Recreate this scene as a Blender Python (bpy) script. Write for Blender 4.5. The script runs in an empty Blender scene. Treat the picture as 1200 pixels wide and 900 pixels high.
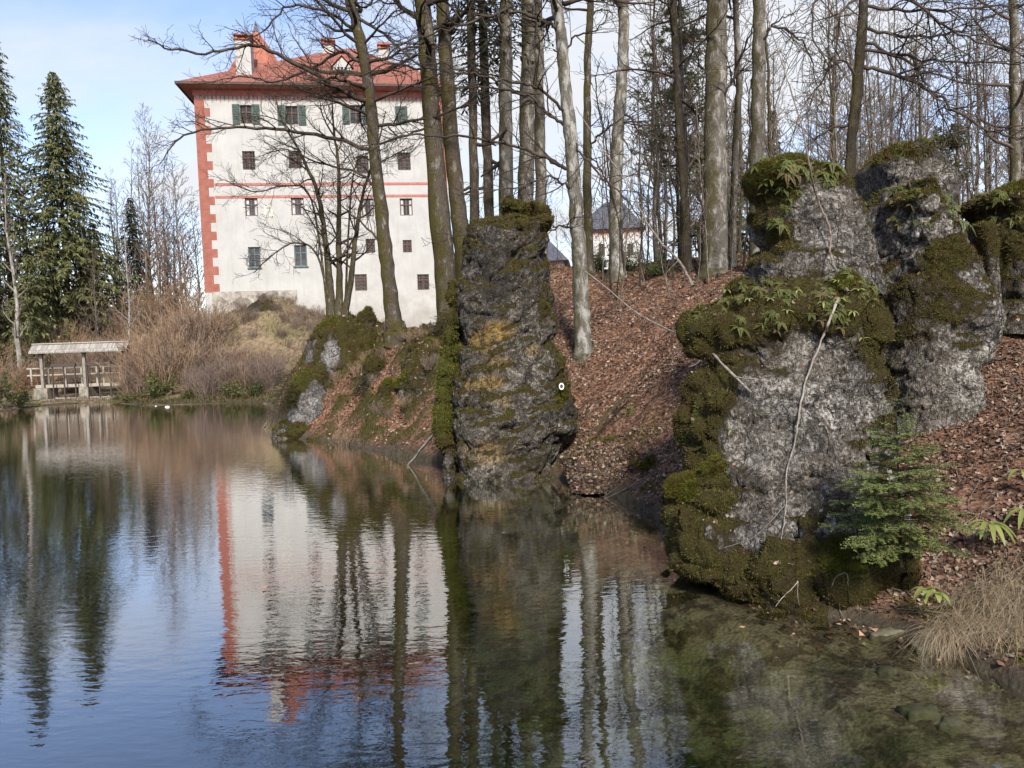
import bpy, math, random
import numpy as np
from mathutils import Vector, Matrix

# ------------------------------------------------------------------ camera, world, sun, exposure
scene = bpy.context.scene
COL = scene.collection
CAM_Z = 3.6
FOC = 900.0                       # focal length in pixels of a 1200 px wide picture
TILT = math.atan(0.060)
ROLL = 0.033
_x = Vector((1, 0, 0)); _f = Vector((0, math.cos(TILT), -math.sin(TILT))); _u = Vector((0, math.sin(TILT), math.cos(TILT)))
CR = (_x * math.cos(ROLL) - _u * math.sin(ROLL)); CU = (_x * math.sin(ROLL) + _u * math.cos(ROLL)); CF = _f
cam_data = bpy.data.cameras.new('camera')
cam = bpy.data.objects.new('camera', cam_data)
COL.objects.link(cam)
cam_data.sensor_width = 36.0
cam_data.lens = 36.0 * FOC / 1200.0
cam_data.clip_start = 0.1
cam_data.clip_end = 3000.0
cam.matrix_world = Matrix(((CR.x, CU.x, -CF.x, 0), (CR.y, CU.y, -CF.y, 0), (CR.z, CU.z, -CF.z, CAM_Z), (0, 0, 0, 1)))
scene.camera = cam
scene.view_settings.view_transform = 'Standard'
scene.view_settings.look = 'None'
scene.view_settings.gamma = 1.0
scene.view_settings.use_curve_mapping = False
scene.view_settings.exposure = 1.52
scene.render.film_transparent = False
scene.cycles.max_bounces = 8
scene.cycles.transparent_max_bounces = 24
scene.cycles.caustics_reflective = False
scene.cycles.caustics_refractive = False
scene.cycles.sample_clamp_indirect = 6.0
scene.cycles.use_denoising = True

SUN_TO = Vector((0.12, -0.80, 0.66)).normalized()
SUN_EL = math.asin(SUN_TO.z)
SUN_AZ = math.atan2(SUN_TO.x, SUN_TO.y)
world = bpy.data.worlds.new('World')
scene.world = world
world.use_nodes = True


def N(nt, typ, props=None, **ins):
    n = nt.nodes.new(typ)
    for k, v in (props or {}).items():
        setattr(n, k, v)
    for k, v in ins.items():
        key = int(k[1:]) if k[0] == 'i' and k[1:].isdigit() else k.replace('_', ' ')
        s = n.inputs[key]
        if isinstance(v, bpy.types.NodeSocket):
            nt.links.new(v, s)
        else:
            s.default_value = v
    return n


def ramp(nt, fac, stops, interp='LINEAR'):
    n = nt.nodes.new('ShaderNodeValToRGB')
    n.color_ramp.interpolation = interp
    el = n.color_ramp.elements
    while len(el) < len(stops):
        el.new(0.5)
    for e, (p, c) in zip(el, stops):
        e.position = p
        e.color = (c, c, c, 1) if not hasattr(c, '__len__') else (*c[:3], 1)
    nt.links.new(fac, n.inputs[0])
    return n.outputs[0]


def maths(nt, op, a, b=0.0, c=None, clamp=False):
    n = nt.nodes.new('ShaderNodeMath')
    n.operation = op
    n.use_clamp = clamp
    for i, v in enumerate((a, b, c)):
        if v is None:
            continue
        if isinstance(v, bpy.types.NodeSocket):
            nt.links.new(v, n.inputs[i])
        else:
            n.inputs[i].default_value = v
    return n.outputs[0]


def mix(nt, fac, a, b, mode='MIX'):
    n = nt.nodes.new('ShaderNodeMix')
    n.data_type = 'RGBA'
    n.blend_type = mode
    n.clamp_factor = True
    for s, v in ((n.inputs['Factor'], fac), (n.inputs[6], a), (n.inputs[7], b)):
        if isinstance(v, bpy.types.NodeSocket):
            nt.links.new(v, s)
        else:
            s.default_value = v if not hasattr(v, '__len__') else (*v[:3], 1)
    return n.outputs[2]


wt = world.node_tree
wt.nodes.clear()
sky = N(wt, 'ShaderNodeTexSky', {'sky_type': 'NISHITA', 'sun_disc': False})
sky.sun_elevation = SUN_EL
sky.sun_rotation = SUN_AZ
sky.air_density = 1.0
sky.dust_density = 0.6
sky.ozone_density = 1.5
tc = N(wt, 'ShaderNodeTexCoord')
sep = N(wt, 'ShaderNodeSeparateXYZ', Vector=tc.outputs['Generated'])
den = maths(wt, 'ADD', maths(wt, 'MAXIMUM', sep.outputs[2], 0.0), 0.16)
cx_ = maths(wt, 'DIVIDE', sep.outputs[0], den)
cy_ = maths(wt, 'DIVIDE', sep.outputs[1], den)
cv = N(wt, 'ShaderNodeCombineXYZ', X=cx_, Y=cy_, Z=0.35)
cmap = N(wt, 'ShaderNodeMapping', Vector=cv.outputs[0], Location=(3.1, 1.7, 0.0), Rotation=(0, 0, 0.5), Scale=(0.62, 1.0, 1.0))
cn = N(wt, 'ShaderNodeTexNoise', Vector=cmap.outputs[0], Scale=0.85, Detail=9.0, Roughness=0.56, Distortion=0.35)
# cloud cover is denser towards the east (right of the view) and near the horizon
bias = maths(wt, 'ADD', maths(wt, 'MULTIPLY', sep.outputs[0], 0.13), maths(wt, 'MULTIPLY', sep.outputs[2], -0.08))
cov = maths(wt, 'ADD', cn.outputs[0], bias)
cfac = ramp(wt, cov, [(0.43, 0.03), (0.52, 0.5), (0.60, 1.0)])
sky_c = mix(wt, 1.0, sky.outputs[0], (0.80, 0.74, 0.77), 'MULTIPLY')
cloudy = mix(wt, cfac, sky_c, (2.55, 2.64, 2.8))
bg = N(wt, 'ShaderNodeBackground', Color=cloudy, Strength=0.12)
wo = N(wt, 'ShaderNodeOutputWorld')
wt.links.new(bg.outputs[0], wo.inputs[0])

sun_data = bpy.data.lights.new('sun', 'SUN')
sun_data.energy = 2.3
sun_data.angle = math.radians(8.0)
sun_data.color = (1.0, 0.95, 0.87)
sun = bpy.data.objects.new('sun', sun_data)
sun.rotation_euler = SUN_TO.to_track_quat('Z', 'Y').to_euler()
COL.objects.link(sun)

# ------------------------------------------------------------------ measuring aids: a photograph pixel (1200x900) and a distance give a place in the world


def ray(px, py):
    return CF + CR * ((px - 600.0) / FOC) + CU * ((450.0 - py) / FOC)


def at(px, py, Y):
    d = ray(px, py)
    s = Y / d.y
    return Vector((d.x * s, Y, CAM_Z + d.z * s))


def onz(px, py, z=0.0):
    d = ray(px, py)
    s = (z - CAM_Z) / d.z
    return Vector((d.x * s, d.y * s, z))


# ------------------------------------------------------------------ noise
_rs = np.random.RandomState(7)
_perm = np.concatenate([_rs.permutation(256)] * 3).astype(np.int64)
_grad = _rs.normal(size=(256, 3))
_grad /= np.linalg.norm(_grad, axis=1)[:, None]


def perlin(p):
    p = np.asarray(p, dtype=np.float64)
    i = np.floor(p).astype(np.int64)
    f = p - i
    w = f * f * f * (f * (f * 6 - 15) + 10)
    i &= 255
    out = 0.0
    for dx in (0, 1):
        for dy in (0, 1):
            for dz in (0, 1):
                h = _perm[_perm[_perm[i[:, 0] + dx] + i[:, 1] + dy] + i[:, 2] + dz]
                g = _grad[h]
                d = g[:, 0] * (f[:, 0] - dx) + g[:, 1] * (f[:, 1] - dy) + g[:, 2] * (f[:, 2] - dz)
                ww = (w[:, 0] if dx else 1 - w[:, 0]) * (w[:, 1] if dy else 1 - w[:, 1]) * (w[:, 2] if dz else 1 - w[:, 2])
                out = out + d * ww
    return out * 1.6


def fbm(p, scale=1.0, octaves=5, rough=0.5, off=0.0):
    p = np.asarray(p, dtype=np.float64) * scale + off
    a, s, o = 1.0, 0.0, 0.0
    for k in range(octaves):
        o = o + a * perlin(p + 17.3 * k)
        s += a
        a *= rough
        p = p * 2.03
    return o / s


def ridged(p, scale=1.0, octaves=4, rough=0.5, off=0.0):
    p = np.asarray(p, dtype=np.float64) * scale + off
    a, s, o = 1.0, 0.0, 0.0
    for k in range(octaves):
        o = o + a * (1 - 2 * np.abs(perlin(p + 11.1 * k)))
        s += a
        a *= rough
        p = p * 2.03
    return o / s


def sstep(a, b, x):
    t = np.clip((x - a) / (b - a), 0, 1)
    return t * t * (3 - 2 * t)


# ------------------------------------------------------------------ mesh and object helpers
def make_mesh(name, V, faces, smooth=False, attrs=None):
    """V (n,3); faces: list of int arrays (m,3) or (m,4); attrs: {name: per-vertex floats}"""
    me = bpy.data.meshes.new(name)
    V = np.asarray(V, dtype=np.float32).reshape(-1, 3)
    faces = [np.asarray(f, dtype=np.int32) for f in faces if len(f)]
    me.vertices.add(len(V))
    me.vertices.foreach_set('co', V.ravel())
    nl = sum(f.size for f in faces)
    nf = sum(len(f) for f in faces)
    me.loops.add(nl)
    me.loops.foreach_set('vertex_index', np.concatenate([f.ravel() for f in faces]))
    me.polygons.add(nf)
    tot = np.concatenate([np.full(len(f), f.shape[1], np.int32) for f in faces])
    st = np.concatenate([[0], np.cumsum(tot)[:-1]]).astype(np.int32)
    me.polygons.foreach_set('loop_start', st)
    me.polygons.foreach_set('use_smooth', np.full(nf, bool(smooth)))
    me.update(calc_edges=True)
    for k, a in (attrs or {}).items():
        at_ = me.attributes.new(k, 'FLOAT', 'POINT')
        at_.data.foreach_set('value', np.asarray(a, dtype=np.float32))
    return me


def link(name, me, mat=None, parent=None, kind=None):
    o = bpy.data.objects.new(name, me)
    COL.objects.link(o)
    if mat is not None and me is not None:
        if len(me.materials) == 0:
            me.materials.append(mat)
    if parent is not None:
        o.parent = parent
    if kind:
        o['kind'] = kind
    return o


def tag(o, label, cat, group=None):
    o['label'] = label
    o['category'] = cat
    if group:
        o['group'] = group
    return o


def thing(name, label, cat, loc=(0, 0, 0), rz=0.0, group=None):
    o = bpy.data.objects.new(name, None)
    o.empty_display_size = 0.3
    COL.objects.link(o)
    o.location = loc
    o.rotation_euler = (0, 0, rz)
    return tag(o, label, cat, group)


def copy_tree(root, loc, rz=0.0, sc=1.0, label=None, group=None):
    r = root.copy()
    COL.objects.link(r)
    r.location = loc
    r.rotation_euler = (0, 0, rz)
    r.scale = (sc, sc, sc)
    if label:
        r['label'] = label
    if group:
        r['group'] = group
    for ch in list(root.children):
        c = ch.copy()
        COL.objects.link(c)
        c.parent = r
        for g in ch.children:
            d = g.copy()
            COL.objects.link(d)
            d.parent = c
    return r


class MB:
    """collects boxes, prisms and tubes for one mesh"""
    def __init__(self):
        self.v = []; self.q = []; self.t = []; self.n = 0

    def add(self, V, quads=(), tris=()):
        V = np.asarray(V, float).reshape(-1, 3)
        if len(quads): self.q.append(np.asarray(quads, int) + self.n)
        if len(tris): self.t.append(np.asarray(tris, int) + self.n)
        self.v.append(V); self.n += len(V)
        return self

    def box(self, x0, x1, y0, y1, z0, z1):
        V = [(x0, y0, z0), (x1, y0, z0), (x1, y1, z0), (x0, y1, z0), (x0, y0, z1), (x1, y0, z1), (x1, y1, z1), (x0, y1, z1)]
        return self.add(V, [(0, 3, 2, 1), (4, 5, 6, 7), (0, 1, 5, 4), (1, 2, 6, 5), (2, 3, 7, 6), (3, 0, 4, 7)])

    def bar(self, a, b, w, h=None):
        a = np.array(a, float); b = np.array(b, float); h = h or w
        d = b - a; d /= np.linalg.norm(d)
        s = np.cross(d, (0, 0, 1.0) if abs(d[2]) < 0.9 else (1.0, 0, 0)); s /= np.linalg.norm(s); u = np.cross(s, d)
        V = [p + s * i * w / 2 + u * j * h / 2 for p in (a, b) for i, j in ((-1, -1), (1, -1), (1, 1), (-1, 1))]
        return self.add(V, [(0, 1, 2, 3), (7, 6, 5, 4), (0, 4, 5, 1), (1, 5, 6, 2), (2, 6, 7, 3), (3, 7, 4, 0)])

    def mesh(self, name, smooth=False, attrs=None):
        fs = []
        if self.q: fs.append(np.concatenate(self.q))
        if self.t: fs.append(np.concatenate(self.t))
        return make_mesh(name, np.concatenate(self.v), fs, smooth, attrs)

    def build(self, name, mat, parent=None, smooth=False, kind=None):
        return link(name, self.mesh(name, smooth), mat, parent, kind)


class Tubes:
    def __init__(self):
        self.d = {}

    def add(self, path, radii, sides):
        self.d.setdefault((len(path), sides), []).append((path, radii))

    def arrays(self):
        Vs, Qs, n = [], [], 0
        for (k, s), items in self.d.items():
            P = np.array([i[0] for i in items], float)
            R = np.array([i[1] for i in items], float)
            m = len(P)
            T = np.gradient(P, axis=1)
            T /= np.linalg.norm(T, axis=2, keepdims=True) + 1e-9
            ref = np.array([0.31, 0.87, 0.12])
            Uv = np.cross(T, ref); Uv /= np.linalg.norm(Uv, axis=2, keepdims=True) + 1e-9
            Wv = np.cross(T, Uv)
            a = np.arange(s) * 2 * math.pi / s
            ring = P[:, :, None, :] + R[:, :, None, None] * (np.cos(a)[None, None, :, None] * Uv[:, :, None, :] + np.sin(a)[None, None, :, None] * Wv[:, :, None, :])
            Vs.append(ring.reshape(-1, 3))
            idx = np.arange(m * k * s).reshape(m, k, s) + n
            A = idx[:, :-1, :]; B = idx[:, 1:, :]
            Qs.append(np.stack([A, np.roll(A, -1, 2), np.roll(B, -1, 2), B], -1).reshape(-1, 4))
            n += m * k * s
        return np.concatenate(Vs), np.concatenate(Qs)

    def mesh(self, name, smooth=True):
        V, Q = self.arrays()
        return make_mesh(name, V, [Q], smooth)


def mat_new(name, rough=0.9, spec=0.2):
    m = bpy.data.materials.new(name)
    m.use_nodes = True
    nt = m.node_tree
    b = nt.nodes['Principled BSDF']
    b.inputs['Roughness'].default_value = rough
    b.inputs['Specular IOR Level'].default_value = spec
    return m, nt, b


def obj_co(nt, scale=(1, 1, 1)):
    t = N(nt, 'ShaderNodeTexCoord')
    return N(nt, 'ShaderNodeMapping', Vector=t.outputs['Object'], Scale=scale).outputs[0]


def noise(nt, co, scale, detail=6.0, rough=0.6, dist=0.0):
    return N(nt, 'ShaderNodeTexNoise', Vector=co, Scale=scale, Detail=detail, Roughness=rough, Distortion=dist).outputs[0]


def bump(nt, b, h, strength=0.5, dist=0.05):
    n = N(nt, 'ShaderNodeBump', Strength=strength, Distance=dist, Height=h)
    nt.links.new(n.outputs[0], b.inputs['Normal'])
    return n


def setc(nt, b, c):
    if isinstance(c, bpy.types.NodeSocket):
        nt.links.new(c, b.inputs['Base Color'])
    else:
        b.inputs['Base Color'].default_value = (*c, 1)


def simple_mat(name, c1, c2, scale=4.0, rough=0.85, spec=0.2, bumps=0.2, bdist=0.01, stretch=(1, 1, 1), thr=(0.35, 0.65), detail=6.0):
    m, nt, b = mat_new(name, rough, spec)
    co = obj_co(nt, stretch)
    n = noise(nt, co, scale, detail, 0.6)
    setc(nt, b, ramp(nt, n, [(thr[0], c1), (thr[1], c2)]))
    if bumps:
        bump(nt, b, n, bumps, bdist)
    return m


def island_mat(name, cols, rough=0.8, spec=0.25, trans=0.0):
    """each loose piece (leaf, needle tuft, blade) its own tone"""
    m, nt, b = mat_new(name, rough, spec)
    g = N(nt, 'ShaderNodeNewGeometry')
    k = len(cols)
    c = ramp(nt, g.outputs['Random Per Island'], [(i / max(1, k - 1), c) for i, c in enumerate(cols)])
    setc(nt, b, c)
    if trans:
        tr = N(nt, 'ShaderNodeBsdfTranslucent', Color=c)
        mx = N(nt, 'ShaderNodeMixShader', i0=trans, i1=b.outputs[0], i2=tr.outputs[0])
        out = nt.nodes['Material Output']
        nt.links.new(mx.outputs[0], out.inputs[0])
    return m
# ------------------------------------------------------------------ ground
_shore_px = [(-330, 478), (-60, 486), (0, 483), (36, 477), (60, 474), (140, 471), (165, 475), (240, 473), (312, 471), (335, 480), (318, 502), (345, 513), (400, 521), (450, 530),
             (500, 540), (535, 548), (600, 553), (655, 560), (690, 572), (730, 586), (770, 604), (786, 650), (850, 690), (920, 711), (1000, 726),
             (1060, 740), (1085, 752), (1120, 768), (1165, 792), (1240, 830), (1330, 880)]
SHORE = [onz(*p).to_2d() for p in _shore_px]
SHORE = [Vector((-60, 30)), Vector((-45, 52))] + SHORE[1:] + [Vector((6.6, 4.6)), Vector((4.5, 3.3)), Vector((0, 3.2)), Vector((-8, 3.0)), Vector((-30, 4)), Vector((-60, 10))]
SH = np.array([(p.x, p.y) for p in SHORE])


def shore_dist(P):
    """signed distance to the waterline, positive on land"""
    P = np.asarray(P, float)
    best = np.full(len(P), 1e9)
    inside = np.zeros(len(P), bool)
    n = len(SH)
    for i in range(n):
        a = SH[i]; b = SH[(i + 1) % n]
        d = b - a
        t = np.clip(((P - a) @ d) / (d @ d), 0, 1)
        e = P - a - t[:, None] * d
        best = np.minimum(best, (e * e).sum(1))
        cr = ((a[1] > P[:, 1]) != (b[1] > P[:, 1]))
        with np.errstate(divide='ignore', invalid='ignore'):
            xin = (b[0] - a[0]) * (P[:, 1] - a[1]) / (b[1] - a[1] + 1e-12) + a[0]
        inside ^= cr & (P[:, 0] < xin)
    return np.where(inside, -1, 1) * np.sqrt(best)


_land = []
for px, py, Y in [(683, 424, 24), (700, 322, 31), (650, 312, 31), (760, 330, 29), (800, 350, 24), (722, 318, 31.5), (690, 370, 27.5),
                  (720, 480, 20.8), (700, 540, 18.4), (760, 560, 16.4), (760, 440, 21), (640, 430, 24), (800, 420, 20), (838, 318, 28), (800, 318, 29),
                  (1150, 600, 10.3), (1180, 450, 14), (1190, 385, 16), (1190, 335, 18.5), (1140, 690, 9.1), (1195, 720, 8.4), (1110, 540, 12.2), (1180, 520, 12.3),
                  (1300, 560, 10), (1300, 400, 15), (1350, 700, 8), (1120, 700, 9.4), (1170, 740, 8.4),
                  (900, 330, 24), (1000, 330, 24), (1000, 300, 30), (890, 305, 32), (1100, 300, 26), (1250, 280, 24), (1250, 260, 32),
                  (388, 366, 34), (462, 394, 30.5), (505, 396, 30), (530, 388, 29), (420, 430, 31.0), (345, 452, 31.8), (480, 440, 28.5), (440, 480, 28), (400, 500, 28.8),
                  (350, 420, 36), (480, 500, 26.2), (520, 450, 26),
                  (312, 350, 61), (275, 362, 63), (250, 372, 62), (340, 362, 61), (370, 380, 58), (260, 400, 59), (330, 420, 57), (262, 440, 55.5), (360, 430, 54), (300, 450, 54),
                  (240, 385, 66), (420, 388, 66), (520, 392, 66), (200, 420, 62), (120, 420, 70), (30, 420, 70), (160, 400, 72), (60, 400, 72), (-60, 420, 62), (450, 400, 50), (400, 400, 45),
                  (480, 402, 32.5), (515, 400, 32.5), (470, 402, 35), (520, 396, 36), (495, 398, 40), (545, 385, 45), (560, 360, 36), (600, 340, 33)]:
    p = at(px, py, Y)
    _land.append((p.x, p.y, p.z))
_PY = onz(95, 471).y + 0.6
for px_ in (20, 45, 75, 100, 130, 155):
    for dy_, z_ in ((0.3, 0.06), (1.4, 0.08), (2.6, 0.15), (4.5, 0.6), (7.0, 1.5)):
        p = at(px_, 460, _PY + dy_)
        _land.append((p.x, p.y, z_))
_land += [(-60, 70, 4), (-60, 110, 6), (0, 80, 6.0), (20, 80, 7), (60, 80, 8), (60, 30, 9), (40, 15, 7), (-20, 120, 6.5), (40, 140, 7), (0, 250, 6), (-200, 250, 6), (200, 250, 6),
          (0, 700, 5), (-700, 300, 5), (700, 300, 6), (0, -40, 3), (0, 0, 1.9), (0, 2, 1.3), (-10, 0, 1.6), (8, 3, 1.6), (10, 6, 2.0), (14, 8, 3.2), (30, 0, 5), (-60, -10, 3), (60, -60, 5), (-300, -200, 3), (300, -200, 5)]
_sh = []
for i in range(len(SH)):
    a, b = SH[i], SH[(i + 1) % len(SH)]
    k = max(1, int(np.linalg.norm(b - a) / 2.5))
    for j in range(k):
        q = a + (b - a) * j / k
        _sh.append((q[0], q[1], 0.12))
_rb = np.array(_land + _sh)
_D = np.linalg.norm(_rb[:, None, :2] - _rb[None, :, :2], axis=2)
_A = np.zeros((len(_rb) + 1,) * 2)
_A[:-1, :-1] = _D + np.eye(len(_rb)) * 0.02
_A[-1, :-1] = 1; _A[:-1, -1] = 1
_w = np.linalg.solve(_A, np.append(_rb[:, 2], 0))


def ground_z(P, dist=None):
    P = np.asarray(P, float)[:, :2]
    if dist is None:
        dist = shore_dist(P)
    z = np.empty(len(P))
    for s in range(0, len(P), 20000):
        q = P[s:s + 20000]
        z[s:s + 20000] = np.linalg.norm(q[:, None] - _rb[None, :, :2], axis=2) @ _w[:-1] + _w[-1]
    P3 = np.c_[P, np.zeros(len(P))]
    far = np.clip(np.linalg.norm(P, axis=1) / 25.0, 0.5, 4)
    out_ = sstep(24, 26, P[:, 1]) * (1 - sstep(34, 40, P[:, 1])) * (1 - sstep(-1.5, 0.0, P[:, 0])) * sstep(-14, -12, P[:, 0])
    rough = (fbm(P3, 0.9, 5, 0.55) * 0.22 + out_ * (0.55 * fbm(P3, 0.9, 5, 0.6) + 0.22 * ridged(P3, 1.7, 3))) * sstep(0.0, 1.5, dist) * far + fbm(P3, 0.18, 3) * 0.5 * sstep(2, 6, dist) + sstep(0.5, 2.0, P[:, 0]) * (1 - sstep(13, 16, P[:, 0])) * (1 - sstep(32, 36, P[:, 1])) * sstep(0.3, 2.0, dist) * (0.22 * fbm(P3, 0.7, 3, 0.5) + 0.10 * ridged(P3, 0.9, 2))
    land = np.maximum(z + rough, np.minimum(dist * 0.5, 0.18 + 0.02 * dist))
    dd = -dist
    # shelf of shallow water along the near right bank, then the bed drops
    shelf = 0.7 + 2.6 * sstep(2.0, 5.0, P[:, 0]) * (1 - sstep(8.0, 10.0, P[:, 1]))
    bed = -(0.04 + 0.07 * dd + 0.27 * np.clip(dd - shelf, 0, 30))
    bed = np.maximum(bed, -4.0) + fbm(P3, 0.8, 4) * 0.16 * sstep(0.2, 1.5, dd)
    bed = np.minimum(bed, -0.03)
    return np.where(dist > 0, land, bed)


def gz(x, y):
    return float(ground_z([(x, y)])[0])


def axis(lo, hi, step, far_lo, far_hi, growth=1.16):
    a = list(np.arange(lo, hi + 1e-6, step))
    s = step
    while a[-1] < far_hi:
        s *= growth; a.append(a[-1] + s)
    s = step
    while a[0] > far_lo:
        s *= growth; a.insert(0, a[0] - s)
    return np.array(a)


_ax = axis(-5.0, 11.0, 0.10, -1500, 1500, 1.07)
_ay = axis(5.0, 33.0, 0.12, -300, 2000, 1.06)
_gx, _gy = np.meshgrid(_ax, _ay)
_gp = np.c_[_gx.ravel(), _gy.ravel()]
_gd = shore_dist(_gp)
_gzv = ground_z(_gp, _gd)
nx, ny = len(_ax), len(_ay)
_ii = np.arange(nx * ny).reshape(ny, nx)
_gq = np.stack([_ii[:-1, :-1], _ii[:-1, 1:], _ii[1:, 1:], _ii[1:, :-1]], -1).reshape(-1, 4)


def dry_mask(P):
    """dry grass slope below the castle, world plan coordinates"""
    x, y = P[:, 0], P[:, 1]
    return sstep(40, 46, y) * sstep(-90, -80, x) * (1 - sstep(-12, -9, x)) * (1 - sstep(90, 100, y))


def moss_ground(P, dist):
    """mossy outcrop below the trees and rough patches at the foot of the slope"""
    x, y = P[:, 0], P[:, 1]
    P3 = np.c_[P[:, :2], np.zeros(len(P))]
    n = fbm(P3, 0.9, 5, 0.65)
    out = sstep(24.5, 27, y) * (1 - sstep(36, 44, y)) * (1 - sstep(-1.5, 0.0, x)) * sstep(-13, -11.5, x)
    foot = (1 - sstep(0.6, 2.6, dist)) * sstep(0.05, 0.3, dist) * 0.75
    top = sstep(28, 30, y) * (1 - sstep(34, 40, y)) * sstep(2, 4, x) * 0.6
    return np.clip(np.maximum(np.maximum(out, foot), top) * sstep(-0.12, 0.16, n), 0, 1)


_moss_a = moss_ground(_gp, _gd)
_dry_a = dry_mask(_gp)
me = make_mesh('terrain', np.c_[_gp, _gzv], [_gq], True, {'moss': _moss_a, 'dry': _dry_a, 'shore': np.clip(_gd, -20, 20)})

mt, nt, b = mat_new('ground', 0.95, 0.1)
co = obj_co(nt)
n_big = noise(nt, co, 0.5, 5)
n_mid = noise(nt, co, 3.5, 6)
n_fine = noise(nt, co, 26.0, 5, 0.7)
at_m = N(nt, 'ShaderNodeAttribute', {'attribute_name': 'moss'}).outputs['Fac']
at_d = N(nt, 'ShaderNodeAttribute', {'attribute_name': 'dry'}).outputs['Fac']
at_s = N(nt, 'ShaderNodeAttribute', {'attribute_name': 'shore'}).outputs['Fac']
vor = N(nt, 'ShaderNodeTexVoronoi', {'feature': 'F1'}, Vector=co, Scale=16.0, Randomness=1.0)
vs = N(nt, 'ShaderNodeSeparateColor', Color=vor.outputs['Color'])
litter = ramp(nt, vs.outputs[0], [(0.0, (0.04, 0.021, 0.013)), (0.35, (0.11, 0.054, 0.032)), (0.7, (0.18, 0.095, 0.058)), (1.0, (0.25, 0.16, 0.115))])
litter = mix(nt, ramp(nt, n_mid, [(0.55, 0.0), (0.72, 0.7)]), litter, (0.045, 0.030, 0.020))
moss_c = ramp(nt, n_fine, [(0.30, (0.014, 0.012, 0.006)), (0.52, (0.046, 0.040, 0.014)), (0.75, (0.095, 0.082, 0.026))])
dry_c = ramp(nt, n_fine, [(0.25, (0.10, 0.07, 0.042)), (0.5, (0.235, 0.175, 0.11)), (0.75, (0.37, 0.30, 0.20))])
dry_c = mix(nt, ramp(nt, n_mid, [(0.42, 0.75), (0.56, 0.0)]), dry_c, (0.11, 0.072, 0.048))
dry_c = mix(nt, ramp(nt, n_big, [(0.45, 0.0), (0.6, 0.55)]), dry_c, (0.13, 0.125, 0.05))
land = mix(nt, at_m, litter, moss_c)
land = mix(nt, at_d, land, dry_c)
mud = ramp(nt, n_mid, [(0.3, (0.028, 0.022, 0.014)), (0.7, (0.09, 0.075, 0.05))])
land = mix(nt, ramp(nt, at_s, [(0.0, 1.0), (0.35, 0.0)]), land, mud)
# lake bed: pale silt, brown sunken leaves, dark green weed; offshore the same tone paints in deep-water dimness
weedn = noise(nt, co, 0.9, 5, 0.6, 0.6)
silt = ramp(nt, n_fine, [(0.3, (0.12, 0.092, 0.056)), (0.7, (0.34, 0.275, 0.175))])
leafy = ramp(nt, vs.outputs[1], [(0.0, (0.03, 0.02, 0.017)), (1.0, (0.14, 0.095, 0.07))])
bed = mix(nt, ramp(nt, n_mid, [(0.46, 0.0), (0.54, 0.9)]), silt, leafy)
weed = ramp(nt, n_fine, [(0.3, (0.008, 0.014, 0.007)), (0.7, (0.030, 0.046, 0.018))])
weed_deep_f = maths(nt, 'MULTIPLY', ramp(nt, weedn, [(0.49, 0.0), (0.58, 1.0)]), ramp(nt, maths(nt, 'MULTIPLY', at_s, -0.2), [(0.14, 0.0), (0.45, 1.0)]))
weed_deep_f = maths(nt, 'MAXIMUM', weed_deep_f, ramp(nt, maths(nt, 'MULTIPLY', at_s, -0.1), [(0.30, 0.0), (0.75, 0.95)]))  # far from shore the bed is painted dark, for light lost with depth
bed = mix(nt, weed_deep_f, bed, weed)
bed = mix(nt, ramp(nt, maths(nt, 'MULTIPLY', at_s, -1.0), [(0.05, 1.0), (0.5, 0.0)]), bed, mud)
colr = mix(nt, maths(nt, 'GREATER_THAN', at_s, 0.0), bed, land)
setc(nt, b, colr)
hh = maths(nt, 'ADD', maths(nt, 'MULTIPLY', vor.outputs['Distance'], 0.8), n_fine)
bump(nt, b, hh, 0.8, 0.04)
GROUND_MAT = mt
terrain = link('ground', me, mt, kind='structure')

# ------------------------------------------------------------------ water: a closed body whose underside lies below the bed
wx0, wx1, wy0, wy1 = -64.0, 12.0, 2.0, 62.0
mb = MB()
mb.box(wx0, wx1, wy0, wy1, -5.0, 0.0)
me = mb.mesh('water')
mw = bpy.data.materials.new('pond_water')
mw.use_nodes = True
nt = mw.node_tree
nt.nodes.clear()
co = obj_co(nt)
sp = N(nt, 'ShaderNodeSeparateXYZ', Vector=co)
cw = N(nt, 'ShaderNodeMapping', Vector=co, Rotation=(0, 0, 0.35), Scale=(0.55, 1.5, 1.0)).outputs[0]
w1 = N(nt, 'ShaderNodeTexNoise', Vector=cw, Scale=4.2, Detail=3.0, Roughness=0.5, Distortion=0.25).outputs[0]
cw2 = N(nt, 'ShaderNodeMapping', Vector=co, Rotation=(0, 0, -0.25), Scale=(0.8, 1.6, 1.0)).outputs[0]
w2 = N(nt, 'ShaderNodeTexNoise', Vector=cw2, Scale=9.0, Detail=2.0, Roughness=0.5).outputs[0]
hgt = maths(nt, 'ADD', w1, maths(nt, 'MULTIPLY', w2, 0.22))
patch = N(nt, 'ShaderNodeTexNoise', Vector=co, Scale=0.13, Detail=2.0, Roughness=0.5, Distortion=0.5).outputs[0]
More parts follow.
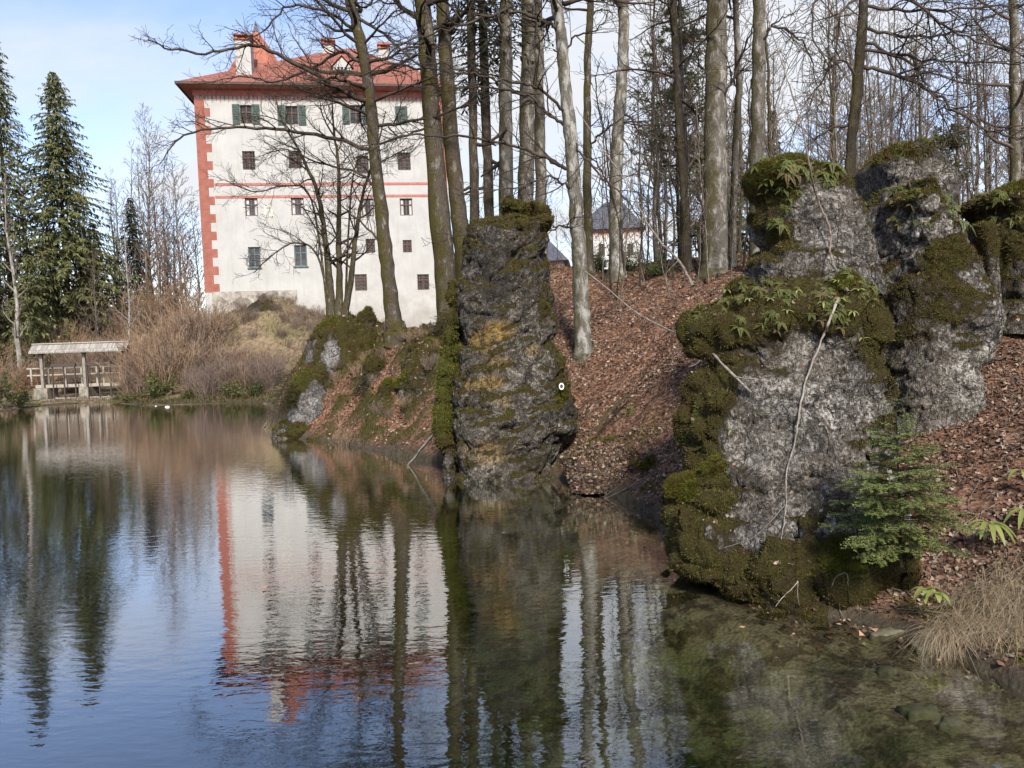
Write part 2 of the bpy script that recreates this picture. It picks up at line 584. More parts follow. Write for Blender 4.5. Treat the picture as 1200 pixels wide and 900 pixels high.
# a light breeze roughens the open water on the left; it is calmer under the rocks
lee = ramp(nt, maths(nt, 'MULTIPLY_ADD', sp.outputs[0], -0.05, 0.42), [(0.10, 0.28), (0.45, 1.0)])
amp = maths(nt, 'MULTIPLY', lee, ramp(nt, patch, [(0.32, 0.45), (0.6, 1.0)]))
hb = maths(nt, 'MULTIPLY', hgt, amp)
bp = N(nt, 'ShaderNodeBump', Strength=1.0, Distance=0.0042, Height=hb)
gi = N(nt, 'ShaderNodeNewGeometry')
dt = N(nt, 'ShaderNodeVectorMath', {'operation': 'DOT_PRODUCT'}, i0=gi.outputs['Incoming'], i1=bp.outputs[0])
gr = maths(nt, 'POWER', maths(nt, 'SUBTRACT', 1.0, maths(nt, 'ABSOLUTE', dt.outputs['Value'], clamp=True), clamp=True), 3.2)
frv = maths(nt, 'MULTIPLY_ADD', gr, 1.15, 0.15, clamp=True)
gl = N(nt, 'ShaderNodeBsdfGlossy', Color=(1, 1, 1, 1), Roughness=0.008, Normal=bp.outputs[0])
tr = N(nt, 'ShaderNodeBsdfTransparent', Color=(0.86, 0.88, 0.82, 1))
mx = N(nt, 'ShaderNodeMixShader', i0=frv, i1=tr.outputs[0], i2=gl.outputs[0])
va = N(nt, 'ShaderNodeVolumeAbsorption', Color=(0.46, 0.60, 0.42, 1), Density=0.95)
wout = N(nt, 'ShaderNodeOutputMaterial', i0=mx.outputs[0], i1=va.outputs[0])
water = link('water', me, mw, kind='structure')
# ------------------------------------------------------------------ rocks
def rock_material(name, dark=(0.045, 0.040, 0.035), mid=(0.185, 0.165, 0.138), light=(0.53, 0.495, 0.445), brown=(0.085, 0.065, 0.045), ochre_c=(0.40, 0.25, 0.06), streak=(1, 1, 0.8), bias=0.0):
    m, nt, b = mat_new(name, 0.92, 0.15)
    co = obj_co(nt, streak)
    n0 = noise(nt, co, 0.9, 5, 0.6)
    n1 = noise(nt, co, 3.6, 9, 0.70, 0.4)
    n2 = noise(nt, co, 24.0, 8, 0.80)
    n7 = noise(nt, co, 0.75, 6, 0.65, 0.8)
    wv = N(nt, 'ShaderNodeTexNoise', Vector=co, Scale=2.2, Detail=4.0, Roughness=0.6).outputs['Color']
    wco = N(nt, 'ShaderNodeVectorMath', {'operation': 'MULTIPLY_ADD'}, i0=wv, i1=(0.55, 0.55, 0.55), i2=co).outputs[0]
    e1 = N(nt, 'ShaderNodeTexVoronoi', {'feature': 'DISTANCE_TO_EDGE'}, Vector=wco, Scale=1.7).outputs['Distance']
    e2 = N(nt, 'ShaderNodeTexVoronoi', {'feature': 'DISTANCE_TO_EDGE'}, Vector=wco, Scale=5.5).outputs['Distance']
    cr = maths(nt, 'MAXIMUM', maths(nt, 'MULTIPLY', ramp(nt, e1, [(0.006, 0.9), (0.030, 0.0)]), ramp(nt, n0, [(0.42, 1.0), (0.54, 0.1)])), maths(nt, 'MULTIPLY', ramp(nt, e2, [(0.01, 0.75), (0.05, 0.0)]), ramp(nt, n7, [(0.42, 0.0), (0.56, 0.9)])))
    vor = N(nt, 'ShaderNodeTexVoronoi', {'feature': 'F1'}, Vector=N(nt, 'ShaderNodeMapping', Vector=co, Scale=(1, 1, 0.8)).outputs[0], Scale=15.0)
    pit = ramp(nt, maths(nt, 'ADD', vor.outputs['Distance'], maths(nt, 'MULTIPLY', maths(nt, 'SUBTRACT', n2, 0.5), 0.9)), [(0.12, 1.0), (0.30, 0.0)])
    n5 = noise(nt, co, 9.0, 4, 0.7, 1.6)
    n6 = noise(nt, co, 30.0, 3, 0.7)
    f = maths(nt, 'ADD', maths(nt, 'MULTIPLY', n1, 0.34), maths(nt, 'ADD', maths(nt, 'MULTIPLY', n5, 0.42), maths(nt, 'MULTIPLY', n6, 0.24)))
    f = maths(nt, 'ADD', f, bias)
    c = ramp(nt, f, [(0.40, dark), (0.465, tuple(x * 0.5 for x in mid)), (0.515, mid), (0.575, light)])
    c = mix(nt, maths(nt, 'MULTIPLY', ramp(nt, n0, [(0.40, 0.0), (0.60, 0.9)]), ramp(nt, n2, [(0.40, 1.0), (0.60, 0.25)])), c, brown)
    c = mix(nt, maths(nt, 'MULTIPLY', pit, ramp(nt, n1, [(0.42, 0.85), (0.62, 0.15)])), c, dark)
    c = mix(nt, maths(nt, 'MULTIPLY', ramp(nt, n7, [(0.46, 0.0), (0.60, 0.85)]), ramp(nt, n5, [(0.38, 1.0), (0.62, 0.45)])), c, tuple(x * 1.6 for x in dark))
    c = mix(nt, cr, c, tuple(x * 0.6 for x in dark))
    a_d = N(nt, 'ShaderNodeAttribute', {'attribute_name': 'dark'}).outputs['Fac']
    a_o = N(nt, 'ShaderNodeAttribute', {'attribute_name': 'ochre'}).outputs['Fac']
    a_m = N(nt, 'ShaderNodeAttribute', {'attribute_name': 'moss'}).outputs['Fac']
    c = mix(nt, maths(nt, 'MULTIPLY', a_d, ramp(nt, n1, [(0.38, 1.0), (0.66, 0.45)])), c, dark)
    c = mix(nt, maths(nt, 'MULTIPLY', a_o, ramp(nt, f, [(0.44, 0.0), (0.54, 0.85)])), c, ochre_c)
    mf = maths(nt, 'ADD', a_m, maths(nt, 'MULTIPLY', maths(nt, 'SUBTRACT', n1, 0.5), 1.7))
    c = mix(nt, ramp(nt, mf, [(0.22, 0.0), (0.46, 0.8)]), c, (0.060, 0.046, 0.026))
    mf = ramp(nt, mf, [(0.42, 0.0), (0.60, 1.0)])
    n3 = noise(nt, obj_co(nt), 42.0, 5, 0.7)
    n4 = noise(nt, obj_co(nt), 2.6, 4, 0.6)
    mossd = ramp(nt, n3, [(0.30, (0.020, 0.015, 0.006)), (0.52, (0.060, 0.046, 0.014)), (0.75, (0.115, 0.088, 0.028))])
    mossg = ramp(nt, n3, [(0.30, (0.018, 0.020, 0.005)), (0.52, (0.072, 0.072, 0.014)), (0.75, (0.15, 0.145, 0.030))])
    a_g = N(nt, 'ShaderNodeAttribute', {'attribute_name': 'green'}).outputs['Fac']
    mossc = mix(nt, maths(nt, 'ADD', maths(nt, 'MULTIPLY', a_g, 1.2), ramp(nt, n4, [(0.45, -0.2), (0.62, 0.45)]), clamp=True), mossd, mossg)
    c = mix(nt, mf, c, mossc)
    setc(nt, b, c)
    h = maths(nt, 'ADD', maths(nt, 'ADD', maths(nt, 'MULTIPLY', n1, 1.2), maths(nt, 'MULTIPLY', n5, 1.1)), maths(nt, 'MULTIPLY', n6, 0.5))
    h = maths(nt, 'SUBTRACT', h, maths(nt, 'MULTIPLY', pit, 0.35))
    h = maths(nt, 'SUBTRACT', h, maths(nt, 'MULTIPLY', cr, 0.6))
    h = mix(nt, mf, h, n3)
    bump(nt, b, h, 1.0, 0.09)
    return m


def tri_normals(V, T):
    a, b, c = V[T[:, 0]], V[T[:, 1]], V[T[:, 2]]
    n = np.cross(b - a, c - a)
    ar = np.linalg.norm(n, axis=1)
    return n / (ar[:, None] + 1e-12), ar / 2


def vert_normals(V, Q):
    n = np.cross(V[Q[:, 2]] - V[Q[:, 0]], V[Q[:, 3]] - V[Q[:, 1]])
    out = np.zeros_like(V)
    for k in range(4):
        np.add.at(out, Q[:, k], n)
    return out / (np.linalg.norm(out, axis=1)[:, None] + 1e-9)


def blob(V, items):
    """soft spots: (photo px, py, distance, radius in metres, strength, vertical stretch)"""
    o = np.zeros(len(V))
    for px, py, Y, r, s, st in items:
        c = np.array(at(px, py, Y))
        d = V - c
        d[:, 2] /= st
        d[:, 1] *= 0.6
        o = np.maximum(o, s * (1 - sstep(0.45, 1.25, np.linalg.norm(d, axis=1) / r)))
    return o


ROCKS = {}


def project(V):
    """photo pixel coordinates of world points, for checking a rock's outline against the photograph"""
    r = V - np.array([0, 0, CAM_Z])
    z = r @ np.array(CF)
    return 600 + FOC * (r @ np.array(CR)) / z, 450 - FOC * (r @ np.array(CU)) / z


def rock_shape(prof, b, yaw, e, step, seed, big, mid, fine, ledge, top_moss, moss, nomoss, green, cap, low, rim, clump, tiltk, dents=()):
    rows = []
    for py, xl, xr, Y in prof:
        l = at(xl, py, Y); r = at(xr, py, Y)
        rows.append(((l.z + r.z) / 2, (l.x + r.x) / 2, Y, max(0.04, (r.x - l.x) / 2)))
    rows = np.array(sorted(rows, key=lambda q: q[0]))
    zt = rows[-1, 0]
    zb = rows[0, 0] if low is None else low
    H = zt - zb
    perim = 2 * math.pi * max(rows[:, 3].max(), b)
    na = max(16, int(perim / step)); nz = max(6, int(H / step))
    zs = np.linspace(zb, zt, nz)
    cx = np.interp(zs, rows[:, 0], rows[:, 1]); cy = np.interp(zs, rows[:, 0], rows[:, 2]); hw = np.interp(zs, rows[:, 0], rows[:, 3])
    th = np.arange(na) * 2 * math.pi / na
    c, s = np.cos(th), np.sin(th)
    ux = np.sign(c) * np.abs(c) ** (2 / e); uy = np.sign(s) * np.abs(s) ** (2 / e)
    rings = []
    bb = b * (0.5 + 0.5 * hw / hw.max())
    ca, sa = math.cos(yaw), math.sin(yaw)
    ncap = max(6, int(min(rows[-1, 3], b) / step))
    for i in range(nz + ncap):
        if i < nz:
            x0, y0, z0, a_, b_, k = cx[i], cy[i], zs[i], hw[i], bb[i], 1.0
        else:
            t = (i - nz + 1) / ncap
            x0, y0, a_, b_ = cx[-1], cy[-1], hw[-1], bb[-1]
            k = max(1e-3, 1 - t)
            z0 = zt + cap * math.sqrt(max(0, 1 - (1 - t) ** 2))
        a2 = math.sqrt(max(0.05 * a_ * a_, a_ * a_ - (b_ * sa) ** 2)) / ca
        X = a2 * ux * k; Yv = b_ * uy * k
        rings.append(np.c_[x0 + X * ca - Yv * sa, y0 + X * sa + Yv * ca, np.full(na, z0)])
    V = np.concatenate(rings)
    nr = len(rings)
    ii = np.arange(nr * na).reshape(nr, na)
    A = ii[:-1]; B = ii[1:]
    Q = np.stack([A, np.roll(A, -1, 1), np.roll(B, -1, 1), B], -1).reshape(-1, 4)
    nrm = vert_normals(V, Q)
    S = V + seed * 13.7
    Wp = np.c_[fbm(S, 0.8, 3, 0.5, 3.1), fbm(S, 0.8, 3, 0.5, 9.7), fbm(S, 0.8, 3, 0.5, 27.3)] * 0.55
    SW = S + Wp
    d = big * fbm(S, 0.55, 3) * 1.3 + mid * 0.9 * (ridged(SW * np.array([1, 1, 1.2]), 0.75, 5, 0.5) - 0.3) + mid * 0.6 * fbm(SW, 2.2, 4, 0.6)
    strata = fbm(np.c_[SW[:, 0] * 0.35, SW[:, 1] * 0.35, SW[:, 2] * 1.0 + tiltk * SW[:, 0]], 2.2, 5, 0.6)
    d += ledge * np.clip(strata * 2.6, -1, 1)
    crack = ridged(SW + tiltk * np.c_[S[:, 2], S[:, 1] * 0, S[:, 0]], 0.55, 2, 0.4)
    d -= 0.16 * sstep(0.80, 0.97, crack) * (mid / 0.12)
    crack2 = ridged(SW[:, [1, 0, 2]] * np.array([1.0, 1.2, 0.7]) + 7.7, 1.3, 2, 0.4)
    d -= 0.07 * sstep(0.84, 0.97, crack2) * (mid / 0.12)
    for px, py, Y, r, dep, st in dents:
        d -= dep * blob(V + 0.25 * Wp, [(px, py, Y, r, 1.0, st)])
    V = V + nrm * d[:, None]
    nrm = vert_normals(V, Q)
    up = nrm[:, 2]
    nn = fbm(S, 1.3, 4, 0.6)
    m = top_moss * sstep(0.25, 0.75, up + 0.55 * nn)
    m = np.maximum(m, top_moss * rim * sstep(zt - 0.9, zt - 0.1, V[:, 2] + 0.6 * nn))
    m = np.maximum(m, 0.9 * blob(V, moss)) - blob(V, nomoss)
    gr = blob(V, green)
    m = np.maximum(m, gr)
    m = np.clip(m + (0.30 * nn + 0.62 * fbm(S, 2.7, 4, 0.6)) * sstep(0.05, 0.4, m), 0, 1)
    cush = np.clip(0.45 + 1.2 * perlin(SW * np.array([2.3, 2.3, 1.8]) + 5) + 0.35 * perlin(S * 6.0), 0, 1.25)
    fd = fine * ridged(SW, 4.5, 4, 0.6) + fine * 0.7 * ridged(S, 13.0, 2)
    V = V + nrm * (sstep(0.3, 0.85, m) * clump * cush + (1 - 0.7 * m) * fd)[:, None]
    return V, Q, m, gr, nn


def rock(name, prof, mat, b=2.0, yaw=0.0, e=2.5, step=0.05, seed=0.0, big=0.28, mid=0.12, fine=0.035, ledge=0.06, top_moss=0.8, moss=(), nomoss=(), green=(), dark=(), ochre=(), cap=0.35, low=None, rim=0.0, tufts=0, label='', cat='rock', group=None, clump=0.09, tiltk=0.25, fit=6, dents=()):
    """prof: rows (py, left px, right px, distance) of the outline in the photograph from the top down; b: half depth.
    The width at each height is settled so that the finished solid, with its relief and depth, has that outline."""
    args = (b, yaw, e)
    rest = (seed, big, mid, fine, ledge, top_moss, moss, nomoss, green, cap, low, rim, clump, tiltk, dents)
    want = np.array([q[:3] for q in prof], float)
    cur = np.array(prof, float)
    for it in range(fit):
        V = rock_shape([tuple(r) for r in cur], *args, step * 2.2, *rest)[0]
        X, Y = project(V)
        ok = V[:, 2] > -0.02
        dy = (want[0, 0] - 2 - Y[ok].min()) * 0.8
        span = max(1.0, want[-1, 0] - want[0, 0])
        half = max(5.0, 0.05 * span)
        for i in range(len(want)):
            s = ok & (np.abs(Y - want[i, 0]) < half)
            if s.sum() > 4:
                cur[i, 1] += 0.8 * (want[i, 1] - X[s].min())
                cur[i, 2] += 0.8 * (want[i, 2] - X[s].max())
                if cur[i, 2] - cur[i, 1] < 4:
                    c_ = (cur[i, 1] + cur[i, 2]) / 2
                    cur[i, 1], cur[i, 2] = c_ - 2, c_ + 2
            cur[i, 0] += dy * (1 - (want[i, 0] - want[0, 0]) / span) ** 2
        cur[:, 0] = np.maximum.accumulate(cur[:, 0] + np.arange(len(cur)) * 1e-3)
    V, Q, m, gr, nn = rock_shape([tuple(r) for r in cur], *args, step, *rest)

    attrs = {'moss': m, 'green': gr, 'dark': np.clip(blob(V, dark) + 0.25 * nn, 0, 1), 'ochre': blob(V, ochre)}
    me = make_mesh(name, V, [Q], True, attrs)
    o = link(name, me, mat)
    tag(o, label, cat, group)
    T = np.concatenate([Q[:, [0, 1, 2]], Q[:, [0, 2, 3]]])
    ROCKS[o.name] = ROCKS.get(o.name) or (V, T, m, gr)
    if tufts:
        moss_tufts(o, V, T, m, gr, tufts, seed)
    return o


def sample_tris(V, T, w, k, rng):
    n, ar = tri_normals(V, T)
    p = ar * w
    p = p / p.sum()
    idx = rng.choice(len(T), k, p=p)
    u = rng.rand(k, 1); v = rng.rand(k, 1)
    fl = (u + v) > 1
    u = np.where(fl, 1 - u, u); v = np.where(fl, 1 - v, v)
    P = V[T[idx, 0]] * (1 - u - v) + V[T[idx, 1]] * u + V[T[idx, 2]] * v
    return P, n[idx], idx


def moss_sprig_mat(name, cols, c_brown, c_green):
    """each sprig its own tone, drifting between browner and greener cushions"""
    m, nt, b = mat_new(name, 0.9, 0.05)
    g = N(nt, 'ShaderNodeNewGeometry')
    c = ramp(nt, g.outputs['Random Per Island'], [(i / (len(cols) - 1), c_) for i, c_ in enumerate(cols)])
    co = obj_co(nt)
    c = mix(nt, ramp(nt, noise(nt, co, 1.9, 5, 0.65), [(0.47, 0.0), (0.60, 0.75)]), c, c_brown)
    c = mix(nt, ramp(nt, noise(nt, obj_co(nt, (1.1, 1.1, 0.9)), 2.7, 5, 0.65), [(0.50, 0.0), (0.62, 0.8)]), c, c_green)
    setc(nt, b, c)
    tr = N(nt, 'ShaderNodeBsdfTranslucent', Color=c)
    mx = N(nt, 'ShaderNodeMixShader', i0=0.25, i1=b.outputs[0], i2=tr.outputs[0])
    nt.links.new(mx.outputs[0], nt.nodes['Material Output'].inputs[0])
    return m


MOSS_MAT = moss_sprig_mat('moss_sprigs', [(0.03, 0.022, 0.009), (0.075, 0.056, 0.018), (0.115, 0.092, 0.027), (0.17, 0.14, 0.042), (0.095, 0.062, 0.026)], (0.09, 0.058, 0.026), (0.12, 0.13, 0.034))
MOSSG_MAT = moss_sprig_mat('green_moss_sprigs', [(0.035, 0.036, 0.008), (0.085, 0.085, 0.016), (0.14, 0.135, 0.024), (0.20, 0.185, 0.036)], (0.09, 0.07, 0.022), (0.13, 0.145, 0.03))


def moss_tufts(o, V, T, m, gr, k, seed):
    fs = 1.0 if V[:, 1].mean() < 16 else 1.8
    rng = np.random.RandomState(int(seed * 10) + 3)
    for nm, mt_, wv, frac in (('moss', MOSS_MAT, m * (gr < 0.4), 0.6), ('moss', MOSSG_MAT, m * (gr >= 0.4), 0.4)):
        w = sstep(0.28, 0.95, wv)[T].mean(1)
        if w.sum() < 5:
            continue
        kk = int(k * frac)
        P, n, _ = sample_tris(V, T, w, kk, rng)
        r = rng.normal(size=(kk, 3))
        t = np.cross(n, r); t /= np.linalg.norm(t, axis=1)[:, None]
        up = n + 0.8 * rng.normal(size=(kk, 3)) * 0.5 + np.array([0, 0, 0.1])
        L = fs * rng.uniform(0.014, 0.042, (kk, 1)); W = fs * rng.uniform(0.004, 0.010, (kk, 1))
        a = P - t * W; b2 = P + t * W; c2 = P + up * L
        VV = np.stack([a, b2, c2], 1).reshape(-1, 3)
        F = np.arange(kk * 3).reshape(-1, 3)
        link(nm, make_mesh(nm, VV, [F]), mt_, o)


ROCK_A = rock_material('limestone', bias=0.02)
ROCK_B = rock_material('dark_limestone', dark=(0.032, 0.028, 0.024), mid=(0.165, 0.145, 0.12), light=(0.42, 0.385, 0.33), brown=(0.075, 0.058, 0.04), streak=(1, 1, 0.9), bias=0.0)
ROCK_C = rock_material('pale_limestone', dark=(0.05, 0.048, 0.045), mid=(0.21, 0.20, 0.19), light=(0.50, 0.48, 0.47), bias=0.03)

ROCK_D = rock_material('brown_stone', dark=(0.03, 0.024, 0.018), mid=(0.13, 0.105, 0.075), light=(0.30, 0.26, 0.20), brown=(0.10, 0.07, 0.045))
# the big rock at the water's edge on the right
rock('water_rock', [(322, 850, 1025, 13.0), (345, 815, 1036, 12.8), (400, 803, 1046, 12.5), (450, 796, 1054, 12.2), (500, 790, 1056, 12.0), (560, 780, 1062, 11.6), (600, 775, 1072, 11.4), (650, 780, 1082, 11.0), (690, 800, 1088, 10.8), (740, 850, 1090, 10.4)],
     ROCK_A, b=1.7, yaw=-0.36, e=3.0, step=0.035, seed=1.0, big=0.30, mid=0.13, ledge=0.07, cap=0.22, low=-0.5, rim=0.7, tufts=150000, clump=0.19,
     dents=[(885, 577, 10.2, 0.42, 0.22, 0.28), (950, 584, 10.0, 0.42, 0.20, 0.22), (985, 600, 9.9, 0.3, 0.14, 0.5), (845, 440, 10.9, 0.35, 0.22, 1.2), (905, 470, 10.5, 0.3, 0.10, 1.4), (1010, 470, 10.6, 0.35, 0.12, 1.6), (820, 415, 11.2, 0.4, 0.25, 0.5), (940, 420, 10.7, 0.4, 0.10, 0.6), (870, 640, 10.0, 0.3, 0.1, 0.5)],
     moss=[(800, 450, 12, 1.1, 0.95, 1.4), (800, 560, 11.5, 0.8, 0.95, 1.3), (800, 640, 11, 0.8, 0.9, 1), (860, 370, 11.8, 1.2, 0.95, 0.55), (960, 360, 11.2, 1.2, 0.95, 0.55), (920, 405, 11.0, 0.6, 0.72, 0.6), (1010, 410, 11.0, 0.5, 0.72, 0.8), (880, 440, 10.9, 0.4, 0.65, 0.8), (1030, 380, 11.2, 0.35, 0.8, 1.0), (880, 690, 10, 1.0, 0.85, 0.5), (980, 690, 9.6, 1.1, 0.95, 0.6), (1060, 680, 9.3, 0.7, 0.95, 0.9), (1050, 640, 9.5, 0.4, 0.7, 0.9), (820, 500, 11, 0.6, 0.9, 1)],
     nomoss=[(930, 520, 10.6, 1.0, 0.75, 1.1), (980, 450, 10.6, 0.8, 0.6, 1.2), (900, 610, 10.2, 0.5, 0.6, 0.7)],
     green=[(862, 500, 10.6, 0.32, 0.95, 1.0), (838, 540, 10.9, 0.28, 0.9, 1.3), (800, 560, 11.2, 0.35, 0.7, 1.2), (850, 470, 11.0, 0.3, 0.8, 0.7), (830, 345, 12.0, 0.5, 0.6, 0.5), (1000, 660, 9.5, 0.5, 0.5, 0.6), (990, 330, 11.8, 0.3, 0.7, 0.6)],
     dark=[(890, 570, 10.4, 0.45, 0.7, 0.35), (850, 450, 10.8, 0.4, 0.7, 1), (960, 570, 10.0, 0.35, 0.7, 0.7), (900, 400, 11, 0.5, 0.6, 0.7)],
     label='big grey rock at the water, mossy left side, bare face behind the young spruce')
rock('upper_rock', [(182, 896, 966, 14.6), (190, 884, 985, 14.5), (215, 876, 1003, 14.4), (255, 876, 1020, 14.3), (285, 884, 1028, 14.2), (310, 874, 1034, 14.1), (350, 870, 1040, 14.0)],
     ROCK_A, b=1.15, yaw=-0.1, e=3.0, step=0.035, seed=2.0, big=0.12, mid=0.10, ledge=0.06, cap=0.08, rim=0.8, tufts=45000, clump=0.12,
     moss=[(890, 220, 13.5, 0.9, 0.95, 0.9), (900, 270, 13.4, 0.55, 0.9, 1), (960, 205, 13.3, 0.7, 0.8, 0.4), (880, 250, 13.8, 0.5, 0.9, 1.2)],
     nomoss=[(975, 260, 13.2, 0.65, 0.8, 1.0)], green=[(905, 195, 13.6, 0.5, 0.8, 0.6), (960, 188, 13.6, 0.4, 0.7, 0.4)], dark=[(880, 310, 13.2, 0.4, 0.6, 0.6)],
     label='mossy squarish rock stacked above the big grey rock at the water')
rock('leaning_rock', [(207, 1055, 1098, 14.6), (222, 1035, 1112, 14.6), (245, 1028, 1126, 14.6), (290, 1022, 1150, 14.5), (330, 1014, 1168, 14.4), (370, 1008, 1180, 14.3), (400, 1005, 1176, 14.2), (430, 1005, 1166, 14.1), (480, 1005, 1160, 14.0), (515, 1005, 1154, 13.8), (560, 1005, 1150, 13.7)],
     ROCK_A, b=1.2, yaw=0.12, e=2.6, step=0.035, seed=3.3, big=0.2, mid=0.11, ledge=0.05, cap=0.16, rim=0.6, tufts=48000, clump=0.05,
     moss=[(1060, 250, 13.3, 0.5, 0.95, 1.0), (1050, 330, 13.1, 0.95, 0.72, 1.0), (1110, 350, 13.0, 0.85, 0.72, 0.7), (1060, 385, 13.0, 0.8, 0.65, 0.8), (1125, 300, 13.2, 0.7, 0.68, 0.9), (1090, 250, 13.3, 0.5, 0.7, 0.8), (1085, 215, 13.4, 0.4, 0.7, 0.5)],
     nomoss=[(1110, 460, 13, 0.8, 0.9, 1.0), (1170, 380, 13.5, 0.35, 0.8, 1.0)], green=[(1055, 265, 13.2, 0.35, 0.9, 1.2), (1045, 230, 13.4, 0.3, 0.7, 0.8)],
     dents=[(1135, 395, 13.1, 0.4, 0.2, 0.7), (1085, 300, 13.2, 0.3, 0.12, 1.5), (1060, 400, 13.0, 0.35, 0.14, 1.0)], dark=[(1135, 395, 13.0, 0.35, 0.6, 0.8), (1090, 430, 12.9, 0.3, 0.5, 1.4)],
     label='tall pale rock behind the little spruce, moss on its upper half and bare below')
rock('back_rock', [(166, 1032, 1102, 17.5), (190, 1006, 1122, 17.4), (215, 996, 1128, 17.3), (250, 985, 1120, 17.2), (330, 980, 1120, 17.0), (420, 980, 1130, 17.0)],
     ROCK_B, b=1.3, yaw=0.0, e=4.0, step=0.05, seed=4.1, big=0.06, mid=0.07, ledge=0.03, cap=0.08, top_moss=0.5, rim=0.15, tufts=7000,
     moss=[(1080, 175, 16.3, 0.6, 0.6, 0.3), (1122, 215, 17, 0.35, 0.8, 1.2), (1020, 185, 16.5, 0.4, 0.8, 0.6)], green=[(1020, 182, 16.4, 0.3, 0.7, 0.5)],
     label='dark flat-topped rock rising behind the tall pale rock')
rock('mound_rock', [(214, 1165, 1235, 17.2), (226, 1148, 1262, 17.1), (250, 1134, 1290, 17.0), (290, 1128, 1320, 16.8), (340, 1122, 1340, 16.6), (390, 1120, 1350, 16.3)],
     ROCK_B, b=1.6, yaw=-0.1, e=2.2, step=0.06, seed=5.2, big=0.28, mid=0.12, cap=0.25, top_moss=1.0, rim=0.9, tufts=12000,
     moss=[(1190, 260, 15.6, 1.4, 0.9, 0.8), (1160, 240, 16, 0.8, 0.8, 0.8), (1170, 320, 15.6, 0.7, 0.6, 0.6)], green=[(1190, 215, 16.4, 0.6, 0.7, 0.4)],
     label='low moss-covered mound of rock at the right edge of the picture')
rock('stump_rock', [(262, 1140, 1168, 14.9), (275, 1139, 1170, 14.9), (300, 1142, 1171, 14.9), (345, 1150, 1174, 14.8), (380, 1152, 1176, 14.7)],
     ROCK_B, b=0.24, yaw=0.0, e=4.0, step=0.03, seed=5.9, big=0.02, mid=0.02, fine=0.012, ledge=0.0, cap=0.03, rim=0.9, tufts=2500, clump=0.03,
     moss=[(1155, 290, 14.6, 0.5, 0.7, 1.2)], label='small square mossy block beside the shoulder of the tall pale rock', cat='rock')
# the tower-like rock in the middle
rock('tower_rock', [(231, 603, 618, 21.2), (240, 592, 632, 21.2), (251, 566, 640, 21.1), (260, 546, 643, 21.1), (300, 541, 645, 21.0), (350, 533, 650, 20.9), (400, 530, 657, 20.8), (430, 528, 666, 20.7), (460, 526, 673, 20.6), (500, 524, 678, 20.4), (530, 527, 668, 20.3), (565, 530, 655, 20.2)],
     ROCK_B, b=1.35, yaw=0.05, e=2.9, step=0.045, seed=6.4, big=0.17, mid=0.13, fine=0.05, ledge=0.13, tiltk=-0.5, dents=[(560, 480, 19.4, 0.5, 0.14, 0.25), (600, 500, 19.3, 0.5, 0.16, 0.25), (640, 475, 19.4, 0.4, 0.16, 0.3), (560, 330, 19.8, 0.5, 0.16, 0.5), (610, 300, 19.8, 0.4, 0.14, 0.5), (590, 410, 19.6, 0.4, 0.10, 0.2), (630, 400, 19.7, 0.35, 0.12, 1.2), (655, 520, 19.2, 0.4, 0.2, 0.6)], cap=0.12, low=-0.5, rim=0.9, tufts=22000, clump=0.12,
     moss=[(600, 250, 20, 0.75, 0.95, 0.6), (640, 350, 20, 0.4, 0.6, 2.2), (665, 440, 19.7, 0.5, 0.7, 1.2), (540, 540, 19.3, 0.6, 0.6, 0.6), (620, 545, 19.0, 0.8, 0.5, 0.4)],
     green=[(527, 430, 20.6, 0.42, 0.95, 2.2), (524, 500, 20.4, 0.4, 0.9, 1.2), (658, 463, 19.3, 0.22, 0.95, 0.9), (600, 245, 20.6, 0.5, 0.35, 0.5), (530, 360, 20.7, 0.3, 0.7, 1.6)],
     dark=[(580, 310, 19.8, 1.1, 0.65, 0.8), (560, 395, 19.6, 0.5, 0.35, 0.8)],
     ochre=[(583, 388, 19.7, 0.48, 1.0, 0.6), (565, 400, 19.7, 0.4, 0.85, 0.8), (585, 425, 19.6, 0.4, 0.7, 0.5), (575, 448, 19.5, 0.4, 1.0, 0.5), (553, 452, 19.5, 0.28, 0.8, 0.6), (590, 470, 19.5, 0.4, 0.5, 0.5), (625, 410, 19.6, 0.3, 0.5, 0.6), (570, 530, 19.2, 0.7, 0.55, 0.5)],
     label='dark tower-like rock with yellow lichen patches standing in the middle of the bank')
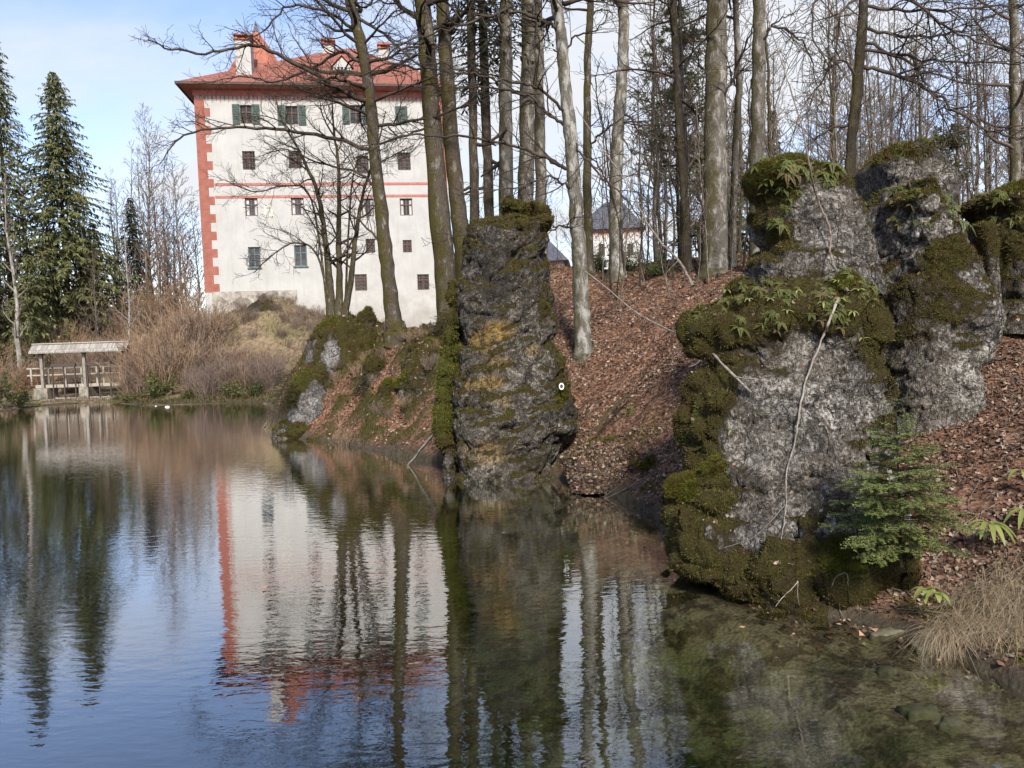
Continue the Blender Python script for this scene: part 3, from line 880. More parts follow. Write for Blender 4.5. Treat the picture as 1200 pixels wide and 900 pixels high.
# outcrop on the left tip of the bank
rock('shore_rock', [(434, 352, 370, 31.0), (440, 343, 382, 31.0), (452, 338, 390, 30.9), (475, 336, 396, 30.8), (498, 334, 396, 30.6), (520, 334, 392, 30.4)], ROCK_C, b=1.0, e=2.4, step=0.05, seed=7.1, big=0.2, mid=0.12, cap=0.15, low=-0.4, rim=0.8, tufts=9000, clump=0.12,
     moss=[(340, 450, 30.4, 1.0, 0.95, 1.2), (360, 430, 30, 1.1, 0.95, 0.6), (345, 505, 30, 0.9, 0.9, 0.5), (395, 480, 30, 0.6, 0.9, 1.2)], green=[(345, 435, 30.2, 0.8, 0.9, 0.8), (335, 470, 30.4, 0.5, 0.9, 1)], nomoss=[(367, 470, 29.8, 0.5, 0.8, 1.3)],
     label='pale grey rock face low at the water on the left tip of the bank')
rock('outcrop_rock', [(372, 380, 420, 33.0), (382, 368, 440, 33.0), (400, 360, 455, 32.8), (425, 358, 460, 32.5), (450, 356, 462, 32.2), (480, 356, 465, 32.0)], ROCK_C, b=1.5, e=2.3, step=0.06, seed=8.2, big=0.4, mid=0.16, cap=0.25, rim=0.5, tufts=12000, clump=0.14,
     moss=[(420, 400, 31.5, 2.2, 0.95, 0.9), (390, 378, 31.8, 1.6, 0.95, 0.6), (430, 430, 31, 1.2, 0.9, 0.8), (370, 440, 31, 0.9, 0.9, 0.8)], green=[(380, 378, 32, 0.6, 0.9, 0.6), (440, 405, 31.3, 0.6, 0.6, 0.5)], nomoss=[(388, 412, 31.0, 0.45, 0.85, 1.8)],
     label='mossy rock with a pale cleft face at the foot of the three-stemmed tree')
rock('knob_rock', [(361, 424, 434, 33.6), (366, 419, 439, 33.6), (376, 416, 441, 33.6), (395, 414, 443, 33.5)], ROCK_B, b=0.45, e=2.2, step=0.04, seed=8.9, big=0.08, mid=0.05, cap=0.1, top_moss=0.9, rim=0.8, tufts=2500,
     label='small dark rounded rock on top of the outcrop between the trees')
rock('bank_rock', [(392, 490, 520, 29.0), (402, 480, 528, 28.9), (430, 470, 530, 28.4), (460, 466, 530, 27.8), (490, 470, 530, 27.2)], ROCK_B, b=0.9, e=2.2, step=0.06, seed=9.6, big=0.3, mid=0.14, cap=0.2, top_moss=0.95, rim=0.7, tufts=8000, clump=0.14,
     moss=[(500, 420, 27.8, 0.9, 0.8, 0.8), (470, 440, 27.6, 0.7, 0.8, 0.8)], green=[(465, 440, 27.4, 0.5, 0.9, 1.0), (505, 400, 28, 0.5, 0.6, 0.5)], dark=[(490, 455, 27.4, 0.5, 0.9, 0.6)],
     label='mossy overhanging rock on the bank left of the tower-like rock')
rock('waterline_rock', [(494, 326, 345, 30.2), (500, 320, 352, 30.2), (512, 317, 356, 30.1), (524, 320, 352, 30.0)], ROCK_B, b=0.6, e=2.2, step=0.05, seed=10.2, big=0.12, mid=0.08, cap=0.1, low=-0.4, top_moss=0.7, rim=0.3, tufts=2500,
     label='low dark brown rock at the very tip of the bank, half in the water')
rock('leaf_boulder', [(520, 682, 742, 18.0), (526, 668, 756, 18.0), (540, 660, 764, 17.9), (554, 662, 766, 17.8), (572, 668, 764, 17.7)], ROCK_D, b=0.75, e=2.2, step=0.045, seed=11.0, big=0.14, mid=0.08, cap=0.14, top_moss=0.35, rim=0.1, tufts=2500, clump=0.05,
     label='low boulder blanketed in brown fallen leaves beside the tower-like rock')
rock('slope_knob', [(346, 304, 318, 61.5), (351, 298, 326, 61.5), (358, 290, 332, 61.2), (372, 284, 336, 61)], ROCK_D, b=1.0, e=2.1, step=0.1, seed=12.0, big=0.3, mid=0.15, cap=0.2, top_moss=0.5, rim=0.2, moss=[(300, 355, 60, 2, 0.5, 0.5)], label='weathered rock knob on the dry grass slope below the castle wall')
# small stones along the near right bank
for i, (px, py, r, mt_, lab) in enumerate([(1091, 738, 0.16, ROCK_C, 'pale wedge-shaped stone under the dry grass at the water edge'), (1132, 758, 0.11, ROCK_C, 'small grey stone on the wet bank beside the pale wedge-shaped stone'),
                                           (1172, 768, 0.09, ROCK_B, 'dark stone on the leafy bank beneath the hanging dry grass'), (1180, 790, 0.10, ROCK_C, 'small pale stone half in the water at the right edge'),
                                           (1150, 772, 0.06, ROCK_C, 'tiny pale pebble on the leafy wet bank')]):
    p = onz(px, py, 0.02)
    s = 900.0 / p.y * 0.97
    rw = [(py - r * s * 0.7, px - r * s * 0.5, px + r * s * 0.5, p.y), (py - r * s * 0.45, px - r * s * 0.95, px + r * s * 0.95, p.y), (py + r * s * 0.2, px - r * s * 1.1, px + r * s * 1.1, p.y), (py + r * s, px - r * s, px + r * s, p.y)]
    rock('bank_stone', rw, mt_, b=r * 0.8, e=2.2, step=0.012, seed=20.0 + i, big=r * 0.2, mid=r * 0.15, fine=r * 0.05, ledge=r * 0.1, cap=r * 0.25, top_moss=0.35 if i else 0.5, clump=0.01, label=lab, cat='stone', group='stones on the near right bank')
_sm, nt, b = mat_new('silted_stone', 0.95, 0.1)
co = obj_co(nt)
setc(nt, b, ramp(nt, noise(nt, co, 9, 6), [(0.3, (0.075, 0.068, 0.042)), (0.7, (0.17, 0.155, 0.105))]))
for i, (px, py, rx, ry, lab) in enumerate([(1078, 836, 0.17, 0.11, 'pale flat squarish stone lying under the shallow water'), (1038, 752, 0.22, 0.10, 'dull flat stone under the shallows in front of the big grey rock'),
                                           (1040, 790, 0.10, 0.08, 'small dull stone on the bed between the two flat stones'), (1115, 850, 0.13, 0.08, 'rounded dull stone on the bed behind the sunken leaves'), (1078, 766, 0.2, 0.08, 'wide silted stone just under the water beside the pale wedge-shaped stone')]):
    p = onz(px, py, -0.12)
    zb = gz(p.x, p.y)
    k = 14
    rr = 1 + 0.22 * np.array([math.sin(i * 3 + 2.3 * j) for j in range(k)])
    ring = np.array([(rx * rr[j] * math.copysign(abs(math.cos(j * 2 * math.pi / k)) ** 0.7, math.cos(j * 2 * math.pi / k)), ry * rr[j] * math.copysign(abs(math.sin(j * 2 * math.pi / k)) ** 0.7, math.sin(j * 2 * math.pi / k)), 0) for j in range(k)])
    V = np.concatenate([ring * 1.05 + (0, 0, -0.05), ring + (0, 0, 0.035), ring * 0.8 + (0, 0, 0.05), [[0, 0, 0.052]]])
    Q = [(r_ * k + j, r_ * k + (j + 1) % k, (r_ + 1) * k + (j + 1) % k, (r_ + 1) * k + j) for r_ in range(2) for j in range(k)]
    T_ = [(2 * k + j, 2 * k + (j + 1) % k, 3 * k) for j in range(k)]
    o = link('sunken_stone', make_mesh('sunken_stone', V, [Q, T_], True), _sm)
    o.location = (p.x, p.y, zb + 0.01)
    o.rotation_euler = (0, 0, 0.3 * i)
    tag(o, lab, 'stone', 'flat stones under the shallow water')

# moss-grown slab against the left flank of the tower-like rock, and hummocks along the bank
rock('mossy_slab', [(330, 527, 536, 20.9), (360, 524, 537, 20.8), (400, 518, 536, 20.7), (440, 512, 535, 20.5), (480, 507, 534, 20.4), (505, 506, 534, 20.3), (530, 514, 534, 20.2), (560, 518, 534, 20.1)], ROCK_B, b=0.55, e=2.2, step=0.04, seed=14.0, big=0.12, mid=0.08, cap=0.15, low=-0.3, top_moss=0.9, rim=0.9, tufts=9000, clump=0.12,
     moss=[(522, 400, 20.2, 1.0, 0.95, 2.0), (520, 500, 20, 0.9, 0.95, 1.0)], green=[(522, 430, 20, 0.6, 0.9, 2.0), (516, 490, 20, 0.5, 0.9, 1.0)], label='narrow moss-grown slab against the left flank of the tower-like rock')
for i, (px, py, Y, w, h, lab, gr_) in enumerate([(420, 524, 28.0, 40, 18, 'low mossy hummock at the water in the middle of the leafy bank', 0), (470, 532, 26.9, 44, 22, 'dark mossy hummock at the water halfway along the leafy bank', 0), (505, 536, 26.0, 34, 26, 'mossy hummock at the water just left of the slanting stick', 1),
                                             (380, 514, 29.2, 36, 16, 'mossy hummock at the water beside the low pale rock face', 1), (455, 458, 28.4, 26, 26, 'green mossy cushion on the leafy bank above the slanting stick', 1), (440, 425, 30.0, 30, 26, 'mossy cushion between the outcrop and the leaning mossy tree', 0),
                                             (720, 520, 18.8, 50, 14, 'root-held ledge of earth and moss above the leaf-covered boulder', 0), (762, 545, 17.0, 26, 22, 'mossy stone wedged by the left foot of the big grey rock', 1), (1190, 428, 14.8, 34, 14, 'mossy stone in the leaf slope right of the tall pale rock', 1), (1185, 300, 17.5, 60, 26, 'broad mossy boulder at the top of the leaf slope by the right edge', 0)]):
    rock('moss_hummock', [(py - h * .5, px - w * .25, px + w * .25, Y), (py - h * .3, px - w * .42, px + w * .42, Y), (py, px - w * .5, px + w * .5, Y - .05), (py + h * .6, px - w * .52, px + w * .52, Y - .1), (py + h * 1.2, px - w * .5, px + w * .5, Y - .1)], ROCK_D, b=w / 900 * Y * .5, e=2.1, step=0.045, seed=30.0 + i * 1.3, big=0.18, mid=0.1, cap=0.12, top_moss=0.95, rim=0.6, tufts=2600, clump=0.1,
         moss=[(px, py, Y - .4, w / 900 * Y * .6, 0.8, 0.7)], green=[(px, py - h * .3, Y - .3, w / 900 * Y * .35, 0.7 * gr_, 0.7)] if gr_ else (), label=lab, group='mossy hummocks of the bank')

# white ring painted on a small disc fixed to the rock, seen on the tower-like rock above a patch of moss
# ------------------------------------------------------------------ castle
def plaster(name, c1, c2, stain=(0.34, 0.315, 0.27), damp_base=True):
    m, nt, b = mat_new(name, 0.9, 0.15)
    co = obj_co(nt)
    n1 = noise(nt, co, 0.7, 6, 0.65)
    n2 = noise(nt, obj_co(nt, (1, 1, 0.15)), 1.6, 5, 0.6)
    n3 = noise(nt, co, 9.0, 6, 0.7)
    c = ramp(nt, n1, [(0.35, c1), (0.65, c2)])
    c = mix(nt, ramp(nt, n2, [(0.54, 0.0), (0.72, 0.55)]), c, stain)
    sz_ = N(nt, 'ShaderNodeSeparateXYZ', Vector=co).outputs[2]
    damp = maths(nt, 'ADD', maths(nt, 'MULTIPLY', sz_, 0.09), maths(nt, 'MULTIPLY', n1, 0.8))
    c = mix(nt, 0.0 if not damp_base else ramp(nt, damp, [(0.45, 0.7), (0.80, 0.0)]), c, (0.27, 0.245, 0.205))
    n4 = noise(nt, obj_co(nt, (1, 1, 0.06)), 3.5, 5, 0.65)
    c = mix(nt, ramp(nt, n4, [(0.54, 0.0), (0.70, 0.5)]), c, stain)
    c = mix(nt, ramp(nt, n3, [(0.62, 0.0), (0.74, 0.25)]), c, stain)
    setc(nt, b, c)
    bump(nt, b, n3, 0.4, 0.02)
    return m


PLASTER = plaster('white_plaster', (0.385, 0.377, 0.358), (0.45, 0.442, 0.42))
PLASTER_H = plaster('house_plaster', (0.52, 0.51, 0.49), (0.60, 0.59, 0.57), damp_base=False)
RUBBLE, nt, b = mat_new('rubble_plinth', 0.95, 0.1)
co = obj_co(nt)
vr = N(nt, 'ShaderNodeTexVoronoi', {'feature': 'F1'}, Vector=co, Scale=2.6)
vsep = N(nt, 'ShaderNodeSeparateColor', Color=vr.outputs['Color'])
c = ramp(nt, vsep.outputs[0], [(0, (0.16, 0.14, 0.115)), (1, (0.34, 0.31, 0.265))])
c = mix(nt, ramp(nt, noise(nt, co, 1.1, 6), [(0.45, 0.0), (0.6, 0.75)]), c, (0.42, 0.395, 0.35))
setc(nt, b, c)
bump(nt, b, vr.outputs['Distance'], 0.8, 0.08)
RED = simple_mat('red_painted_stone', (0.25, 0.092, 0.068), (0.32, 0.128, 0.098), 1.8, 0.9, 0.1, 0.2)
REDLINE = simple_mat('faded_red_band', (0.34, 0.13, 0.105), (0.44, 0.19, 0.155), 2.5, 0.9, 0.1, 0.1)
JOINT = simple_mat('pale_joint', (0.55, 0.42, 0.36), (0.65, 0.52, 0.45), 5, 0.9, 0.1, 0)
TILE, nt, b = mat_new('clay_roof_tiles', 0.85, 0.2)
tcx = N(nt, 'ShaderNodeTexCoord')
br = N(nt, 'ShaderNodeTexBrick', Vector=N(nt, 'ShaderNodeMapping', Vector=tcx.outputs['UV']).outputs[0], Color1=(0.22, 0.082, 0.058, 1), Color2=(0.32, 0.135, 0.10, 1), Mortar=(0.18, 0.06, 0.045, 1), Scale=1.0, Mortar_Size=0.03, Brick_Width=0.28, Row_Height=0.26)
c = mix(nt, ramp(nt, noise(nt, tcx.outputs['Object'], 1.4, 6, 0.65), [(0.45, 0.0), (0.68, 0.55)]), br.outputs[0], (0.19, 0.10, 0.075))
setc(nt, b, c)
bump(nt, b, br.outputs['Fac'], -0.6, 0.03)
TILE2 = simple_mat('orange_cone_tiles', (0.28, 0.095, 0.06), (0.37, 0.145, 0.10), 2.2, 0.85, 0.2, 0.5, 0.05, detail=9)
SLATE = simple_mat('dark_slate', (0.055, 0.058, 0.072), (0.105, 0.11, 0.13), 3.0, 0.7, 0.3, 0.4, 0.03, (1, 1, 3))
GUTTER = simple_mat('dark_gutter', (0.055, 0.035, 0.03), (0.09, 0.06, 0.05), 2, 0.7, 0.3, 0)
GLASS, nt, b = mat_new('dark_window_glass', 0.08, 0.6)
co = obj_co(nt)
setc(nt, b, ramp(nt, noise(nt, co, 1.3, 3), [(0.35, (0.016, 0.015, 0.015)), (0.7, (0.06, 0.052, 0.046))]))
FRAME_BR = simple_mat('brown_window_wood', (0.085, 0.06, 0.05), (0.14, 0.105, 0.09), 6, 0.8, 0.2, 0)
FRAME_BL = simple_mat('blue_grey_window_wood', (0.085, 0.115, 0.12), (0.14, 0.175, 0.18), 6, 0.8, 0.2, 0)
SHUT = simple_mat('green_shutter_wood', (0.062, 0.088, 0.078), (0.10, 0.132, 0.118), 6, 0.8, 0.2, 0)
CURTAIN = simple_mat('pale_curtain', (0.35, 0.33, 0.31), (0.55, 0.53, 0.5), 7, 0.9, 0.1, 0, stretch=(1, 1, 0.2))
DARKWOOD = simple_mat('dark_weathered_wood', (0.045, 0.032, 0.026), (0.11, 0.085, 0.07), 8, 0.85, 0.2, 0.3, 0.01, (6, 6, 0.6))

CROT = math.radians(8.0)
cL = at(240.5, 345, 68.0); cR = at(529, 385, 71.2)
C0 = Vector((cL.x, 68.0, 0.0))
CA = Vector((math.cos(CROT), math.sin(CROT), 0)); CB = Vector((-math.sin(CROT), math.cos(CROT), 0))


def fac(px, py, dy=0.0):
    """photo pixel on the front wall plane -> along the wall, height"""
    d = ray(px, py)
    o = Vector((0, 0, CAM_Z)) - (C0 + CB * dy)
    t = -o.dot(CB) / d.dot(CB)
    p = o + d * t
    return p.dot(CA), (Vector((0, 0, CAM_Z)) + d * t).z


CW = fac(527, 300)[0]
EAVE = fac(360, 105)[1]
CBASE = 3.6
castle = thing('castle', 'big white castle with red corner blocks and a red tiled roof behind the trees', 'castle', (C0.x, C0.y, CBASE), CROT)


def L(px, py, dy=0.0):
    x, z = fac(px, py, dy)
    return x, z - CBASE


HH = EAVE - CBASE
DEP = 20.0
wins = []          # (x0,x1,z0,z1,kind)
for (px, py, w, h, k) in [(288.5, 134, 15.5, 22, 'shutter'), (342, 135, 16, 22, 'shutter'), (417, 134, 15, 22, 'shutter'), (470.5, 135.5, 15, 21, 'closed'),
                          (291.5, 188, 16, 22, 'grille'), (346, 187, 16.5, 21, 'grille'), (425, 193, 15, 21, 'grille'), (473.5, 189, 16, 21, 'grille'),
                          (294.7, 242.5, 16, 21, 'curtain'), (348.7, 241.5, 16, 21, 'curtain'), (431, 243, 15, 21, 'curtain'), (476, 242.5, 15.5, 20, 'curtain'),
                          (298.2, 301.5, 15.5, 24, 'blue'), (352.3, 299.5, 16, 24.5, 'blue'), (434, 288, 11.5, 16, 'small'), (477.3, 288.5, 11, 14.5, 'small'),
                          (423, 331, 15, 19, 'small'), (496, 330.5, 14.5, 18, 'small')]:
    x0, z1 = L(px - w / 2, py - h / 2); x1, z0 = L(px + w / 2, py + h / 2)
    wins.append((x0, x1, z0, z1, k))
PL_Z = L(300, 341)[1]        # top of the rubble plinth on the left half
PL_X = L(348, 350)[0]


def wall_with_holes(mb, W, H, holes, rec=0.28, z_lo=0.0, x_lo=0.0):
    xs = sorted({x_lo, W, *[h[0] for h in holes], *[h[1] for h in holes]})
    zs = sorted({z_lo, H, *[h[2] for h in holes], *[h[3] for h in holes]})
    for i in range(len(xs) - 1):
        for j in range(len(zs) - 1):
            cx, cz = (xs[i] + xs[i + 1]) / 2, (zs[j] + zs[j + 1]) / 2
            if any(h[0] < cx < h[1] and h[2] < cz < h[3] for h in holes):
                continue
            mb.add([(xs[i], 0, zs[j]), (xs[i + 1], 0, zs[j]), (xs[i + 1], 0, zs[j + 1]), (xs[i], 0, zs[j + 1])], [(0, 1, 2, 3)])
    for x0, x1, z0, z1 in [h[:4] for h in holes]:
        mb.add([(x0, 0, z0), (x1, 0, z0), (x1, 0, z1), (x0, 0, z1), (x0, rec, z0), (x1, rec, z0), (x1, rec, z1), (x0, rec, z1)],
               [(0, 4, 5, 1), (1, 5, 6, 2), (2, 6, 7, 3), (3, 7, 4, 0)])


mb = MB()
wall_with_holes(mb, CW, HH, wins)
mb.add([(0, 0, 0), (0, DEP, 0), (0, DEP, HH), (0, 0, HH), (CW, 0, 0), (CW, DEP, 0), (CW, DEP, HH), (CW, 0, HH)], [(0, 3, 2, 1), (4, 5, 6, 7), (1, 2, 6, 5)])
mb.build('wall', PLASTER, castle)
# dark rooms behind the glass
# plinth, quoins, bands
mb = MB(); mb.box(0.6, PL_X, -0.14, 0.05, 0, PL_Z)
mb.build('plinth', RUBBLE, castle)


def quoins(x, dirn, z0, z1, wide, narrow, n):
    mb = MB()
    st = (z1 - z0) / n
    for i in range(n):
        w = wide if i % 2 == 0 else narrow
        xa, xb = (x, x + w * dirn) if dirn > 0 else (x + w * dirn, x)
        mb.box(xa - (0.02 if dirn > 0 else 0), xb + (0.02 if dirn < 0 else 0), -0.02, 0.12, z0 + i * st + 0.012, z0 + (i + 1) * st - 0.012)
    return mb


zq0 = L(240, 343)[1]
q = quoins(0, 1, zq0, HH - 0.9, 1.25, 0.80, 22).build('quoin', RED, castle)
q2 = quoins(CW, -1, zq0 - 2.6, HH - 0.9, 1.15, 0.75, 24).build('quoin', RED, castle)
for py in (216.3, 231.0):
    x0, z = L(243, py); x1 = CW - 1.2
    mb = MB(); mb.box(1.3, x1, -0.035, 0.02, z - 0.11, z + 0.11)
    mb.build('string_course', REDLINE, castle)
# frieze, drips and gutter under the eave
mb = MB(); mb.box(-0.12, CW + 0.12, -0.06, 0.02, HH - 0.62, HH)
k = 62
for i in range(k):
    x = 0.1 + (CW - 0.5) * i / (k - 1)
    w = 0.085
    h = 0.62 if i % 2 == 0 else 0.45
    mb.add([(x - w, -0.05, HH - 0.62), (x + w, -0.05, HH - 0.62), (x, -0.05, HH - 0.62 - h), (x - w, 0.01, HH - 0.62), (x + w, 0.01, HH - 0.62), (x, 0.01, HH - 0.62 - h)], [(0, 2, 5, 3), (2, 1, 4, 5)], [(0, 1, 2)])
mb.build('frieze', REDLINE, castle)
OH = 1.05
mb = MB()
mb.add([(-OH, -OH, HH + 0.04), (CW + OH, -OH, HH + 0.04), (CW + OH, DEP + OH, HH + 0.04), (-OH, DEP + OH, HH + 0.04), (-0.1, -0.1, HH - 0.10), (CW + 0.1, -0.1, HH - 0.10), (CW + 0.1, DEP, HH - 0.10), (-0.1, DEP, HH - 0.10)],
       [(0, 4, 5, 1), (1, 5, 6, 2), (3, 2, 6, 7), (0, 3, 7, 4)])
mb.build('soffit', REDLINE, castle)
mb = MB()
mb.box(-OH - 0.05, CW + OH + 0.05, -OH - 0.18, -OH, HH + 0.0, HH + 0.22)
mb.box(-OH - 0.18, -OH - 0.05, -OH - 0.18, DEP + OH, HH + 0.0, HH + 0.22)
mb.build('gutter', GUTTER, castle)


def uv_planar(me):
    uv = me.uv_layers.new(name='UVMap')
    for p in me.polygons:
        n = p.normal
        t = Vector((-n.y, n.x, 0))
        t = t.normalized() if t.length > 1e-4 else Vector((1, 0, 0))
        bt = n.cross(t)
        for li in p.loop_indices:
            v = me.vertices[me.loops[li].vertex_index].co
            uv.data[li].uv = (v.dot(t), v.dot(bt))


def hip_roof(x0, x1, y0, y1, z, rise, rx0, rx1, ym):
    mb = MB()
    mb.add([(x0, y0, z), (x1, y0, z), (x1, y1, z), (x0, y1, z), (rx0, ym, z + rise), (rx1, ym, z + rise)], [(0, 1, 5, 4), (2, 3, 4, 5), (0, 3, 2, 1)], [(1, 2, 5), (3, 0, 4)])
    return mb


RZ = HH + 0.20
ridge_dy = 9.5
rxa, rza = L(398, 57, ridge_dy); rxb, _ = L(418, 57, ridge_dy)
me = hip_roof(-OH - 0.1, CW + OH + 0.1, -OH - 0.1, DEP + OH, RZ, rza - RZ, rxa, rxb, ridge_dy).mesh('roof')
uv_planar(me)
roof = link('roof', me, TILE, castle)
# round corner tower with a cone roof at the back left, and its finial
tdy = 6.0
tx, tz1 = L(300, 33, tdy); xl, tz0 = L(264, 88, tdy); xr, _ = L(338, 88, tdy)
mb = MB(); k = 10
rad_ = (xr - xl) / 2 * 1.05; tcx_ = (xl + xr) / 2 + 0.1
ring = [(tcx_ + rad_ * math.cos(6.283 * (i + .5) / k), tdy + rad_ * math.sin(6.283 * (i + .5) / k)) for i in range(k)]
V = [(x, y, tz0 - 0.5) for x, y in ring] + [(tcx_ + (x - tcx_) * 0.52, tdy + (y - tdy) * 0.52, tz0 + (tz1 - tz0) * 0.46) for x, y in ring] + [(tx, tdy, tz1)]
mb.add(V, [(i, (i + 1) % k, k + (i + 1) % k, k + i) for i in range(k)], [(k + i, k + (i + 1) % k, 2 * k) for i in range(k)])
cone = mb.build('tower_roof', TILE2, castle)
mb = MB(); ring2 = [(tcx_ + (rad_ - 0.35) * math.cos(6.283 * (i + .5) / k), tdy + (rad_ - 0.35) * math.sin(6.283 * (i + .5) / k)) for i in range(k)]
mb.add([(x, y, z) for z in (HH - 1.0, tz0 - 0.45) for x, y in ring2], [(i, (i + 1) % k, k + (i + 1) % k, k + i) for i in range(k)])
mb.build('tower_wall', PLASTER, castle)
mb = MB(); mb.add([(tx - 0.3, tdy - 0.3, tz1 - 0.75), (tx + 0.3, tdy - 0.3, tz1 - 0.75), (tx + 0.3, tdy + 0.3, tz1 - 0.75), (tx - 0.3, tdy + 0.3, tz1 - 0.75), (tx, tdy, tz1 + 0.8)], (), [(0, 1, 4), (1, 2, 4), (2, 3, 4), (3, 0, 4)])
mb.build('finial', SLATE, castle)


def chimney(px, pyt, pyb, w, dy, mat_cap=TILE2, over=0.12, wd=1.1):
    x, zt = L(px, pyt, dy); _, zb = L(px, pyb, dy)
    s = w / FOC * (68 + dy) / 2
    mb = MB(); mb.box(x - s, x + s, dy - wd / 2, dy + wd / 2, zb - 1.2, zt - 0.55)
    ch = mb.build('chimney', PLASTER, roof)
    mb = MB()
    for sx in (-1, 1):
        for sy in (-1, 1):
            mb.box(x + sx * (s - 0.12) - 0.1, x + sx * (s - 0.12) + 0.1, dy + sy * (wd / 2 - 0.12) - 0.1, dy + sy * (wd / 2 - 0.12) + 0.1, zt - 0.55, zt - 0.25)
    mb.box(x - s - over, x + s + over, dy - wd / 2 - over, dy + wd / 2 + over, zt - 0.62, zt - 0.5)
    z = zt - 0.25
    mb.add([(x - s - over, dy - wd / 2 - over, z), (x + s + over, dy - wd / 2 - over, z), (x + s + over, dy + wd / 2 + over, z), (x - s - over, dy + wd / 2 + over, z), (x - s - over, dy, z + 0.45), (x + s + over, dy, z + 0.45)],
           [(0, 1, 5, 4), (2, 3, 4, 5), (0, 3, 2, 1)], [(1, 2, 5), (3, 0, 4)])
    c_ = mb.build('chimney_cap', mat_cap, roof)


roof_parent = roof
# chimneys are parts of the roof
chimney(285.5, 42, 83, 17, 1.6, wd=1.5)
chimney(384.5, 47, 66, 13, 8.5)
chimney(449.5, 52, 74, 12.5, 8.0)
# dormer with a white pointed front
ddy = 2.6
x0, z0 = L(391, 95, ddy); x1, z1 = L(411, 67, ddy)
xm = (x0 + x1) / 2; zh = z0 + (z1 - z0) * 0.62
mb = MB()
mb.add([(x0, ddy, z0 - 0.5), (x1, ddy, z0 - 0.5), (x1, ddy, zh), (xm, ddy, z1), (x0, ddy, zh), (x0, ddy + 5, z0 - 0.5), (x1, ddy + 5, z0 - 0.5), (x1, ddy + 5, zh), (xm, ddy + 5, z1), (x0, ddy + 5, zh)],
       [(0, 1, 2, 4), (0, 4, 9, 5), (1, 6, 7, 2)], [(4, 2, 3)])
dorm = mb.build('dormer', PLASTER, castle)
mb = MB()
mb.add([(x0 - .2, ddy - .2, zh - .12), (xm, ddy - .2, z1 + .12), (x1 + .2, ddy - .2, zh - .12), (x0 - .2, ddy + 5, zh - .12), (xm, ddy + 5, z1 + .12), (x1 + .2, ddy + 5, zh - .12),
        (x0 - .2, ddy - .2, zh - .0), (xm, ddy - .2, z1 + .25), (x1 + .2, ddy - .2, zh), (x0 - .2, ddy + 5, zh), (xm, ddy + 5, z1 + .25), (x1 + .2, ddy + 5, zh)],
       [(6, 7, 10, 9), (7, 8, 11, 10), (0, 3, 4, 1), (1, 4, 5, 2), (0, 1, 7, 6), (1, 2, 8, 7)])
mb.build('dormer_roof', TILE2, dorm)
mb = MB()
ww = (x1 - x0) * 0.30
mb.box(xm - ww, xm + ww, ddy - 0.03, ddy + 0.02, z0 + 0.15, zh - 0.05)
mb.build('dormer_window', GLASS, dorm)
mb = MB()
for i in range(4):
    x = xm - ww + 2 * ww * i / 3; mb.box(x - .05, x + .05, ddy - .07, ddy - .032, z0 + .15, zh - .05)
for i in range(4):
    z = z0 + .15 + (zh - .2 - z0) * i / 3; mb.box(xm - ww, xm + ww, ddy - .09, ddy - .072, z - .05, z + .05)
mb.build('dormer_bars', CURTAIN, dorm)
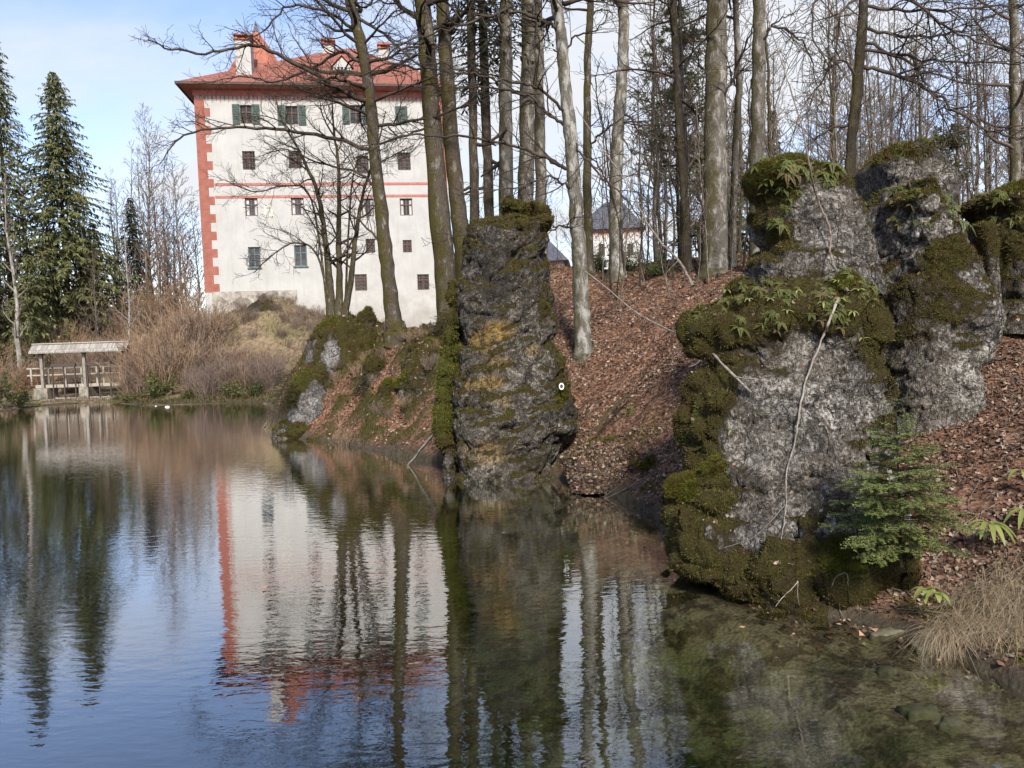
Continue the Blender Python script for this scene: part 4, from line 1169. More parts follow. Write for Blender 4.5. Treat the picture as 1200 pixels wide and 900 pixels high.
# windows
for (x0, x1, z0, z1, kind) in wins:
    fm = {'shutter': FRAME_BR, 'closed': SHUT, 'grille': FRAME_BR, 'curtain': FRAME_BR, 'blue': FRAME_BL, 'small': FRAME_BR}[kind]
    mb = MB()
    t = 0.09 if kind != 'blue' else 0.10
    y0, y1 = 0.12, 0.20
    mb.box(x0, x0 + t, y0, y1, z0, z1); mb.box(x1 - t, x1, y0, y1, z0, z1)
    mb.box(x0 + t, x1 - t, y0, y1, z0, z0 + t); mb.box(x0 + t, x1 - t, y0, y1, z1 - t, z1)
    xm = (x0 + x1) / 2
    mb.box(xm - 0.055, xm + 0.055, y0 + 0.01, y1, z0 + t, z1 - t)
    zs_ = [z0 + (z1 - z0) * f for f in ((0.64,) if kind in ('shutter', 'blue', 'curtain', 'closed') else (0.35, 0.67))]
    for z in zs_:
        mb.box(x0 + t, xm - 0.055, y0 + 0.015, y1, z - 0.045, z + 0.045); mb.box(xm + 0.055, x1 - t, y0 + 0.015, y1, z - 0.045, z + 0.045)
    if kind in ('grille', 'small'):
        for i in range(1, 5):
            x = x0 + (x1 - x0) * i / 5; mb.box(x - 0.02, x + 0.02, 0.03, 0.06, z0, z1)
        for i in range(1, 5):
            z = z0 + (z1 - z0) * i / 5; mb.box(x0, x1, 0.064, 0.09, z - 0.02, z + 0.02)
    w = mb.build('window', fm, castle)
    mb = MB(); mb.add([(x0, 0.21, z0), (x1, 0.21, z0), (x1, 0.21, z1), (x0, 0.21, z1)], [(0, 1, 2, 3)])
    mb.build('pane', GLASS, w)
    if kind == 'curtain':
        mb = MB(); mb.box(x0 + t, x0 + t + 0.22, 0.203, 0.208, z0 + t, z1 - t); mb.box(x1 - t - 0.2, x1 - t, 0.203, 0.208, z0 + t, z1 - t)
        mb.build('curtain', CURTAIN, w)
    if kind in ('shutter', 'closed'):
        sw = (x1 - x0) * 0.60
        for sx, op in ((-1, 1), (1, 1)):
            xa = (x0 - sw - 0.02, x0 - 0.02) if sx < 0 else (x1 + 0.02, x1 + sw + 0.02)
            if kind == 'closed':
                xa = (x0, xm - 0.01) if sx < 0 else (xm + 0.01, x1)
            mb = MB(); yb = -0.09 if kind == 'shutter' else -0.03
            mb.box(xa[0], xa[1], yb, yb + 0.05, z0 - 0.05, z1 + 0.05)
            for i in range(11):
                z = z0 + 0.08 + (z1 - z0 - 0.16) * i / 10
                mb.box(xa[0] + 0.07, xa[1] - 0.07, yb - 0.035, yb - 0.002, z - 0.045, z + 0.03)
            mb.build('shutter', SHUT, w)
    elif kind in ('blue',):
        mb = MB(); mb.box(x0 - 0.1, x1 + 0.1, -0.1, 0.1, z0 - 0.12, z0 - 0.003); mb.build('sill', FRAME_BL, w)
# a small blind frame in the plaster between two windows of the third row
x0, z1 = L(309.5, 241); x1, z0 = L(321, 254)
mb = MB()
mb.box(x0, x0 + .2, -0.04, 0.01, z0, z1); mb.box(x1 - .2, x1, -0.04, 0.01, z0, z1); mb.box(x0 + .2, x1 - .2, -0.04, 0.01, z0, z0 + .2); mb.box(x0 + .2, x1 - .2, -0.04, 0.01, z1 - .2, z1)
mb.build('blind_frame', simple_mat('worn_frame_stone', (0.45, 0.42, 0.33), (0.66, 0.63, 0.55), 3, 0.9, 0.1, 0), castle)

# ------------------------------------------------------------------ white houses with slate roofs beyond the slope
FRIEZE = simple_mat('red_painted_frieze', (0.36, 0.12, 0.075), (0.50, 0.40, 0.35), 2.2, 0.9, 0.1, 0, thr=(0.42, 0.58))


def slate_house(label, px_r, py_eave, py_apex, px_apex, px_l, Y, pyb, wins_, dep=9.0):
    r = at(px_r, py_eave, Y); l = at(px_l, py_eave, Y)
    w = r.x - l.x
    zb = at(px_r, pyb, Y).z
    root = thing('white_house', label, 'house', (l.x, Y, zb), math.radians(-6))
    H = r.z - zb
    oh = 0.55
    mb = MB()
    holes = []
    for (px, py, ww, hh) in wins_:
        p0 = at(px - ww / 2, py + hh / 2, Y); p1 = at(px + ww / 2, py - hh / 2, Y)
        holes.append((p0.x - l.x, p1.x - l.x, p0.z - zb, p1.z - zb))
    wall_with_holes(mb, w, H, holes, 0.25, z_lo=-3.0)
    mb.add([(0, 0, -3), (0, dep, -3), (0, dep, H), (0, 0, H), (w, 0, -3), (w, dep, -3), (w, dep, H), (w, 0, H)], [(0, 3, 2, 1), (4, 5, 6, 7), (1, 2, 6, 5)])
    mb.build('wall', PLASTER_H, root)
    ap = at(px_apex, py_apex, Y + dep / 2)
    hw = 0.8
    me = hip_roof(-oh, w + oh, -oh, dep + oh, H, ap.z - zb - H, ap.x - l.x - hw, ap.x - l.x + hw, dep / 2).mesh('roof')
    uv_planar(me)
    link('roof', me, SLATE, root)
    mb = MB(); mb.box(-0.05, w + 0.05, -0.06, 0.02, H - 0.45, H - 0.02)
    for i in range(26):
        x = 0.1 + (w - 0.2) * i / 25
        mb.add([(x - .1, -.055, H - .45), (x + .1, -.055, H - .45), (x, -.055, H - 0.95), (x - .1, .0, H - .45), (x + .1, .0, H - .45), (x, .0, H - 0.95)], [(0, 2, 5, 3), (2, 1, 4, 5)], [(0, 1, 2)])
    mb.build('frieze', FRIEZE, root)
    for h in holes:
        x0, x1, z0, z1 = h
        mb = MB(); mb.box(x0, x0 + .12, .1, .18, z0, z1); mb.box(x1 - .12, x1, .1, .18, z0, z1); mb.box(x0 + .12, x1 - .12, .1, .18, z0, z0 + .12); mb.box(x0 + .12, x1 - .12, .1, .18, z1 - .12, z1)
        mb.box((x0 + x1) / 2 - .05, (x0 + x1) / 2 + .05, .105, .18, z0 + .12, z1 - .12)
        w_ = mb.build('window', FRAME_BR, root)
        mb = MB(); mb.add([(x0, .19, z0), (x1, .19, z0), (x1, .19, z1), (x0, .19, z1)], [(0, 1, 2, 3)]); mb.build('pane', GLASS, w_)
    return root


slate_house('white house with a dark slate hip roof between the trunks right of the pale beech', 749.5, 268, 237, 714, 677, 80, 322, [(738, 293, 7, 14), (705, 293, 7, 14)], 8)
slate_house('low slate-roofed building just peeping over the leaf slope beside the tower-like rock', 660, 306, 281, 628, 596, 76, 330, [], 8)

# ------------------------------------------------------------------ roofed sluice on the far shore
WOOD = simple_mat('silvery_weathered_wood', (0.24, 0.21, 0.17), (0.46, 0.42, 0.35), 9, 0.9, 0.15, 0.4, 0.01, (5, 5, 0.5))
WOOD_P = simple_mat('greyed_post_wood', (0.15, 0.13, 0.11), (0.34, 0.31, 0.27), 9, 0.9, 0.15, 0.4, 0.01, (5, 5, 0.5))
SHINGLE, nt, b = mat_new('weathered_shingles', 0.9, 0.15)
tcx = N(nt, 'ShaderNodeTexCoord')
br = N(nt, 'ShaderNodeTexBrick', Vector=tcx.outputs['UV'], Color1=(0.22, 0.20, 0.175, 1), Color2=(0.40, 0.37, 0.33, 1), Mortar=(0.09, 0.08, 0.07, 1), Scale=1.0, Mortar_Size=0.012, Brick_Width=0.11, Row_Height=0.85)
c = mix(nt, ramp(nt, noise(nt, tcx.outputs['Object'], 5, 5), [(0.45, 0.0), (0.7, 0.5)]), br.outputs[0], (0.22, 0.20, 0.17))
setc(nt, b, c)
bump(nt, b, br.outputs['Fac'], -0.6, 0.02)
STONE = simple_mat('pale_concrete', (0.15, 0.13, 0.10), (0.33, 0.295, 0.24), 4, 0.95, 0.1, 0.4, 0.03, detail=9)
PY = onz(95, 471).y + 0.6


def pv(px, py, dy=0.0):
    p = at(px, py, PY + dy)
    return p.x, p.z


S0 = at(40, 471, PY)
sl = thing('roofed_sluice', 'small wooden sluice house with shingle roof and railings on the far shore', 'shelter', (S0.x, PY, 0))


def q(px, py, dy=0.0):
    x, z = pv(px, py, dy)
    return x - S0.x, z


mb = MB()
x0, z0 = q(33, 413.5, -0.55); x1, _ = q(147.5, 412.5, -0.55); _, z1 = q(90, 402, 0.0)
z2 = z0
y0_, ym_, y2_ = -0.55, 0.0, 0.55
mb.add([(x0, y0_, z0), (x1, y0_, z0), (x1, ym_, z1), (x0, ym_, z1), (x1, y2_, z2), (x0, y2_, z2),
        (x0, y0_, z0 - .09), (x1, y0_, z0 - .09), (x1, ym_, z1 - .09), (x0, ym_, z1 - .09), (x1, y2_, z2 - .09), (x0, y2_, z2 - .09)],
       [(0, 1, 2, 3), (3, 2, 4, 5), (7, 6, 9, 8), (8, 9, 11, 10), (0, 6, 7, 1), (5, 4, 10, 11), (0, 3, 9, 6), (3, 5, 11, 9), (1, 7, 8, 2), (2, 8, 10, 4)])
me = mb.mesh('roof'); uv_planar(me); rf = link('roof', me, SHINGLE, sl)
mb = MB(); mb.box(x0, x1, ym_ - .12, ym_ + .12, z1 - .02, z1 + .06); mb.build('ridge_board', WOOD, rf)
for i, px in enumerate((48, 98, 145)):
    xa, za = q(px, 413); _, zb_ = q(px, 466)
    mb = MB()
    mb.box(xa - .095, xa + .095, -.095, .095, -0.2, z0 - .17)
    po = mb.build('post', WOOD_P if i < 2 else DARKWOOD, sl)
    mb = MB()
    mb.box(xa - .13, xa + .13, -.13, .13, z0 - .17, z0 + .122)
    mb.build('post_head', DARKWOOD, po)
mb = MB(); xa = q(35, 413)[0]; xb = q(146, 413)[0]
mb.box(xa, xb, -.13, .13, z0 + .125, z0 + .27); mb.build('roof_beam', DARKWOOD, sl)
# deck and railing behind
zd = q(90, 450, 0.6)[1]
mb = MB(); xa = q(40, 450)[0]; xb = q(141, 450)[0]
mb.box(xa, xb, 0.20, 0.95, zd - .12, zd); mb.box(xa, xb, 0.15, 0.197, zd - .2, zd + .03); mb.build('deck', WOOD, sl)
mb = MB()
zt_ = q(40, 432, .8)[1]; zm_ = q(40, 440, .8)[1]
xa = q(31, 432, .8)[0]; xb = q(142, 432, .8)[0]
for z in (zt_, zm_):
    mb.box(xa, xb, .80, .87, z - .05, z + .05)
for px in (37, 57, 77, 96, 114, 122, 141):
    xx = q(px, 440, .8)[0]; mb.box(xx - .06, xx + .06, .73, .797, zd - .05, zt_ + .05)
mb.build('railing', WOOD, sl)
# sluice gate frames
for (pa, pb, pt, lo) in ((64.5, 90.5, 428.5, 466), (105, 131.5, 426.5, 462)):
    xa, zt2 = q(pa, pt); xb, _ = q(pb, pt)
    mb = MB()
    for x in (xa, (xa + xb) / 2, xb):
        mb.box(x - .04, x + .04, -.40, -.32, 0.1, zt2 - .08)
    mb.box(xa - .08, xb + .08, -.46, -.26, zt2 - .08, zt2 + .13)
    fr_ = mb.build('gate_frame', DARKWOOD, sl)
    mb = MB(); mb.box(xa + .03, xb - .03, -.31, -.27, 0.05, 0.35); mb.build('gate_board', WOOD, fr_)
    mb = MB(); xm = (xa + xb) / 2
    mb.box(xm - .02, xm + .02, -.38, -.34, zt2 + .13, zt2 + .4); mb.build('gate_spindle', DARKWOOD, fr_)
# stone footings and ledge
for pa, pb in ((41, 57), (94, 107)):
    xa = q(pa, 460)[0]; xb = q(pb, 460)[0]
    mb = MB()
    mb.box(xa, xb, -.16, 1.2, -0.6, zd - .21)
    mb.build('footing', STONE, sl)
mb = MB(); xa = q(38, 471)[0]; xb = q(141, 471)[0]
rr = random.Random(4)
x = xa
while x < xb:
    w = rr.uniform(.5, 1.1); mb.box(x, min(xb, x + w - .02), -1.15 + rr.uniform(-.12, .1), -.20, -.5, .22 + rr.uniform(-.05, .06)); x += w
mb.build('stone_ledge', STONE, sl)
# ------------------------------------------------------------------ trees
def bark_mat(name, base, light, moss_amt, lichen=0.5, scale=1.0):
    m, nt, b = mat_new(name, 0.93, 0.1)
    co = obj_co(nt, (1, 1, 0.45))
    n1 = noise(nt, co, 5.0 * scale, 7, 0.65, 0.4)
    n2 = noise(nt, obj_co(nt), 1.7, 5, 0.6)
    n3 = noise(nt, co, 28.0 * scale, 5, 0.7)
    c = ramp(nt, n3, [(0.3, tuple(x * 0.5 for x in base)), (0.7, tuple(x * 1.35 for x in base))])
    c = mix(nt, ramp(nt, n1, [(0.56 - 0.12 * lichen, 0.0), (0.66 - 0.10 * lichen, 0.85)]), c, light)
    g = N(nt, 'ShaderNodeNewGeometry')
    sx = N(nt, 'ShaderNodeSeparateXYZ', Vector=g.outputs['Normal'])
    side = maths(nt, 'ADD', maths(nt, 'MULTIPLY', sx.outputs[0], -0.22), maths(nt, 'MULTIPLY', sx.outputs[2], 0.35))
    mf = maths(nt, 'ADD', n2, side)
    mf = ramp(nt, mf, [(0.60 - 0.22 * moss_amt, 0.0), (0.74 - 0.18 * moss_amt, min(1.0, 0.35 + moss_amt))])
    mc = ramp(nt, n3, [(0.3, (0.030, 0.025, 0.010)), (0.7, (0.105, 0.088, 0.030))])
    c = mix(nt, mf, c, mc)
    setc(nt, b, c)
    bump(nt, b, maths(nt, 'ADD', n1, maths(nt, 'MULTIPLY', n3, 1.5)), 1.0, 0.035)
    return m


BARK_MOSSY = bark_mat('mossy_bark', (0.092, 0.075, 0.057), (0.26, 0.24, 0.205), 0.75, 0.1)
BARK_BEECH = bark_mat('beech_bark', (0.16, 0.145, 0.12), (0.40, 0.385, 0.35), 0.35, 0.75)
BARK_GREY = bark_mat('grey_bark', (0.155, 0.138, 0.114), (0.37, 0.345, 0.31), 0.5, 0.5)
BARK_SPRUCE = bark_mat('spruce_bark', (0.085, 0.065, 0.05), (0.19, 0.175, 0.155), 0.35, 0.35, 1.5)
BARK_DARK = bark_mat('dark_bark', (0.045, 0.036, 0.028), (0.10, 0.09, 0.075), 0.3, 0.2)
BARK_BIRCH = bark_mat('pale_bark', (0.22, 0.20, 0.17), (0.42, 0.40, 0.36), 0.0, 0.8)
TWIG_DARK = simple_mat('dark_twigs', (0.030, 0.023, 0.018), (0.085, 0.068, 0.052), 3.0, 0.9, 0.1, 0)
TWIG_MID = simple_mat('brown_twigs', (0.075, 0.056, 0.044), (0.16, 0.125, 0.10), 3.0, 0.9, 0.1, 0)
TWIG_PALE = simple_mat('pale_twigs', (0.15, 0.12, 0.10), (0.27, 0.23, 0.195), 3.0, 0.9, 0.1, 0)
TWIG_RED = simple_mat('reddish_twigs', (0.13, 0.075, 0.05), (0.30, 0.19, 0.13), 1.0, 0.9, 0.1, 0)


TWIG_BG = simple_mat('faded_twigs', (0.105, 0.085, 0.07), (0.215, 0.18, 0.15), 3.0, 0.9, 0.1, 0)
TWIG_GREY = simple_mat('greyish_twigs', (0.11, 0.088, 0.075), (0.20, 0.17, 0.15), 3.0, 0.9, 0.1, 0)


def nrm3(v):
    l = math.sqrt(v[0] * v[0] + v[1] * v[1] + v[2] * v[2]) or 1e-9
    return (v[0] / l, v[1] / l, v[2] / l)


def tilt_dir(d, ang, rng):
    """a direction at an angle to d, turned at random about it"""
    r = (rng.gauss(0, 1), rng.gauss(0, 1), rng.gauss(0, 1))
    k = r[0] * d[0] + r[1] * d[1] + r[2] * d[2]
    p = nrm3((r[0] - k * d[0], r[1] - k * d[1], r[2] - k * d[2]))
    c, s = math.cos(ang), math.sin(ang)
    return (d[0] * c + p[0] * s, d[1] * c + p[1] * s, d[2] * c + p[2] * s)


SIDES = {0: 12, 1: 6, 2: 4, 3: 3, 4: 3}
SEGS = {1: 9, 2: 6, 3: 4, 4: 3}


def grow(T, p, d, L, r, lev, maxlev, rng, o):
    n = SEGS[lev]
    path = [p]
    wob = o.get('wob', 0.16)
    lift = o.get('lift', 0.05) * (1 if lev > 1 else 0.8)
    for i in range(n):
        d = nrm3((d[0] + rng.gauss(0, wob), d[1] + rng.gauss(0, wob), d[2] + rng.gauss(0, wob) + lift))
        st = L / n
        p = (p[0] + d[0] * st, p[1] + d[1] * st, p[2] + d[2] * st)
        path.append(p)
    re = max(o.get('rmin', 0.004), r * 0.25)
    rad = [r + (re - r) * i / n for i in range(n + 1)]
    T.add(path, rad, SIDES[lev])
    if lev < maxlev:
        sprout(T, path, rad, L, lev, maxlev, rng, o)


def sprout(T, path, rad, L, lev, maxlev, rng, o, t0=0.2):
    """side branches along a path"""
    n = len(path) - 1
    dens = o.get('dens', {1: 2.0, 2: 4.0, 3: 6.0}).get(lev, 3.0)
    k = max(2, int(L * dens * (1 - t0) + rng.random()))
    for j in range(k):
        t = t0 + (1 - t0) * (j + rng.random()) / k
        i = min(n - 1, int(t * n)); f = t * n - i
        a, b = path[i], path[i + 1]
        p = (a[0] + (b[0] - a[0]) * f, a[1] + (b[1] - a[1]) * f, a[2] + (b[2] - a[2]) * f)
        d = nrm3((b[0] - a[0], b[1] - a[1], b[2] - a[2]))
        nd = tilt_dir(d, math.radians(rng.uniform(*o.get('ang', (28, 62)))), rng)
        nd = nrm3((nd[0], nd[1], nd[2] * 0.75))
        rr = rad[i] * rng.uniform(0.38, 0.6)
        LL = L * (1 - 0.65 * t) * rng.uniform(0.3, 0.6)
        LL = max(o.get('lmin', 0.3), LL)
        grow(T, p, nd, LL, max(o.get('rmin', 0.004), rr), lev + 1, maxlev, rng, o)


def smooth_path(pts, per=6, jit=0.0, rng=None):
    P = np.array(pts, float)
    n = len(P)
    out = []
    Pm = np.concatenate([[2 * P[0] - P[1]], P, [2 * P[-1] - P[-2]]])
    for i in range(n - 1):
        a, b, c, d = Pm[i:i + 4]
        for j in range(per):
            t = j / per
            q = 0.5 * ((2 * b) + (-a + c) * t + (2 * a - 5 * b + 4 * c - d) * t * t + (-a + 3 * b - 3 * c + d) * t ** 3)
            if jit and rng:
                q = q + np.array([rng.gauss(0, jit) for _ in range(3)])
            out.append(tuple(q))
    out.append(tuple(P[-1]))
    return out


def trunk_mesh(path, r0, r1, flare=1.75, sides=14, seed=0):
    n = len(path)
    L = [0]
    for i in range(1, n):
        L.append(L[-1] + math.dist(path[i], path[i - 1]))
    rad = []
    for i in range(n):
        t = L[i] / L[-1]
        r = r0 + (r1 - r0) * t ** 0.9
        r *= 1 + (flare - 1) * math.exp(-max(0, L[i] - 0.5) / 0.45)
        rad.append(r)
    T = Tubes()
    T.add(path, rad, sides)
    V, Q = T.arrays()
    c = np.repeat(np.array(path), sides, 0)
    dv = V - c
    hgt = V[:, 2] - path[0][2]
    ang_ = np.arctan2(dv[:, 1], dv[:, 0])
    root = 0.22 * np.exp(-np.maximum(0, hgt - 0.6) / 0.35) * np.cos(5 * ang_ + seed) * (flare > 1.4)
    V = c + dv * (1 + root[:, None] + 0.20 * fbm(V + seed, 1.6, 3)[:, None] + 0.14 * fbm(V + seed, 4.5, 3)[:, None])
    return make_mesh('trunk', V, [Q], True), rad


def tree(label, px, Y, w0, top=20.0, bark=BARK_GREY, twig=TWIG_DARK, limbs=(), crown_from=7.0, n_limbs=14, limb_len=(2.5, 5), seed=1, taper=0.45, maxlev=3, opts=None, wander=0.10, name='bare_tree', cat='tree', group=None, extra_stems=(), crown_up=(0.1, 0.7), taper_end=0.03, stubs=9):
    """px: photo points of the trunk axis from the root up [(x,y)...]; w0: trunk width in photo px near the root; limbs: photo polylines [(px,py,Y)...] with a start radius"""
    rng = random.Random(seed)
    pts = [at(x, y, Y) for x, y in px]
    base = pts[0].copy()
    base.z = gz(base.x, base.y) - 0.15
    pts[0] = base
    if len(pts) > 1 and pts[1].z - pts[0].z < 0.3:
        pts.pop(1)
    d = (pts[-1] - pts[-2]).normalized()
    d = Vector((d.x * 0.6, d.y * 0.6, d.z)).normalized()
    while pts[-1].z < base.z + top:
        q = pts[-1] + d * 2.5 + Vector((rng.gauss(0, wander), rng.gauss(0, wander), 0))
        pts.append(q)
    s = w0 / FOC * Y * 1.08
    root = thing(name, label, cat, base, 0, group)
    loc = [tuple(p - base) for p in pts]
    loc = [(0.0, 0.0, -0.7)] + loc
    path = smooth_path(loc, 8, 0.012, rng)
    me, rad = trunk_mesh(path, s / 2, max(taper_end, s / 2 * 0.42), seed=seed)
    link('trunk', me, bark, root)
    T = Tubes()
    o = dict(opts or {})
    # limbs that can be followed in the photograph
    for lm in limbs:
        r0, pp = lm[0], lm[1]
        P = [tuple(at(*q) - base) for q in pp]
        # start on the trunk axis
        k = min(range(len(path)), key=lambda i: abs(path[i][2] - P[0][2]))
        P[0] = path[k]
        q = smooth_path(P, 5, 0.03, rng)
        n = len(q)
        rr = [r0 + (max(0.007, r0 * 0.2) - r0) * i / (n - 1) for i in range(n)]
        T.add(q, rr, 7)
        Lm = sum(math.dist(q[i], q[i + 1]) for i in range(n - 1))
        oo = dict(o)
        oo['dens'] = {1: 2.7 * (lm[2] if len(lm) > 2 else 2.2), 2: 5.6, 3: 5.0}
        sprout(T, q, rr, min(Lm, 4.5), 1, maxlev, rng, oo, 0.12)
    # short dead stubs and shoots low on the trunk
    if stubs:
        for j in range(stubs):
            i = int(len(path) * rng.uniform(0.06, 0.45)); a_ = rng.uniform(0, 6.28)
            grow(T, path[i], nrm3((math.cos(a_), math.sin(a_), rng.uniform(-0.2, 0.6))), rng.uniform(0.25, 1.3), rng.uniform(0.007, 0.016), 2, 3, rng, o)
    # the crown above
    zt = path[-1][2]
    cand = [i for i in range(len(path)) if path[i][2] > crown_from]
    az = rng.uniform(0, 6.28)
    n_limbs = int(n_limbs * 1.9)
    crown_from *= 0.75
    for j in range(n_limbs):
        if not cand:
            break
        i = cand[min(len(cand) - 1, int(len(cand) * (j + rng.random()) / n_limbs))]
        az += 2.4 + rng.uniform(-0.4, 0.4)
        t = (path[i][2] - crown_from) / max(0.1, zt - crown_from)
        up = crown_up[0] + (crown_up[1] - crown_up[0]) * t + rng.uniform(-0.15, 0.15)
        dv = nrm3((math.cos(az), math.sin(az), up))
        L = (limb_len[1] + (limb_len[0] - limb_len[1]) * t) * rng.uniform(0.75, 1.15)
        grow(T, path[i], dv, L, max(0.012, rad[i] * rng.uniform(0.3, 0.5)), 1, maxlev, rng, o)
    if T.d:
        link('crown', T.mesh('crown'), twig, root)
    PATHS[root.name] = path
    return root


PATHS = {}
H_ = dict(wob=0.17, lift=0.03, rmin=0.006, dens={1: 4.2, 2: 6.4, 3: 5})
H4 = dict(wob=0.17, lift=0.03, rmin=0.006, dens={1: 3.6, 2: 5.0, 3: 5.0})
LOWG = 'tall bare trees on the bank'
# the leaning mossy tree in front of the castle
tree('mossy dark tree leaning left in front of the castle with long limbs reaching left', [(464, 398), (461, 375), (452, 300), (441, 200), (434, 120), (425, 60), (410, 0), (398, -45)], 30.5, 17, 19, BARK_MOSSY, TWIG_DARK,
     [(0.105, [(437, 123, 30.5), (415, 113, 30.2), (393, 102, 30), (333, 67, 29.3), (293, 52, 28.8), (250, 62, 28.2), (200, 57, 27.6), (173, 46, 27.2)], 2.0),
      (0.085, [(441, 178, 30.5), (393, 163, 30.4), (333, 152, 30), (280, 150, 29.6), (227, 155, 29.2), (203, 170, 28.8), (187, 192, 28.6)], 2.4),
      (0.075, [(436, 148, 30.5), (480, 142, 30), (530, 130, 29.5), (575, 100, 29)], 1.5),
      (0.075, [(428, 78, 30.5), (398, 62, 31), (360, 82, 31.6), (320, 96, 32), (280, 90, 32.4), (235, 98, 33)], 2.2),
      (0.07, [(420, 40, 30.5), (385, 15, 30), (340, 8, 29.4), (310, 35, 29), (286, 48, 28.6)], 2.2),
      (0.07, [(416, 25, 30.5), (450, 40, 30), (490, 75, 29.4), (530, 85, 29)], 1.6),
      (0.06, [(446, 225, 30.5), (415, 200, 31), (370, 190, 31.4), (330, 175, 31.8), (300, 185, 32)], 2.4),
      (0.05, [(452, 290, 30.5), (425, 262, 30.2), (400, 240, 30), (385, 200, 29.8)], 2.0)],
     8.0, 18, (2, 4), 11, opts=H4, maxlev=4, group=LOWG)
# the three-stemmed tree on the outcrop: one thing, stems springing from one root
rngT = random.Random(5)


def stems_tree(label, px0, Y, stems, bark, twig, seed, opts, group=None, name='bare_tree', maxlev=3, sprout_dens=5.2):
    rng = random.Random(seed)
    b = at(*px0, Y)
    b.z = gz(b.x, b.y) - 0.1
    root = thing(name, label, 'tree', b, 0, group)
    T = Tubes()
    for k, (r0, pts) in enumerate(stems):
        P = [tuple(at(x, y, Y + dy) - b) for x, y, dy in pts]
        P[0] = (P[0][0], P[0][1], 0.0)
        path = smooth_path(P, 6, 0.01, rng)
        me, rad = trunk_mesh(path, r0, 0.02, 1.25, 10, seed + k)
        link('trunk', me, bark, root)
        L = sum(math.dist(path[i], path[i + 1]) for i in range(len(path) - 1))
        oo = dict(opts); oo['dens'] = {1: sprout_dens, 2: 5.0, 3: 5.0}
        sprout(T, path, rad, min(L, 5.5), 1, maxlev, rng, oo, 0.22)
    link('crown', T.mesh('crown'), twig, root)
    return root


stems_tree('three-stemmed mossy tree rooted on the outcrop, spreading in front of the castle', (391, 366), 33.5,
           [(0.19, [(388, 370, 0), (386, 330, 0), (381, 280, 0), (372, 225, 0), (352, 180, -0.4), (330, 140, -0.8), (322, 110, -1)]),
            (0.165, [(396, 370, 0), (398, 330, 0), (397, 280, 0.2), (397, 200, 0.3), (391, 150, 0.5), (388, 100, 0.7)]),
            (0.15, [(402, 370, 0), (411, 330, 0), (417, 275, 0.2), (425, 230, 0.4), (440, 180, 0.6), (452, 130, 0.9)]),
            (0.07, [(388, 330, 0), (372, 300, -0.3), (345, 285, -0.6), (318, 300, -1.0), (297, 320, -1.2)]),
            (0.06, [(381, 270, 0), (365, 235, -0.2), (335, 218, -0.5), (300, 225, -0.8), (270, 215, -1.0)]),
            (0.06, [(397, 230, 0.3), (415, 200, 0), (445, 190, -0.3), (485, 170, -0.6)])], BARK_MOSSY, TWIG_DARK, 21, dict(wob=0.18, lift=0.06, rmin=0.006), LOWG, maxlev=4, sprout_dens=4.4)

SP = 'bare spruce trunks and tall trees in the middle of the bank'
tree('dark mossy trunk standing right of the castle front beside its red corner', [(528, 395), (526, 375), (515, 250), (505, 120), (499, 40), (493, -20)], 30, 25, 22, BARK_MOSSY, TWIG_DARK,
     [(0.05, [(508, 150, 30), (470, 160, 29.6), (430, 178, 29.2), (400, 200, 29)], 1.8), (0.05, [(503, 90, 30), (460, 75, 29.6), (420, 88, 29), (380, 85, 28.6)], 1.8)], 10, 12, (2, 4), 31, opts=H_, group=SP)
tree('dark trunk just right of the castle corner, next to the mossy one', [(545, 330), (541, 280), (530, 180), (524, 90), (518, 0)], 31, 21, 22, BARK_MOSSY, TWIG_DARK, [], 11, 10, (2, 4), 32, opts=H_, group=SP)


